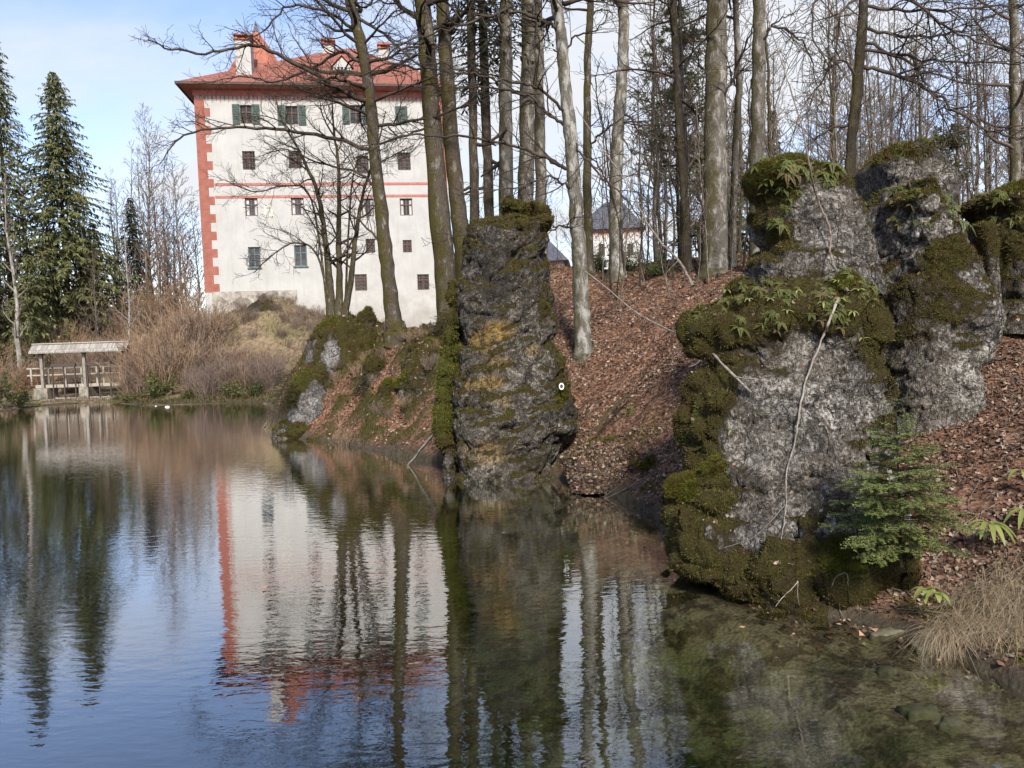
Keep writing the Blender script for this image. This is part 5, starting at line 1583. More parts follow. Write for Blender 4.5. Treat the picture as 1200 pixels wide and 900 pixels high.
# spruces whose bare trunks show, green only high up
def spruce_foliage(rng, z0, z1, rmax, whorl=0.45, droop=0.25, n_per=5, sprig=0.34, dens=7.0, power=0.9, wsc=1.0, hang=0.9):
    """drooping branches with hanging sprays, one mesh (needle tufts) and one of twigs"""
    VV, T = [], Tubes()
    z = z0
    while z < z1:
        t = (z - z0) / (z1 - z0)
        R = rmax * (1 - t) ** power * (0.75 + 0.25 * min(1, t * 6)) + 0.12
        k = n_per + rng.randint(-1, 1)
        a0 = rng.uniform(0, 6.28)
        for j in range(k):
            a = a0 + j * 6.283 / k + rng.uniform(-0.3, 0.3)
            L = R * rng.uniform(0.5, 1.2)
            if rng.random() < 0.10:
                L *= 0.4
            n = 5
            path = []
            for i in range(n + 1):
                u = i / n
                rr = L * u
                zz = z + L * (0.18 * u * (1 - t * 0.2) - droop * 1.9 * u * u + 0.32 * u ** 3 * droop * 2) + (0.45 * L * u if t > 0.85 else 0)
                path.append((math.cos(a) * rr, math.sin(a) * rr, zz))
            T.add(path, [0.03 * (1 - 0.75 * i / n) * (0.5 + L / rmax / 2) for i in range(n + 1)], 3)
            m = int(L * dens) + 3
            for q in range(m):
                u = 0.12 + 0.88 * (q + rng.random()) / m
                i = min(n - 1, int(u * n)); f = u * n - i
                p = [path[i][c] + (path[i + 1][c] - path[i][c]) * f for c in range(3)]
                side = rng.choice((-1, 1))
                sl = sprig * (0.5 + 0.8 * (1 - u)) * rng.uniform(0.6, 1.4) * (0.6 + 0.5 * L / rmax)
                da = a + side * rng.uniform(0.4, 1.2)
                dx, dy = math.cos(da), math.sin(da)
                dz = -rng.uniform(0.1, hang)
                w = 0.05 * wsc * rng.uniform(0.7, 1.5)
                tw = rng.uniform(0, 3.14)
                nx_, ny_, nz_ = -dy * w * math.cos(tw), dx * w * math.cos(tw), w * math.sin(tw)
                tip = (p[0] + dx * sl, p[1] + dy * sl, p[2] + dz * sl)
                mid = (p[0] + dx * sl * 0.45, p[1] + dy * sl * 0.45, p[2] + dz * sl * 0.35)
                VV.append(((p[0], p[1], p[2] + 0.02), (mid[0] + nx_, mid[1] + ny_, mid[2] - 0.02 + nz_), tip, (mid[0] - nx_, mid[1] - ny_, mid[2] + 0.02 - nz_)))
        z += whorl * rng.uniform(0.7, 1.2) * (1 - 0.35 * t)
    V = np.array(VV).reshape(-1, 3)
    F = np.arange(len(V)).reshape(-1, 4)
    return make_mesh('foliage', V, [F]), T.mesh('crown')


NEEDLE = island_mat('spruce_needles', [(0.018, 0.024, 0.011), (0.036, 0.045, 0.017), (0.058, 0.066, 0.024), (0.085, 0.088, 0.034), (0.045, 0.055, 0.025)], 0.75, 0.2, 0.2)
NEEDLE_DK = island_mat('dark_needles', [(0.012, 0.018, 0.010), (0.024, 0.034, 0.016), (0.040, 0.050, 0.020), (0.060, 0.068, 0.030)], 0.75, 0.2, 0.2)
NEEDLE_YG = island_mat('olive_needles', [(0.055, 0.066, 0.028), (0.11, 0.122, 0.044), (0.165, 0.172, 0.065), (0.21, 0.205, 0.088), (0.085, 0.097, 0.040)], 0.75, 0.2, 0.25)


def trunk_spruce(label, px, Y, w0, z_green, top, seed, bark=BARK_SPRUCE, rmax=2.4, snags=10, **kw):
    root = tree(label, px, Y, w0, top, bark, TWIG_DARK, [], 4.5, snags, (0.6, 1.6), seed, maxlev=2, opts=dict(wob=0.2, lift=-0.06, rmin=0.005, dens={1: 2.5, 2: 4}), name='spruce_tree', group=SP, crown_up=(-0.2, 0.0), **kw)
    rng = random.Random(seed + 50)
    f, br = spruce_foliage(rng, z_green, top + 1.0, rmax, 0.5, 0.3, 5, 0.36, 6.0)
    pa = np.array(PATHS[root.name])
    for me_ in (f, br):
        q = np.empty(len(me_.vertices) * 3, np.float32)
        me_.vertices.foreach_get('co', q)
        q = q.reshape(-1, 3)
        for ax_ in (0, 1):
            q[:, ax_] += np.interp(q[:, 2], pa[:, 2], pa[:, ax_])
        me_.vertices.foreach_set('co', q.ravel())
        me_.update()
    link('foliage', f, NEEDLE_DK, root)
    link('woody_boughs', br, TWIG_DARK, root)  # woody boughs alone; the needle sprays are in the foliage mesh
    return root


trunk_spruce('slender spruce trunk, left one of the thin pair behind the tower-like rock', [(556, 330), (556, 250), (554, 120), (551, 0)], 33, 12, 9.3, 25, 41)
trunk_spruce('slender spruce trunk, right one of the thin pair behind the tower-like rock', [(574, 330), (573, 250), (569, 120), (565, 0)], 34, 12.5, 9.6, 26, 42)
trunk_spruce('spruce trunk with moss and green needles at the top behind the tower-like rock', [(592, 330), (593, 240), (593, 120), (593, 0)], 32, 18, 9.8, 26, 43, BARK_GREY)
tree('stout pale grey trunk, the thickest rising behind the tower-like rock', [(613, 330), (616, 235), (618, 120), (619, 0)], 33, 20, 24, BARK_GREY, TWIG_DARK, [], 12, 10, (2, 4), 44, opts=H_, group=SP)
tree('pale grey trunk close to the right of the thickest trunk behind the tower-like rock', [(635, 320), (634, 235), (632, 120), (630, 0)], 34.5, 14, 24, BARK_GREY, TWIG_DARK, [], 12, 10, (2, 4), 45, opts=H_, group=SP)
# the pale beech on the leaf slope
tree('pale beech on the leaf slope right of the tower-like rock, its limbs arching left', [(684, 428), (683, 400), (680, 330), (676, 260), (671, 190), (666, 140), (661, 80), (656, 30), (648, -20)], 24, 18.5, 19, BARK_BEECH, TWIG_DARK,
     [(0.065, [(671, 196, 24), (655, 193, 23.8), (633, 182, 23.6), (600, 170, 23.4), (533, 160, 23), (483, 158, 22.7), (443, 168, 22.5), (415, 172, 22.3)], 1.9),
      (0.06, [(667, 147, 24), (650, 140, 24), (633, 123, 24.2), (607, 107, 24.4), (567, 102, 24.6), (543, 103, 24.8), (505, 112, 25)], 1.9),
      (0.07, [(657, 32, 24), (645, 28, 23.8), (627, 20, 23.5), (593, 13, 23.2), (560, 23, 23), (517, 37, 22.7), (467, 50, 22.4), (430, 62, 22)], 1.9),
      (0.05, [(665, 130, 24), (632, 105, 23.4), (607, 97, 23), (567, 90, 22.8), (540, 82, 22.5), (500, 67, 22.2), (470, 62, 22)], 1.9),
      (0.045, [(674, 225, 24), (655, 212, 23.6), (640, 208, 23.2), (610, 218, 22.8), (575, 225, 22.4), (545, 228, 22)], 2.2),
      (0.035, [(677, 272, 24), (660, 265, 23.4), (645, 270, 23), (600, 276, 22.5), (555, 278, 22), (520, 275, 21.6)], 2.0),
      (0.04, [(668, 165, 24), (690, 190, 23.6), (712, 215, 23.2), (738, 238, 22.8), (760, 275, 22.4), (790, 305, 22)], 1.8),
      (0.035, [(659, 60, 24), (678, 40, 23.6), (700, 35, 23.2), (712, 14, 23), (716, -10, 22.8)], 2)], 10.5, 14, (2, 4), 51, opts=H_, group=LOWG)
tree('slim straight tree just right of the pale beech', [(691, 330), (689, 260), (688, 150), (689, 60), (693, 0), (696, -30)], 30, 10.5, 20, BARK_MOSSY, TWIG_DARK,
     [(0.05, [(689, 172, 30), (703, 158, 29.8), (720, 147, 29.6), (753, 143, 29.2), (780, 160, 29), (800, 178, 28.8)], 1.8), (0.04, [(692, 20, 30), (702, 12, 30), (714, 14, 30), (722, 38, 30)], 2), (0.03, [(688, 150, 30), (700, 140, 30), (712, 118, 29.8)], 2)], 10, 12, (1.5, 3.5), 52, opts=H_, group=LOWG)
tree('bending pale trunk between the slim straight tree and the white house', [(722, 325), (722, 270), (722, 210), (725, 150), (728, 100), (731, 50), (730, 0), (728, -30)], 29.5, 16, 20, BARK_BEECH, TWIG_DARK,
     [(0.045, [(727, 130, 29.5), (740, 140, 29.3), (753, 157, 29), (783, 167, 28.6), (800, 175, 28.3)], 2), (0.03, [(725, 160, 29.5), (740, 178, 29.3), (742, 205, 29)], 2), (0.03, [(728, 105, 29.5), (745, 108, 29.6), (775, 110, 29.8)], 2), (0.04, [(722, 240, 29.5), (705, 200, 29), (688, 185, 28.6), (665, 192, 28.3)], 2)], 10, 13, (2, 4), 53, opts=H_, group=LOWG)
tree('dark rough trunk with climbing stems at the middle of the wood', [(806, 330), (803, 250), (797, 150), (792, 60), (789, 0)], 28.5, 10, 20, BARK_DARK, TWIG_DARK, [], 6, 16, (1.5, 3.5), 54, opts=H_, group=LOWG)
tree('thickest brown trunk in the wood left of the stacked mossy rock', [(838, 332), (838, 300), (838, 200), (839, 100), (840, 0)], 27.5, 28, 23, BARK_GREY, TWIG_DARK,
     [(0.06, [(842, 120, 27.5), (855, 100, 27.2), (866, 75, 27), (880, 40, 26.7), (890, 5, 26.4)], 1.8), (0.04, [(836, 95, 27.5), (818, 70, 27.2), (806, 45, 27), (795, 20, 26.8)], 2)], 11, 12, (2, 4), 55, opts=H_, group=LOWG)
tree('thin crooked trunk just right of the thickest brown trunk', [(857, 330), (859, 250), (863, 160), (866, 90), (862, 0)], 28.5, 9, 19, BARK_GREY, TWIG_DARK, [(0.04, [(862, 110, 28.5), (856, 85, 28.3), (850, 60, 28)], 2)], 9, 11, (1.5, 3.5), 56, opts=H_, group=LOWG)
tree('smooth grey trunk rising behind the stacked mossy rock', [(887, 320), (887, 200), (889, 100), (890, 0)], 26, 17, 22, BARK_GREY, TWIG_DARK,
     [(0.045, [(891, 35, 26), (915, 32, 25.8), (932, 42, 25.6), (948, 62, 25.4), (955, 95, 25.2), (966, 120, 25)], 2.0), (0.04, [(890, 60, 26), (905, 30, 25.6), (925, 18, 25.2), (950, 8, 25)], 2)], 10.5, 12, (2, 4), 57, opts=H_, group=LOWG)
tree('dark tree behind the flat-topped rock with long limbs drooping right', [(996, 330), (997, 190), (1001, 135), (1008, 67), (1013, 0), (1016, -40)], 22.5, 13, 18, BARK_DARK, TWIG_DARK,
     [(0.05, [(1015, 8, 22.5), (1060, 12, 22.2), (1120, 10, 21.8), (1183, 6, 21.4), (1230, 10, 21)], 2.2),
      (0.05, [(1012, 30, 22.5), (1057, 43, 22.2), (1110, 38, 21.8), (1150, 25, 21.4), (1200, 0, 21)], 2.2),
      (0.05, [(1008, 57, 22.5), (1065, 66, 22), (1105, 73, 21.6), (1183, 72, 21.2), (1230, 75, 21)], 2.4),
      (0.06, [(1005, 80, 22.5), (1047, 87, 22.2), (1093, 107, 21.8), (1120, 130, 21.4), (1167, 157, 21), (1200, 163, 20.7), (1240, 175, 20.4)], 2.4),
      (0.045, [(1057, 43, 22.2), (1066, 73, 22), (1085, 100, 21.8), (1107, 125, 21.5), (1125, 146, 21.3)], 2.2),
      (0.05, [(1014, -15, 22.5), (1075, 5, 22), (1100, 25, 21.8), (1133, 43, 21.5), (1200, 63, 21), (1240, 70, 20.6)], 2.4),
      (0.04, [(1000, 145, 22.5), (975, 150, 22.8), (955, 165, 23), (930, 185, 23.2)], 2), (0.04, [(1004, 90, 22.5), (985, 70, 22.2), (960, 100, 22), (940, 140, 21.8)], 2.2),
      (0.045, [(1014, -10, 22.5), (985, 15, 22.4), (980, 60, 22.2), (965, 100, 22)], 2), (0.04, [(1016, -30, 22.5), (970, -25, 22.2), (955, 5, 22), (953, 43, 21.8), (963, 66, 21.6), (966, 100, 21.4), (957, 135, 21.2)], 2.2)], 9, 12, (2, 4.5), 58, opts=dict(wob=0.16, lift=-0.01, rmin=0.006, dens={1: 2.8, 2: 4.6}), group=LOWG)
tree('straight grey tree with rising limbs at the far right edge', [(1192, 300), (1190, 200), (1189, 100), (1187, 0)], 30, 12, 19, BARK_GREY, TWIG_MID, [], 3.5, 22, (1.5, 4), 59, opts=dict(wob=0.12, lift=0.09, rmin=0.007, dens={1: 2.8, 2: 4.6}), group=LOWG)

# ---- trees in the wood behind, copies of a few kinds
def proto_tree(seed, h, r, crown_from, limb, n, twig, bark, name, label, up=(0.5, 1.2), maxlev=3, lift=0.1, dens=None, rmin=0.010):
    rng = random.Random(seed)
    root = thing(name, label, 'tree')
    pts = [(0, 0, -0.3)]
    z = 0
    while z < h:
        z += h / 7
        pts.append((pts[-1][0] + rng.gauss(0, 0.05 * h / 7), pts[-1][1] + rng.gauss(0, 0.05 * h / 7), z))
    path = smooth_path(pts, 4, 0.01, rng)
    me, rad = trunk_mesh(path, r, 0.02, 1.3, 8, seed)
    link('trunk', me, bark, root)
    T = Tubes()
    o = dict(wob=0.13, lift=lift, rmin=rmin, dens=dens or {1: 2.6, 2: 3.6})
    cand = [i for i in range(len(path)) if path[i][2] > crown_from * h]
    az = 0
    for j in range(n):
        i = cand[min(len(cand) - 1, int(len(cand) * (j + rng.random()) / n))]
        t = path[i][2] / h
        az += 2.4
        u = up[0] + (up[1] - up[0]) * t
        grow(T, path[i], nrm3((math.cos(az), math.sin(az), u)), limb * (1.15 - 0.75 * t) * rng.uniform(0.7, 1.1), max(0.012, rad[i] * 0.45), 1, maxlev, rng, o)
    link('crown', T.mesh('crown'), twig, root)
    return root


BGW = 'bare trees of the wood beyond the bank'
pA = proto_tree(101, 13, 0.10, 0.2, 3.2, 26, TWIG_BG, BARK_GREY, 'background_tree', 'slender bare tree in the wood beyond the bank')
pB = proto_tree(102, 9, 0.06, 0.12, 2.4, 24, TWIG_PALE, BARK_GREY, 'background_tree', 'slender bare tree in the wood beyond the bank')
pC = proto_tree(103, 11, 0.08, 0.15, 2.8, 24, TWIG_BG, BARK_MOSSY, 'background_tree', 'slender bare tree in the wood beyond the bank')
rng = random.Random(77)
spots = []
tries = 0
while len(spots) < 92 and tries < 4000:
    tries += 1
    Y = rng.uniform(31, 62)
    px = rng.uniform(762, 1225)
    if px < 800 and Y > 52:
        continue
    p = at(px, 350, Y)
    if any((p.x - q[0]) ** 2 + (p.y - q[1]) ** 2 < 2.2 for q in spots):
        continue
    spots.append((p.x, p.y))
for i in range(6):
    p = at(rng.uniform(640, 760), 350, rng.uniform(36, 44)); spots.append((p.x, p.y))
for i, (x, y) in enumerate(spots):
    src = (pA, pB, pC)[i % 3] if i < 92 else pB
    sc = rng.uniform(0.7, 1.35) * (0.6 if i >= 92 else 1)
    loc = (x, y, gz(x, y)); rz = rng.uniform(0, 6.28)
    lab = 'slender bare tree in the wood beyond the bank' 
    if i < 3:
        src.location = loc; src.rotation_euler = (0, 0, rz); src.scale = (sc,) * 3
        tag(src, lab, 'tree', BGW)
    else:
        copy_tree(src, loc, rz, sc, lab, BGW)
# thin saplings springing up at the wood's edge
SAP = 'thin saplings at the edge of the wood'
sA = proto_tree(111, 5.5, 0.028, 0.15, 1.3, 14, TWIG_MID, BARK_GREY, 'sapling', 'thin bare sapling at the edge of the wood above the leaf slope', (0.9, 1.5), 2, 0.12, {1: 3.0})
sB = proto_tree(112, 6.5, 0.035, 0.2, 1.2, 14, TWIG_DARK, BARK_DARK, 'sapling', 'thin bare sapling at the edge of the wood above the leaf slope', (0.9, 1.5), 2, 0.12, {1: 3.0})
for i in range(30):
    px = rng.uniform(700, 880) if i < 22 else rng.uniform(900, 1180)
    p = at(px, 340, rng.uniform(25.5, 31) if i < 22 else rng.uniform(24, 32))
    src = (sA, sB)[i % 2]
    loc = (p.x, p.y, gz(p.x, p.y) - 0.05); sc = rng.uniform(0.6, 1.25); rz = rng.uniform(0, 6.28)
    lab = 'thin bare sapling at the edge of the wood above the leaf slope'
    if i < 2:
        src.location = loc; src.rotation_euler = (0.05, 0.05, rz); src.scale = (sc,) * 3; src['group'] = SAP
    else:
        c = copy_tree(src, loc, rz, sc, lab, SAP)
        c.rotation_euler = (rng.gauss(0, 0.08), rng.gauss(0, 0.08), rz)

# ---- far left: spruces and bare trees beyond the pond
def spruce(label, px, pytop, Y, seed, rmax, needle, h=None, base_t=0.04, droop=0.28, dens=7.0, whorl=0.42, group=None, n_per=6, sprig=0.58, wsc=1.7):
    p = at(px, pytop, Y)
    zb = gz(p.x, p.y)
    h = p.z - zb
    rng = random.Random(seed)
    root = thing('spruce_tree', label, 'tree', (p.x, p.y, zb), rng.uniform(0, 6), group)
    path = [(rng.gauss(0, 0.02), rng.gauss(0, 0.02), -0.3 + (h + 0.3) * i / 8) for i in range(9)]
    me, _ = trunk_mesh(smooth_path(path, 3), 0.013 * h, 0.02, 1.3, 8, seed)
    link('trunk', me, BARK_SPRUCE, root)
    f, br = spruce_foliage(rng, h * base_t, h, rmax, whorl, droop, n_per, sprig, dens, 0.8, wsc, 1.3)
    link('foliage', f, needle, root)
    link('woody_boughs', br, TWIG_MID, root)  # bare wood of the boughs, without needles
    return root


LS = 'spruces beyond the far left shore'
spruce('tall full spruce behind the roofed sluice with its pointed top in clear sky', 62, 84, 74, 201, 7.2, NEEDLE_YG, dens=10.5, n_per=7, group=LS, droop=0.27)
spruce('tall loose spruce cut by the left edge of the picture', -8, 42, 70, 202, 6.0, NEEDLE_YG, dens=6.5, group=LS, droop=0.34)
spruce('small dark spruce in front of the tall bare poplar', 152, 232, 88, 203, 3.0, NEEDLE_DK, group=LS)
spruce('shorter spruce in the gap right of the tall full spruce', 108, 262, 80, 204, 3.6, NEEDLE_YG, group=LS)
spruce('low spruce behind the left end of the roofed sluice', 32, 300, 66, 205, 3.0, NEEDLE_YG, group=LS)
spruce('spruce beyond the left edge mirrored in the water', -70, 60, 66, 206, 5.4, NEEDLE_DK, group=LS)
spruce('thin far spruce between the wood and the stacked mossy rock', 905, 128, 62, 207, 2.2, NEEDLE_DK, group='conifers in the wood beyond the bank')
spruce('thin far spruce at the left of the thin trunks in the wood', 862, 120, 70, 208, 2.4, NEEDLE_DK, group='conifers in the wood beyond the bank')


def poplar(label, px, pytop, Y, seed, bark, twig, spread, n=46, group=None, name='bare_tree', r=0.012, lmul=1.0):
    p = at(px, pytop, Y)
    zb = gz(p.x, p.y)
    h = p.z - zb
    o = proto_tree(seed, h, r * h, 0.16, spread, n, twig, bark, name, label, (0.7, 1.5), 3, 0.12, {1: 2.2, 2: 2.6}, 0.017)
    o.location = (p.x, p.y, zb)
    if group: o['group'] = group
    return o


FB = 'bare trees beyond the far shore'
poplar('tall bare poplar with rising pale branches left of the castle', 168, 143, 92, 301, BARK_BIRCH, TWIG_GREY, 6.6, 72, FB)
poplar('bare tree with spreading grey crown against the castle corner', 205, 212, 86, 302, BARK_GREY, TWIG_GREY, 6.0, 50, FB)
poplar('short bare tree right beside the castle quoins', 224, 262, 84, 303, BARK_GREY, TWIG_MID, 4.4, 40, FB)
poplar('bare tree between the spruces and the tall poplar', 130, 222, 90, 304, BARK_GREY, TWIG_GREY, 5.0, 46, FB)
poplar('pale birch trunk at the left edge in front of the loose spruce', 8, 235, 62, 305, BARK_BIRCH, TWIG_PALE, 2.6, 26, FB, r=0.016)
poplar('thin pale birch behind the right end of the roofed sluice', 143, 250, 66, 306, BARK_BIRCH, TWIG_PALE, 2.4, 24, FB, r=0.011)
poplar('small twiggy tree behind the roofed sluice', 110, 300, 68, 307, BARK_GREY, TWIG_MID, 2.6, 30, FB)
poplar('twiggy tree among the reddish brush left of the castle foot', 180, 262, 72, 308, BARK_GREY, TWIG_RED, 3.2, 44, FB)
poplar('thin trunk in the brush just left of the castle foot', 212, 285, 68, 309, BARK_GREY, TWIG_RED, 2.8, 36, FB)
poplar('leafless tree standing left of the tall full spruce', 28, 165, 78, 310, BARK_GREY, TWIG_PALE, 3.4, 40, FB)
# far wood on the left, a hazy mass of trees behind these
fw = poplar('bare tree in the far wood behind the spruces', -40, 200, 110, 311, BARK_GREY, TWIG_MID, 4.2, 34, 'far wood beyond the left shore', 'background_tree')
rng = random.Random(9)
for i in range(64):
    px = rng.uniform(-90, 240); Y = rng.uniform(84, 130)
    p = at(px, 380, Y)
    copy_tree(fw, (p.x, p.y, gz(p.x, p.y)), rng.uniform(0, 6.3), rng.uniform(0.35, 0.75), 'bare tree in the far wood behind the spruces', 'far wood beyond the left shore')

# ---- pine with clumped olive foliage in the wood
def pine(label, px, pytop, Y, seed, spread, clumps, group=None, needle=NEEDLE_YG, r=0.14, frm=0.35):
    p = at(px, pytop, Y)
    zb = gz(p.x, p.y)
    h = p.z - zb
    rng = random.Random(seed)
    root = thing('pine_tree', label, 'tree', (p.x, p.y, zb), 0, group)
    path = smooth_path([(rng.gauss(0, 0.12) * i / 3, rng.gauss(0, 0.12) * i / 3, -0.3 + (h) * i / 8) for i in range(9)], 4)
    me, rad = trunk_mesh(path, r, 0.04, 1.3, 9, seed)
    link('trunk', me, BARK_SPRUCE, root)
    T = Tubes(); VV = []
    for j in range(clumps):
        i = int(len(path) * rng.uniform(frm, 0.98)); i = min(i, len(path) - 1)
        t = path[i][2] / h
        a = rng.uniform(0, 6.28)
        L = spread * (1.1 - 0.8 * t) * rng.uniform(0.6, 1.1)
        d = nrm3((math.cos(a), math.sin(a), rng.uniform(-0.1, 0.45)))
        pth = [path[i]]; q = path[i]
        for k in range(6):
            d = nrm3((d[0] + rng.gauss(0, .15), d[1] + rng.gauss(0, .15), d[2] + rng.gauss(0, .12) + 0.02))
            q = (q[0] + d[0] * L / 6, q[1] + d[1] * L / 6, q[2] + d[2] * L / 6); pth.append(q)
        T.add(pth, [0.045 - 0.005 * k for k in range(7)], 4)
        for k in range(2, 7):
            for s in range(6):
                c = [pth[k][c_] + rng.gauss(0, (0.16, 0.16, 0.09)[c_] * 1.4) for c_ in range(3)]
                for w in range(11):
                    dv = nrm3((rng.gauss(0, 1), rng.gauss(0, 1), rng.gauss(0.25, 0.6)))
                    l = rng.uniform(0.12, 0.26); sv = nrm3((rng.gauss(0, 1), rng.gauss(0, 1), rng.gauss(0, 1)))
                    wd = 0.028
                    VV.append([(c[0] - sv[0] * wd, c[1] - sv[1] * wd, c[2] - sv[2] * wd), (c[0] + sv[0] * wd, c[1] + sv[1] * wd, c[2] + sv[2] * wd), (c[0] + dv[0] * l, c[1] + dv[1] * l, c[2] + dv[2] * l)])
    V = np.array(VV).reshape(-1, 3)
    link('foliage', make_mesh('foliage', V, [np.arange(len(V)).reshape(-1, 3)]), needle, root)
    link('crown', T.mesh('crown'), TWIG_DARK, root)
    return root


pine('olive green pine in the wood left of the thickest brown trunk', 795, -30, 36, 401, 2.6, 40, 'pines in the wood', r=0.19)
pine('dark pine behind the olive green one', 770, 40, 46, 402, 2.6, 26, 'pines in the wood', NEEDLE_YG)
pine('small pine peeping over the flat-topped dark rock', 1095, 142, 34, 403, 1.7, 26, 'pines in the wood', NEEDLE_YG, 0.09, 0.5)
pine('shaggy pine just right of the thickest brown trunk', 818, 150, 40, 404, 2.4, 36, 'pines in the wood', NEEDLE_YG, 0.12, 0.2)
# ------------------------------------------------------------------ shrubs of the far shore
def shrub_mesh(seed, h, w, stems, maxlev=2, spread=0.42, dens={1: 3.2, 2: 5}, rmin=0.011, r0=0.018):
    rng = random.Random(seed)
    T = Tubes()
    o = dict(wob=0.13, lift=0.05, rmin=rmin, dens=dens, ang=(15, 42))
    for i in range(stems):
        a = rng.uniform(0, 6.28); rr = w * math.sqrt(rng.random())
        d = nrm3((math.cos(a) * spread * rng.random() * 1.6, math.sin(a) * spread * rng.random() * 1.6, 1))
        grow(T, (math.cos(a) * rr, math.sin(a) * rr, -0.1), d, h * rng.uniform(0.6, 1.1), r0, 1, maxlev, rng, o)
    return T.mesh('crown')


BR = 'leafless brush along the far shore'
TWIG_TAN = simple_mat('tan_twigs', (0.185, 0.12, 0.078), (0.36, 0.255, 0.17), 1.2, 0.9, 0.1, 0)
TWIG_GR = simple_mat('grey_brown_twigs', (0.12, 0.085, 0.066), (0.245, 0.185, 0.15), 1.2, 0.9, 0.1, 0)
sh = [(shrub_mesh(501, 3.0, 1.0, 46), TWIG_TAN, 'reddish tan leafless shrub in the thicket between the sluice and the castle foot'), (shrub_mesh(502, 2.6, 1.1, 50), TWIG_GR, 'grey brown leafless shrub in the thicket between the sluice and the castle foot'),
      (shrub_mesh(503, 3.4, 0.8, 40), TWIG_TAN, 'reddish tan leafless shrub in the thicket between the sluice and the castle foot')]


def put_shrub(k, px, py, Y, sc, rng, lab=None, grp=BR):
    me, mt_, lb = sh[k]
    p = at(px, py, Y)
    o = link('bare_shrub', me, None)
    if not me.materials:
        me.materials.append(mt_)
    o.location = (p.x, p.y, gz(p.x, p.y))
    o.scale = (sc,) * 3
    o.rotation_euler = (0, 0, rng.uniform(0, 6.3))
    tag(o, lab or lb, 'shrub', grp)
    return o


rng = random.Random(31)
for i in range(46):
    px = rng.uniform(162, 318)
    Y = rng.uniform(53.5, 61)
    t = 1 - abs(px - 205) / 150
    sc = (0.55 + 0.75 * max(0, t)) * rng.uniform(0.8, 1.1)
    if px > 255:
        Y = rng.uniform(52, 56); sc *= 0.9
    put_shrub(rng.choice((0, 0, 2, 1)) if px < 240 else rng.choice((1, 1, 0)), px, 440, Y, sc, rng)
for i in range(12):
    put_shrub(1, rng.uniform(225, 318), 450, rng.uniform(51, 53), rng.uniform(0.55, 0.8), rng)
for i in range(26):
    put_shrub(rng.choice((0, 1, 2)), rng.uniform(-40, 235), 400, rng.uniform(72, 84), rng.uniform(1.1, 1.7), rng, 'tall leafless brown shrub at the foot of the far wood', 'tall leafless shrubs at the foot of the far wood')
for i in range(34):
    px = rng.uniform(-40, 160)
    put_shrub(rng.choice((0, 1, 2)), px, 420, rng.uniform(60, 72), rng.uniform(0.6, 1.0), rng, 'leafless brown shrub in the undergrowth behind the roofed sluice', 'leafless undergrowth behind the sluice')
for i in range(52):
    px = rng.uniform(245, 378)
    put_shrub(1, px, 400, rng.uniform(54, 64), rng.uniform(0.12, 0.38), rng, 'low dry shrub on the dry grass slope below the castle', 'low dry shrubs on the castle slope')


for i in range(22):
    px = rng.uniform(395, 525); py = rng.uniform(395, 505)
    put_shrub(rng.choice((0, 1)), px, py, rng.uniform(26.5, 31.5), rng.uniform(0.10, 0.24), rng, 'tiny leafless shrub on the mossy bank left of the tower-like rock', 'tiny leafless shrubs on the mossy bank')


def leafy_bush(label, px, py, Y, seed, r, h, leafmat, n=1600, leaf=0.11, name='green_bush', stems=14, group=None):
    rng = random.Random(seed)
    p = at(px, py, Y)
    root = thing(name, label, 'bush', (p.x, p.y, gz(p.x, p.y) if shore_dist([(p.x, p.y)])[0] > 0 else 0.05), 0, group)
    T = Tubes()
    o = dict(wob=0.16, lift=0.02, rmin=0.006, dens={1: 3.0}, ang=(20, 60))
    tips = []
    for i in range(stems):
        a = rng.uniform(0, 6.28)
        d = nrm3((math.cos(a) * rng.uniform(0.1, 1.2), math.sin(a) * rng.uniform(0.1, 1.2), 1))
        grow(T, (0, 0, -0.1), d, h * rng.uniform(0.7, 1.1), 0.015, 1, 2, rng, o)
    P = []
    for k, items in T.d.items():
        for path, rad in items:
            for i in range(1, len(path)):
                P.append(path[i])
    VV = []
    for i in range(n):
        c = rng.choice(P)
        c = [c[j] + rng.gauss(0, 0.08) for j in range(3)]
        if c[2] < 0.0: c[2] = rng.random() * 0.2
        d = nrm3((rng.gauss(0, 1), rng.gauss(0, 1), rng.gauss(0.1, 0.6))); s = nrm3((rng.gauss(0, 1), rng.gauss(0, 1), rng.gauss(0, 1)))
        l = leaf * rng.uniform(0.6, 1.4); w = l * 0.28
        m = [c[j] + d[j] * l * 0.5 for j in range(3)]
        VV += [c, [m[j] + s[j] * w for j in range(3)], [c[j] + d[j] * l for j in range(3)], [m[j] - s[j] * w for j in range(3)]]
    link('leaves', make_mesh('leaves', VV, [np.arange(len(VV)).reshape(-1, 4)]), leafmat, root)
    link('stems', T.mesh('stems'), TWIG_MID, root)
    return root


LEAF_OL = island_mat('olive_leaves', [(0.045, 0.052, 0.016), (0.085, 0.095, 0.028), (0.14, 0.145, 0.045), (0.19, 0.18, 0.07)], 0.6, 0.3, 0.3)
LEAF_GR = island_mat('green_leaves', [(0.02, 0.03, 0.009), (0.045, 0.062, 0.014), (0.08, 0.105, 0.022)], 0.55, 0.3, 0.25)
LEAF_BR = island_mat('brown_hanging_leaves', [(0.12, 0.055, 0.03), (0.2, 0.10, 0.055), (0.29, 0.16, 0.09)], 0.8, 0.2, 0.2)
leafy_bush('olive green bush overhanging the water right of the sluice', 184, 470, 51.6, 601, 1.3, 1.9, LEAF_OL, 2400, 0.15)
leafy_bush('low green bush at the waterline in front of the grey brush', 272, 473, 50.5, 602, 1.0, 1.3, LEAF_OL, 1500, 0.13)
leafy_bush('low dark bush at the waterline near the tip of the bank', 300, 472, 50.5, 603, 0.8, 1.0, LEAF_GR, 1000, 0.13)
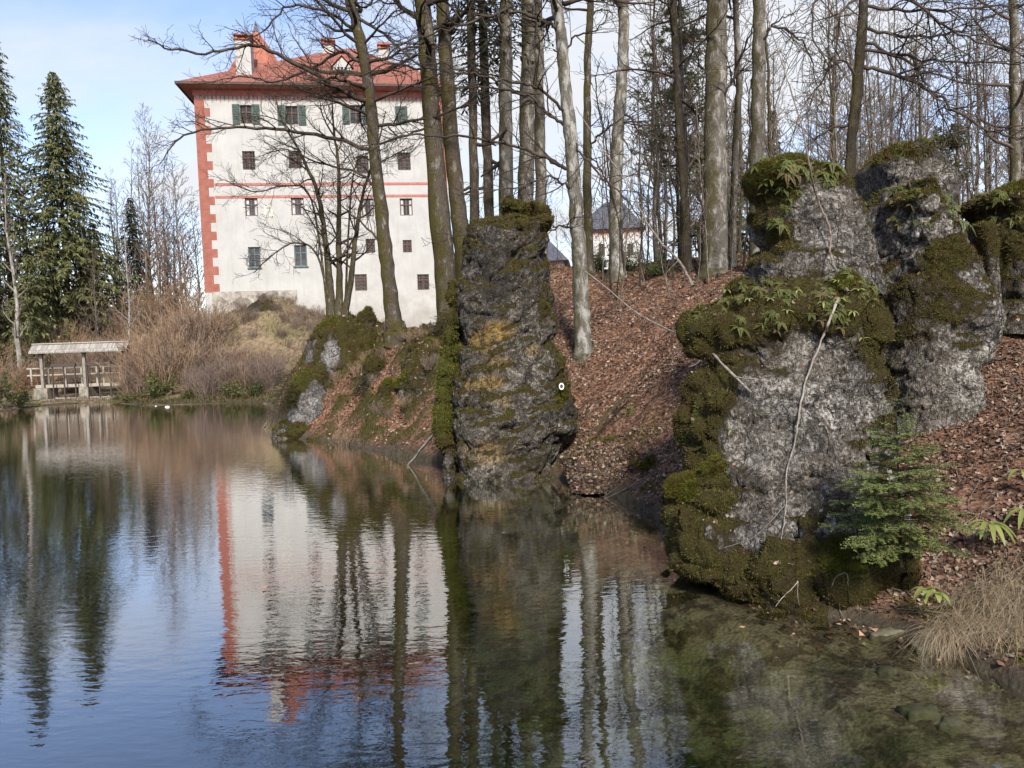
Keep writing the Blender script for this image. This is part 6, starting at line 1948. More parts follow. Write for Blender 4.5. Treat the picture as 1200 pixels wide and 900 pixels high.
leafy_bush('low green plants at the waterline under the reddish brush', 222, 474, 51, 604, 0.8, 0.75, LEAF_OL, 1100, 0.12)
leafy_bush('grassy green plants at the waterline beside the sluice', 152, 473, 52.2, 605, 0.5, 0.6, LEAF_OL, 700, 0.12)
leafy_bush('bright green bush on the far shore left of the sluice', 24, 470, 51, 606, 0.9, 1.5, LEAF_OL, 1500, 0.13)
leafy_bush('dark green bush at the left edge of the picture', -4, 475, 49.5, 607, 1.2, 2.6, LEAF_GR, 2400, 0.15)
leafy_bush('brown-leaved bush between the sluice and the left edge', 20, 440, 54, 608, 1.1, 2.0, LEAF_BR, 1100, 0.12)
leafy_bush('brown-leaved bush behind the railing of the sluice', 80, 430, 60, 609, 1.4, 2.4, LEAF_BR, 1300, 0.13)
leafy_bush('brown-leaved bush behind the left half of the sluice roof', 45, 420, 61, 610, 1.4, 2.4, LEAF_BR, 1100, 0.13)
leafy_bush('dark evergreen bush on the bank behind the pale beech', 705, 328, 30.5, 611, 0.8, 0.9, LEAF_GR, 2200, 0.07)
leafy_bush('dark evergreen bush in front of the white house', 738, 330, 30.5, 612, 0.8, 1.1, LEAF_GR, 2400, 0.07)
leafy_bush('evergreen scrub at the foot of the thin trunks', 775, 335, 29, 613, 0.8, 0.8, LEAF_GR, 1700, 0.07)
leafy_bush('small green bush at the corner of the castle foot', 238, 345, 67.3, 614, 0.6, 1.5, LEAF_OL, 700, 0.16)

# ------------------------------------------------------------------ small spruces and needle tufts near by
def young_spruce(label, base, h, r, seed, needle, lean=(0, 0), whorls=13, per=7, dens=22, nl=0.024, group=None):
    rng = random.Random(seed)
    root = thing('young_spruce', label, 'tree', base, 0, group)
    ax = lambda z: (lean[0] * z / h, lean[1] * z / h, z)
    me, _ = trunk_mesh([ax(-0.1 + (h + 0.1) * i / 8) for i in range(9)], 0.018 * h / 1.9, 0.004, 1.2, 7, seed)
    link('trunk', me, BARK_DARK, root)
    T = Tubes(); VV = []

    def shoot(p, d, L, nd):
        """a shoot with needles combed to both sides"""
        k = max(5, int(L * nd * 4.5))
        d = nrm3(d)
        s = nrm3((d[1], -d[0], 0.05)); u = (s[1] * d[2] - s[2] * d[1], s[2] * d[0] - s[0] * d[2], s[0] * d[1] - s[1] * d[0])
        q = p
        T.add([p, tuple(p[i] + d[i] * L * .5 for i in range(3)), tuple(p[i] + d[i] * L for i in range(3))], [0.004, 0.003, 0.0015], 3)
        for j in range(k):
            t = (j + rng.random()) / k
            c = [p[i] + d[i] * L * t for i in range(3)]
            for sd in (-1, 1):
                a = rng.uniform(-0.5, 0.6)
                l = nl * rng.uniform(0.7, 1.3)
                v = [s[i] * sd * math.cos(a) + u[i] * math.sin(a) + d[i] * 0.55 for i in range(3)]
                w = 0.0075
                VV.append([(c[0] - d[0] * w, c[1] - d[1] * w, c[2] - d[2] * w), (c[0] + d[0] * w, c[1] + d[1] * w, c[2] + d[2] * w), (c[0] + v[0] * l, c[1] + v[1] * l, c[2] + v[2] * l)])

    for w in range(whorls):
        z = h * (0.10 + 0.86 * w / (whorls - 1))
        t = z / h
        R = r * (1 - t) ** 0.75 * (0.7 + 0.3 * min(1, t * 4)) + 0.06
        a0 = rng.uniform(0, 6.28)
        k = per if t < 0.75 else 4
        for j in range(k):
            a = a0 + 6.283 * j / k + rng.uniform(-.35, .35)
            L = R * rng.uniform(0.5, 1.2)
            n = 7
            c0 = ax(z + rng.uniform(-.04, .04))
            pts = []
            for i in range(n + 1):
                f = i / n
                pts.append((c0[0] + math.cos(a) * L * f, c0[1] + math.sin(a) * L * f, c0[2] + L * (0.22 * f * (0.4 + 1.6 * t) - 0.30 * f * f * (1 - t))))
            T.add(pts, [0.007 * (1 - 0.8 * i / n) for i in range(n + 1)], 4)
            m = max(3, int(L * dens))
            for i in range(m):
                f = 0.18 + 0.82 * (i + rng.random() * .6) / m
                ii_ = min(n - 1, int(f * n)); g = f * n - ii_
                p = tuple(pts[ii_][c] + (pts[ii_ + 1][c] - pts[ii_][c]) * g for c in range(3))
                sd = 1 if i % 2 else -1
                da = a + sd * rng.uniform(0.5, 0.95)
                sl_ = L * 0.34 * (1.15 - 0.8 * f) * rng.uniform(0.8, 1.2) + 0.03
                shoot(p, (math.cos(da), math.sin(da), rng.uniform(-0.35, 0.1)), sl_, 18 / (nl / 0.024))
            shoot(pts[-2], (math.cos(a), math.sin(a), 0.0), L / n * 1.6 + .03, 18 / (nl / .024))
    shoot(ax(h - .05), (0, 0, 1), .14 * h, 18)
    V = np.array(VV).reshape(-1, 3)
    link('foliage', make_mesh('foliage', V, [np.arange(len(V)).reshape(-1, 3)]), needle, root)
    link('crown', T.mesh('crown'), TWIG_DARK, root)
    return root


NEEDLE_Y = island_mat('young_needles', [(0.07, 0.092, 0.026), (0.13, 0.165, 0.043), (0.19, 0.235, 0.06), (0.26, 0.30, 0.095), (0.155, 0.20, 0.06)], 0.6, 0.25, 0.25)
yb = at(1056, 652, 8.95)
young_spruce('young bright green spruce growing against the face of the big grey rock', (yb.x, yb.y, max(gz(yb.x, yb.y), yb.z) - .03), at(1047, 462, 8.95).z - yb.z, 0.80, 701, NEEDLE_Y, (-0.06, 0), whorls=13, per=10, dens=40)
for i, (px, py, Y, h, r, lab) in enumerate([(338, 470, 29.6, 1.3, 0.8, 'bushy little spruce at the water on the left tip of the bank'), (330, 458, 30.6, 1.1, 0.7, 'bushy little spruce just above the one at the left tip of the bank'),
                                            (425, 455, 29.2, 0.7, 0.6, 'low green spruce seedling on the leafy bank below the outcrop'), (488, 412, 28.6, 0.9, 0.7, 'low green spruce seedling at the foot of the leaning mossy tree'),
                                            (520, 380, 28.9, 0.8, 0.7, 'low green spruce seedling beside the trunks left of the tower-like rock')]):
    p = at(px, py, Y)
    young_spruce(lab, (p.x, p.y, p.z - 0.25), h, r, 710 + i, NEEDLE, whorls=7, per=7, dens=11, nl=0.05, group='little spruces on the outcrop')

# ------------------------------------------------------------------ ferns
FERN = island_mat('fern_green', [(0.06, 0.072, 0.02), (0.12, 0.135, 0.035), (0.19, 0.20, 0.06)], 0.6, 0.25, 0.3)
FERN_Y = island_mat('hart_tongue_green', [(0.16, 0.19, 0.045), (0.22, 0.25, 0.065), (0.30, 0.31, 0.10)], 0.5, 0.3, 0.35)


def fern_mesh(seed, fronds=8, L=0.34, pinn=13, droop=1.1):
    rng = random.Random(seed)
    VV = []
    for f in range(fronds):
        a = 6.283 * f / fronds + rng.uniform(-.4, .4)
        l = L * rng.uniform(0.4, 1.25)
        up = rng.uniform(0.15, 1.1)
        pts = []
        for i in range(pinn + 2):
            t = i / (pinn + 1)
            pts.append((math.cos(a) * l * t, math.sin(a) * l * t, l * (up * t - droop * t * t)))
        s = (-math.sin(a), math.cos(a), 0)
        for i in range(1, pinn + 1):
            t = i / (pinn + 1)
            w = l * 0.23 * math.sin(math.pi * min(1, 0.18 + t * 0.86)) ** 0.8
            d = (pts[i + 1][0] - pts[i][0], pts[i + 1][1] - pts[i][1], pts[i + 1][2] - pts[i][2])
            for sd in (-1, 1):
                p = pts[i]
                tip = tuple(p[c] + sd * s[c] * w + d[c] * 0.9 - (0, 0, 0.12 * w)[c] for c in range(3))
                m1 = tuple(p[c] + sd * s[c] * w * .5 + d[c] * 1.0 for c in range(3))
                VV += [tuple(p[c] - d[c] * .1 for c in range(3)), tuple(p[c] + sd * s[c] * w * .55 - d[c] * .15 for c in range(3)), tip, m1]
    return make_mesh('fern', VV, [np.arange(len(VV)).reshape(-1, 4)])


ferns = [fern_mesh(801), fern_mesh(802, 5, 0.30), fern_mesh(803, 9, 0.38), fern_mesh(804, 4, 0.42), fern_mesh(805, 6, 0.25), fern_mesh(806, 7, 0.36)]
FERN_DRY = island_mat('withered_fern', [(0.12, 0.085, 0.04), (0.20, 0.14, 0.07), (0.14, 0.13, 0.05)], 0.8, 0.15, 0.25)
for i_, f in enumerate(ferns):
    f.materials.append(FERN_DRY if i_ == 3 else FERN)


def surf(name, px, py, rad=0.10):
    """the point of a rock's surface that faces the camera at a photo pixel"""
    V = ROCKS[name][0]
    d = np.array(ray(px, py)); d /= np.linalg.norm(d)
    r = V - np.array([0, 0, CAM_Z])
    t = r @ d
    off = np.linalg.norm(r - t[:, None] * d, axis=1)
    k = np.where(off < rad)[0]
    if len(k) == 0:
        k = np.array([np.argmin(off)])
    j = k[np.argmin(t[k])]
    return Vector(V[j])


def put_fern(p, sc, rng, lab, grp, name='fern', mesh=None, out=(0, -0.35)):
    o = link(name, mesh or rng.choice(ferns))
    o.location = p
    o.scale = (sc,) * 3
    o.rotation_euler = (rng.uniform(0.2, 0.8), rng.uniform(-.3, .3), rng.uniform(-0.6, 0.6))
    tag(o, lab, 'fern', grp)


rng = random.Random(88)
FG = [('water_rock', (812, 1030), (318, 352), 30, 'fern in the mossy fringe along the top of the big grey rock at the water', 'ferns along the top of the big grey rock', 0.62),
      ('water_rock', (812, 1000), (345, 385), 16, 'fern in the mossy fringe along the top of the big grey rock at the water', 'ferns along the top of the big grey rock', 0.5),
      ('upper_rock', (878, 985), (183, 215), 20, 'fern on the mossy shoulder of the stacked rock', 'ferns on the stacked rock', 0.75),
      ('upper_rock', (876, 935), (215, 275), 14, 'fern on the mossy shoulder of the stacked rock', 'ferns on the stacked rock', 0.7),
      ('leaning_rock', (1035, 1090), (205, 265), 12, 'fern on the mossy top of the tall pale rock', 'ferns on the tall pale rock', 0.7),
      ('leaning_rock', (1105, 1140), (225, 255), 6, 'fern on the mossy top of the tall pale rock', 'ferns on the tall pale rock', 0.8),
      ('mound_rock', (1150, 1200), (210, 260), 8, 'fern on the moss-covered mound at the right edge', 'ferns on the moss-covered mound', 0.8)]
for rk, xr, yr, n, lab, grp, sc in FG:
    for i in range(int(n * 1.6)):
        p = surf(rk, rng.uniform(*xr), rng.uniform(*yr))
        put_fern(p, sc * 0.72 * rng.uniform(0.6, 1.3), rng, lab, grp)
for px, py, Y in [(742, 465, 19.6), (735, 470, 19.8), (648, 318, 30.8)]:
    p = at(px, py, Y); z = gz(p.x, p.y)
    put_fern(Vector((p.x, p.y, z + .02)), 0.9, rng, 'small fern among the fallen leaves of the slope', 'ferns on the leaf slope')


def strap_mesh(seed, n, L, w, droop):
    """hart's tongue: a rosette of undivided strap leaves"""
    rng = random.Random(seed)
    V, Q = [], []
    for f in range(n):
        a = -1.57 + (f - (n - 1) / 2) * (4.6 / max(1, n)) + rng.uniform(-.15, .15)
        l = L * rng.uniform(0.75, 1.15); up = rng.uniform(0.5, 1.0)
        s = (-math.sin(a), math.cos(a))
        b0 = len(V)
        k = 8
        for i in range(k + 1):
            t = i / k
            ww = w * math.sin(math.pi * (0.12 + 0.86 * t)) ** 0.6
            x, y, z = math.cos(a) * l * t, math.sin(a) * l * t, l * (up * t - droop * t * t)
            V += [(x - s[0] * ww, y - s[1] * ww, z + ww * .25), (x, y, z), (x + s[0] * ww, y + s[1] * ww, z + ww * .25)]
        for i in range(k):
            for j in (0, 1):
                Q.append((b0 + i * 3 + j, b0 + i * 3 + j + 1, b0 + i * 3 + j + 4, b0 + i * 3 + j + 3))
    me = make_mesh('fern', V, [Q], True)
    me.materials.append(FERN_Y)
    return me


HT = [(1160, 598, 9.6, 9, 0.34, 'yellow green strap-leaved fern drooping on the leaf litter right of the young spruce'), (1202, 602, 9.7, 6, 0.3, 'strap-leaved fern at the right edge of the picture'), (1198, 556, 10.2, 4, 0.22, 'small strap-leaved fern higher up at the right edge'),
      (1085, 655, 8.75, 4, 0.22, 'strap-leaved fern in the shade under the young spruce'), (1098, 690, 8.6, 4, 0.16, 'small strap-leaved fern above the dry grass at the rock corner')]
for i, (px, py, Y, n, Lf, lab) in enumerate(HT):
    p = at(px, py, Y)
    z = gz(p.x, p.y)
    o = link('strap_fern', strap_mesh(900 + i, n + 2, Lf, 0.034, 1.15))
    o.location = (p.x, p.y, max(z, min(p.z, z + .35)) + .03)
    tag(o, lab, 'fern', 'strap-leaved ferns on the right bank')
for i, (px, py, n, Lf) in enumerate([(975, 330, 6, 0.2), (990, 345, 5, 0.18), (1005, 360, 5, 0.16), (960, 350, 4, 0.15), (940, 338, 4, 0.15), (1020, 395, 2, 0.2), (900, 345, 4, 0.13), (870, 350, 4, 0.13), (845, 340, 4, 0.14), (850, 500, 2, 0.17), (1000, 335, 5, 0.17), (925, 360, 4, 0.13)]):
    p = surf('water_rock', px, py)
    o = link('strap_fern', strap_mesh(930 + i, n, Lf * 0.72, 0.015, 0.8 + 0.1 * (i % 5)))
    o.location = p
    o.rotation_euler = (0.35, 0, rng.uniform(-.6, .6))
    tag(o, 'pale green strap leaf plant in the moss of the big grey rock', 'fern', 'strap leaf plants in the moss of the big grey rock')

# ------------------------------------------------------------------ dead sticks, vines, ring, grass
STICK = simple_mat('bleached_stick', (0.15, 0.125, 0.10), (0.32, 0.285, 0.24), 9, 0.9, 0.1, 0.3, 0.005)
STICK_D = simple_mat('brown_stick', (0.11, 0.085, 0.065), (0.24, 0.20, 0.16), 9, 0.9, 0.1, 0.3, 0.005)


def stick(label, pts, r0, r1, mat, side=(), name='dead_branch', cat='branch', seed=1):
    """pts: world points; side: (index, world points, radius)"""
    rng = random.Random(seed)
    T = Tubes()
    q = smooth_path([tuple(p) for p in pts], 7, r0 * 0.25, rng)
    n = len(q)
    T.add(q, [(r0 + (r1 - r0) * i / (n - 1)) * (1 + 0.12 * rng.gauss(0, 1)) for i in range(n)], 7)
    for sp_, r in side:
        s = smooth_path([tuple(p) for p in sp_], 5, r * .3, rng); m = len(s)
        T.add(s, [r * (1 - .7 * i / (m - 1)) for i in range(m)], 5)
    o = link(name, T.mesh(name), mat)
    return tag(o, label, cat)


off = Vector((0, -0.06, 0))
wr = lambda x, y, d=0.06: surf('water_rock', x, y) + Vector((0, -d, 0))
stick('thin pale vine hanging down the bare face of the big grey rock', [wr(984, 345), wr(975, 375), wr(962, 400), wr(948, 440), wr(938, 475), wr(925, 515), wr(915, 555), wr(911, 590), wr(915, 625)], 0.020, 0.006, STICK, [([wr(911, 590), wr(880, 620), wr(850, 640)], 0.005), ([wr(945, 445), wr(950, 470)], 0.004)], 'hanging_vine', 'vine')
ur = lambda x, y: surf('upper_rock', x, y) + Vector((0, -.25, 0))
stick('slender leafless stem rising in front of the stacked rock', [wr(984, 340), ur(972, 300), ur(965, 265), ur(957, 235), at(949, 195, 12.6), at(940, 150, 12.7), at(925, 100, 12.9), at(912, 60, 13.1), at(898, 15, 13.3), at(885, -30, 13.5)], 0.02, 0.006, STICK_D, [([at(949, 195, 12.6), at(975, 160, 12.5), at(990, 110, 12.4)], .006), ([at(935, 130, 12.75), at(910, 125, 12.7), at(880, 100, 12.6)], .006)], 'bare_sapling', 'sapling', 2)
stick('bare branch leaning from the leaf slope onto the mossy side of the big grey rock', [at(686, 318, 17.0), at(712, 338, 16.4), at(740, 362, 15.6), at(770, 380, 14.8), at(800, 394, 13.6), at(828, 408, 12.5), at(850, 430, 11.6), wr(872, 458, .05)], 0.010, 0.021, STICK, [([at(828, 408, 12.5), at(818, 425, 12.3), at(806, 430, 12.2)], .01), ([at(860, 442, 11.2), wr(885, 440, .08)], .012), ([at(770, 380, 14.8), at(765, 360, 14.6), at(758, 345, 14.5)], .007), ([at(740, 362, 15.6), at(725, 368, 15.4)], .006)], seed=3)
stick('bent bare sapling leaning from the wood toward the top of the big grey rock', [at(812, 335, 15.5), at(795, 305, 16), at(775, 285, 16.8), at(755, 255, 17.6), at(735, 215, 18.4), at(710, 180, 19.2), at(690, 150, 20), at(675, 125, 20.8)], 0.03, 0.01, STICK_D, [([at(795, 305, 16), at(780, 325, 15.8), at(797, 355, 15.6), at(800, 378, 15.4)], .008), ([at(755, 255, 17.6), at(740, 262, 17.4), at(715, 250, 17.2)], .008)], 'bare_sapling', 'sapling', 4)
pa = onz(478, 546, -0.05); pb = surf('tower_rock', 522, 491) + Vector((-.1, -.05, 0))
STICK_P = simple_mat('sun_bleached_stick', (0.30, 0.26, 0.21), (0.52, 0.47, 0.41), 9, 0.9, 0.1, 0.3, 0.005)
stick('pale dead stick slanting into the water left of the tower-like rock', [pa + (pa - pb) * 0.25, pa, pa.lerp(pb, .35) + Vector((.03, 0, .05)), pa.lerp(pb, .7), pb], 0.026, 0.045, STICK_P, seed=5)
pa = at(548, 325, 27.6)
stick('dark snapped stem standing on the bank with a pale branch hanging from it', [at(553, 360, 27.6), at(549, 345, 27.6), pa], 0.05, 0.03, STICK_D, [([at(549, 345, 27.6), at(533, 338, 27.3), at(520, 345, 27)], .02), ([at(549, 345, 27.6), at(560, 370, 27.0), at(566, 400, 26.4), at(574, 425, 25.8)], .018)], seed=6)
stick('rotten mossy stick lying on the leaf slope', [at(700, 505, 19.2), at(712, 485, 19.4), at(728, 470, 19.7), at(738, 462, 19.9)], 0.05, 0.03, BARK_MOSSY, seed=7)
pb1 = wr(936, 680, .05)
stick('dry twigs sprawling at the foot of the big grey rock', [pb1, at(928, 690, pb1.y - .1), at(917, 700, pb1.y - .25), at(909, 711, pb1.y - .35)], 0.006, 0.004, STICK, [([pb1, at(935, 700, pb1.y - .2), at(937, 710, pb1.y - .25)], .004), ([wr(966, 684), at(980, 676, pb1.y - .2), at(992, 672, pb1.y - .3), at(994, 686, pb1.y - .35)], .005), ([wr(918, 665), wr(922, 650), wr(926, 668)], .004)], seed=8)
# ring
pr = surf('tower_rock', 658, 453, 0.2) + Vector((0, -.06, 0))
pr.x, pr.z = at(658, 453, pr.y).x, at(658, 453, pr.y).z
mb = MB(); k, m_ = 20, 8
V = []; Q = []
for i in range(k):
    a = 6.283 * i / k
    for j in range(m_):
        bb_ = 6.283 * j / m_
        R_ = 0.062 + 0.018 * math.cos(bb_)
        V.append((R_ * 0.85 * math.cos(a), 0.014 * math.sin(bb_), R_ * 1.15 * math.sin(a)))
        Q.append((i * m_ + j, i * m_ + (j + 1) % m_, ((i + 1) % k) * m_ + (j + 1) % m_, ((i + 1) % k) * m_ + j))
ringo = thing('mooring_ring', 'small white oval ring fixed to the tower-like rock above a patch of moss', 'ring', pr)
link('ring', make_mesh('ring', V, [Q], True), simple_mat('white_enamel', (0.75, 0.75, 0.74), (0.82, 0.82, 0.81), 5, 0.5, 0.4, 0), ringo)
mb = MB(); mb.add([(0.05 * math.cos(6.283 * i / 12), y, 0.066 * math.sin(6.283 * i / 12)) for y in (0.0, 0.14) for i in range(12)] + [(0, 0, 0)], [(i, (i + 1) % 12, 12 + (i + 1) % 12, 12 + i) for i in range(12)], [(i, 24, (i + 1) % 12) for i in range(12)])
mb.build('socket', GUTTER, ringo)

# ------------------------------------------------------------------ dry grass at the near right bank
GRASS = island_mat('dry_grass_blades', [(0.20, 0.145, 0.085), (0.33, 0.255, 0.16), (0.46, 0.375, 0.25), (0.27, 0.20, 0.125)], 0.85, 0.1, 0.25)


def blades(n, seed, place, L, w, droop, out):
    rng = np.random.RandomState(seed)
    P = place(n, rng)
    k = 6
    a = rng.uniform(0, 6.283, n)
    dx = np.cos(a) * 0.8 + out[0]; dy = np.sin(a) * 0.8 + out[1]
    l = L * rng.uniform(0.5, 1.25, n); up = rng.uniform(0.35, 1.15, n); dr = droop * rng.uniform(0.7, 1.5, n)
    wob = rng.normal(0, 0.34, (n, 2))
    V = np.zeros((n, k + 1, 2, 3))
    for i in range(k + 1):
        t = i / k
        c = np.c_[P[:, 0] + dx * l * t * 0.7 + wob[:, 0] * l * t * t, P[:, 1] + dy * l * t * 0.7 + wob[:, 1] * l * t * t, P[:, 2] + l * (up * t - dr * t * t)]
        ww = w * (1 - 0.8 * t)
        s = np.c_[-dy, dx, np.zeros(n)]; s /= np.linalg.norm(s, axis=1)[:, None] + 1e-9
        s = s + rng.normal(0, 0.3, (n, 3)) * 0
        V[:, i, 0] = c - s * ww; V[:, i, 1] = c + s * ww
    idx = np.arange(n * (k + 1) * 2).reshape(n, k + 1, 2)
    Q = np.stack([idx[:, :-1, 0], idx[:, :-1, 1], idx[:, 1:, 1], idx[:, 1:, 0]], -1).reshape(-1, 4)
    return make_mesh('grass', V.reshape(-1, 3), [Q])


def clump_place(centres):
    def f(n, rng):
        C = np.array([(at(px, py, Y).x, Y, r) for px, py, Y, r in centres])
        j = rng.randint(0, len(C), n)
        ang = rng.uniform(0, 6.283, n); rr = C[j, 2] * np.sqrt(rng.rand(n))
        x = C[j, 0] + np.cos(ang) * rr; y = C[j, 1] + np.sin(ang) * rr
        return np.c_[x, y, ground_z(np.c_[x, y]) - 0.01]
    return f


G = link('dry_grass', blades(4600, 41, clump_place([(1150, 690, 8.55, .25), (1180, 680, 8.6, .3), (1200, 700, 8.4, .3), (1175, 715, 8.3, .25), (1130, 700, 8.45, .2), (1195, 730, 8.1, .3), (1165, 660, 8.9, .3), (1215, 670, 8.6, .3), (1230, 720, 8.1, .4), (1140, 660, 8.9, .3), (1190, 650, 9.1, .35), (1110, 712, 8.4, .15)]), 0.50, 0.0030, 0.95, (-0.22, -0.5)), GRASS, kind='stuff')
tag(G, 'pale dry grass hanging over the bank at the lower right', 'dry grass')
G2 = link('grass_tuft', blades(420, 42, clump_place([(1095, 712, 8.5, .10), (1108, 716, 8.45, .12)]), 0.40, 0.0028, 1.15, (-0.45, -0.6)), GRASS)
tag(G2, 'tuft of dry grass drooping over the pale wedge-shaped stone', 'grass tuft')


def slope_place(n, rng):
    out = []
    while sum(len(o) for o in out) < n:
        x = rng.uniform(-33, -9, 8000); y = rng.uniform(46, 68, 8000)
        P = np.c_[x, y]
        m = dry_mask(P)
        P = P[(rng.rand(len(P)) < m) & (shore_dist(P) > 0.2)]
        out.append(P)
    P = np.concatenate(out)[:n]
    return np.c_[P, ground_z(P) - 0.02]


GRASS2 = island_mat('dry_slope_grass', [(0.12, 0.08, 0.05), (0.24, 0.175, 0.11), (0.36, 0.29, 0.19), (0.14, 0.13, 0.06), (0.20, 0.13, 0.085)], 0.9, 0.05, 0.2)
G3 = link('dry_grass', blades(20000, 43, slope_place, 0.6, 0.018, 0.6, (0, -0.3)), GRASS2, kind='stuff')
tag(G3, 'dry grass covering the slope below the castle', 'dry grass')

def moss_place(n, rng):
    out = []
    while sum(len(o) for o in out) < n:
        k = 6000
        P = np.concatenate([np.c_[rng.uniform(-13, 0, k), rng.uniform(24, 38, k)], np.c_[rng.uniform(1, 11, k), rng.uniform(7, 20, k)]])
        d = shore_dist(P)
        P = P[(rng.rand(len(P)) < moss_ground(P, d)) & (d > 0.1)]
        out.append(P)
    P = np.concatenate(out)
    P = P[rng.permutation(len(P))[:n]]
    return np.c_[P, ground_z(P) - 0.01]


G4 = link('ground_moss', blades(26000, 44, moss_place, 0.16, 0.010, 0.5, (0, 0)), MOSSG_MAT, kind='stuff')
tag(G4, 'moss and low green growth covering the bank below the trees', 'moss')


def far_shore_place(n, rng):
    out = []
    while sum(len(o) for o in out) < n:
        P = np.c_[rng.uniform(-36, -12, 9000), rng.uniform(46, 60, 9000)]
        d = shore_dist(P)
        sx_ = S0.x
        out.append(P[(d > -0.05) & (d < 1.6) & ~((P[:, 0] > sx_ - 0.3) & (P[:, 0] < sx_ + 6.6))])
    P = np.concatenate(out)[:n]
    return np.c_[P, np.maximum(ground_z(P), 0.0) - 0.02]


GRASS3 = island_mat('shore_grass', [(0.07, 0.07, 0.025), (0.14, 0.13, 0.05), (0.22, 0.18, 0.09), (0.10, 0.075, 0.04)], 0.85, 0.1, 0.2)
G5 = link('shore_grass', blades(5000, 45, far_shore_place, 0.6, 0.016, 0.6, (0, -0.4)), GRASS3, kind='stuff')
tag(G5, 'rough green and brown growth along the far waterline', 'grass')

# ------------------------------------------------------------------ fallen leaves
LEAF = island_mat('fallen_leaf', [(0.034, 0.022, 0.016), (0.09, 0.049, 0.030), (0.155, 0.082, 0.050), (0.06, 0.040, 0.028), (0.21, 0.12, 0.078), (0.27, 0.17, 0.115), (0.40, 0.31, 0.235), (0.10, 0.074, 0.054), (0.17, 0.092, 0.056), (0.05, 0.035, 0.026)], 0.75, 0.25, 0.15)


def leaf_quads(P, nrm_, size, rng, flat=0.45):
    n = len(P)
    r = rng.normal(size=(n, 3))
    nn = nrm_ + rng.normal(size=(n, 3)) * flat
    nn /= np.linalg.norm(nn, axis=1)[:, None]
    t = np.cross(nn, r); t /= np.linalg.norm(t, axis=1)[:, None]
    s = np.cross(nn, t)
    L = size * rng.uniform(0.35, 1.45, (n, 1)); W = L * rng.uniform(0.28, 0.42, (n, 1))
    curl = rng.uniform(-0.25, 0.5, (n, 1)) * L
    c = P + nrm_ * rng.uniform(0.004, 0.03, (n, 1))
    V = np.stack([c - t * L * .5 + nn * curl * .5, c + s * W - nn * 0, c + t * L * .5 + nn * curl, c - s * W], 1)
    return V.reshape(-1, 3), np.concatenate([np.arange(n * 4).reshape(-1, 4)[:, [0, 1, 3]], np.arange(n * 4).reshape(-1, 4)[:, [1, 2, 3]]])


rngn = np.random.RandomState(5)


def scatter_ground(n, x0, x1, y0, y1, power):
    y = y0 * (y1 / y0) ** (rngn.rand(n) ** power)
    x = x0 + (x1 - x0) * rngn.rand(n)
    P = np.c_[x, y]
    d = shore_dist(P)
    keep = d > -0.9
    P, d = P[keep], d[keep]
    ms = moss_ground(P, d)
    keep = (rngn.rand(len(P)) > ms * 0.62) & (rngn.rand(len(P)) < 0.16 + sstep(0.0, 1.0, d)) & (rngn.rand(len(P)) > dry_mask(P) * 0.9)
    n_ = fbm(np.c_[P, np.zeros(len(P))], 0.8, 3)
    keep &= rngn.rand(len(P)) < 0.72 + 2.2 * n_
    P = P[keep]
    z = ground_z(P)
    e = 0.08
    zx = ground_z(P + [e, 0]); zy = ground_z(P + [0, e])
    nv = np.c_[-(zx - z) / e, -(zy - z) / e, np.ones(len(P))]
    nv /= np.linalg.norm(nv, axis=1)[:, None]
    return np.c_[P, z], nv


def twig_place(n, rng):
    P = np.c_[rng.uniform(0, 12, n * 3), rng.uniform(8, 32, n * 3)]
    d = shore_dist(P)
    P = P[d > -0.25][:n]
    return np.c_[P, ground_z(P) + 0.03]


def fallen_twigs(n, seed):
    rng = np.random.RandomState(seed)
    T = Tubes()
    for p in twig_place(n, rng):
        a = rng.uniform(0, 6.28); l = rng.uniform(0.1, 0.55); d = np.array([math.cos(a), math.sin(a), 0]) * l
        q = [p - d, p + rng.normal(0, .03, 3), p + d]
        zz = ground_z(np.array(q)[:, :2])
        q = [(x[0], x[1], z + 0.035) for x, z in zip(q, zz)]
        r = rng.uniform(0.003, 0.009)
        T.add(q, [r, r * .9, r * .5], 4)
    return T.mesh('fallen_twigs')


tw_ = link('fallen_twigs', fallen_twigs(700, 8), STICK_D, kind='stuff')
tag(tw_, 'fine dead twigs strewn over the leaf litter and the water edge', 'twigs')
Ps, Ns = [], []
for a in ((52000, 3.0, 12.5, 7.6, 13.0, 1.0), (56000, 0.5, 12, 13.0, 22, 1.0), (36000, -1.0, 12, 22, 33, 1.0), (15000, -11.5, -1.0, 24, 34, 1.0)):
    p, n = scatter_ground(*a)
    Ps.append(p); Ns.append(n)
P = np.concatenate(Ps); NV = np.concatenate(Ns)
sz = (0.055 + 0.0016 * P[:, 1])[:, None]
V, F = leaf_quads(P, NV, sz, rngn)
lv = link('fallen_leaves', make_mesh('fallen_leaves', V, [F]), LEAF, kind='stuff')
tag(lv, 'brown fallen beech leaves covering the slope', 'leaves')


def rock_leaves(name, n, seed, up=0.45, size=0.06):
    V, T, m, gr = ROCKS[name]
    rng = np.random.RandomState(seed)
    nn, ar = tri_normals(V, T)
    w = sstep(up, up + 0.3, nn[:, 2])
    if w.sum() < 1: return
    P, n_, _ = sample_tris(V, T, w, n, rng)
    return leaf_quads(P, n_, size, rng, 0.5)


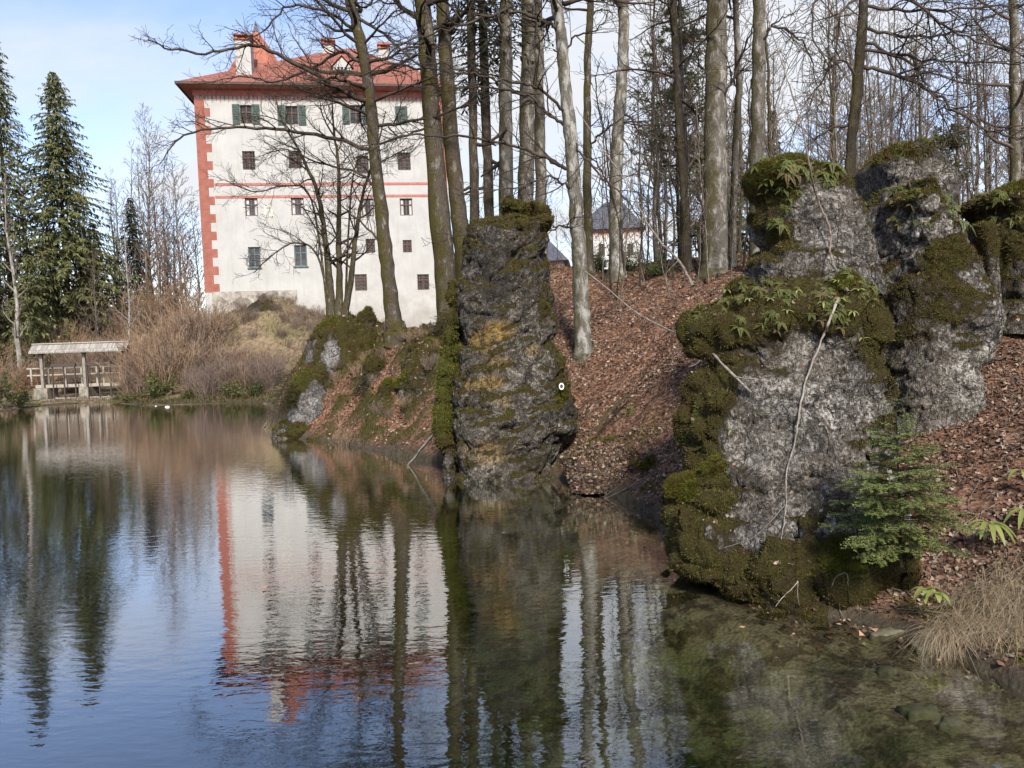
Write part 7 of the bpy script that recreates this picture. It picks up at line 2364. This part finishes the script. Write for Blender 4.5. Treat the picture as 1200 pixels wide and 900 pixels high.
acc = []
for nm, n, up, s in (('water_rock', 900, 0.62, 0.06), ('leaf_boulder', 4200, -0.35, 0.075), ('upper_rock', 120, 0.7, 0.06), ('leaning_rock', 90, 0.7, 0.06), ('outcrop_rock', 420, 0.4, 0.09), ('bank_rock', 400, 0.4, 0.09), ('tower_rock', 60, 0.5, 0.07), ('mound_rock', 250, 0.4, 0.07)):
    r_ = rock_leaves(nm, n, 60 + n, up, s)
    if r_ is None: continue
    o = link('leaf_cover', make_mesh('leaf_cover', r_[0], [r_[1]]), LEAF, bpy.data.objects[nm], kind='stuff')
# a few leaves afloat at the foot of the rock
LF = []
rngl = np.random.RandomState(3)
LEAF_F = island_mat('floating_leaf', [(0.22, 0.10, 0.06), (0.36, 0.19, 0.12), (0.46, 0.34, 0.24)], 0.6, 0.3)
for i, (px, py) in enumerate([(977, 723), (985, 728), (990, 730), (995, 727), (1012, 735), (1020, 737), (1027, 728), (1024, 740), (983, 733), (930, 745), (1100, 775), (870, 735), (755, 640), (700, 770), (590, 625), (310, 690), (1010, 745), (900, 720)]):
    p = onz(px, py, 0.006)
    V, F = leaf_quads(np.array([[0, 0, 0.0]]), np.array([[0, 0, 1.0]]), 0.075, rngl, 0.12)
    o = link('floating_leaf', make_mesh('floating_leaf', V, [F]), LEAF_F)
    o.location = p
    tag(o, 'brown leaf floating on the pond', 'leaf', 'leaves afloat on the pond')
# two white scraps on the water before the far bushes
WH = simple_mat('white_floating_scrap', (0.7, 0.7, 0.66), (0.8, 0.8, 0.78), 5, 0.7, 0.2, 0)
for px, py, sx, lab in ((196, 477, 0.15, 'larger white floating scrap on the water below the olive green bush'), (182.5, 476, 0.06, 'smaller white floating speck left of the larger one')):
    p = onz(px, py)
    k = 10
    V = [(sx * math.cos(6.283 * i / k) * r, sx * .45 * math.sin(6.283 * i / k) * r, z * sx) for r, z in ((1.0, -.05), (1.0, .15), (.6, .42)) for i in range(k)] + [(0.05 * sx, 0, .5 * sx)]
    Q = [(a * k + i, a * k + (i + 1) % k, (a + 1) * k + (i + 1) % k, (a + 1) * k + i) for a in (0, 1) for i in range(k)]
    o = link('floating_scrap', make_mesh('floating_scrap', V, [Q, [(2 * k + i, 2 * k + (i + 1) % k, 3 * k) for i in range(k)]], True), WH)
    o.location = p
    tag(o, lab, 'scrap')
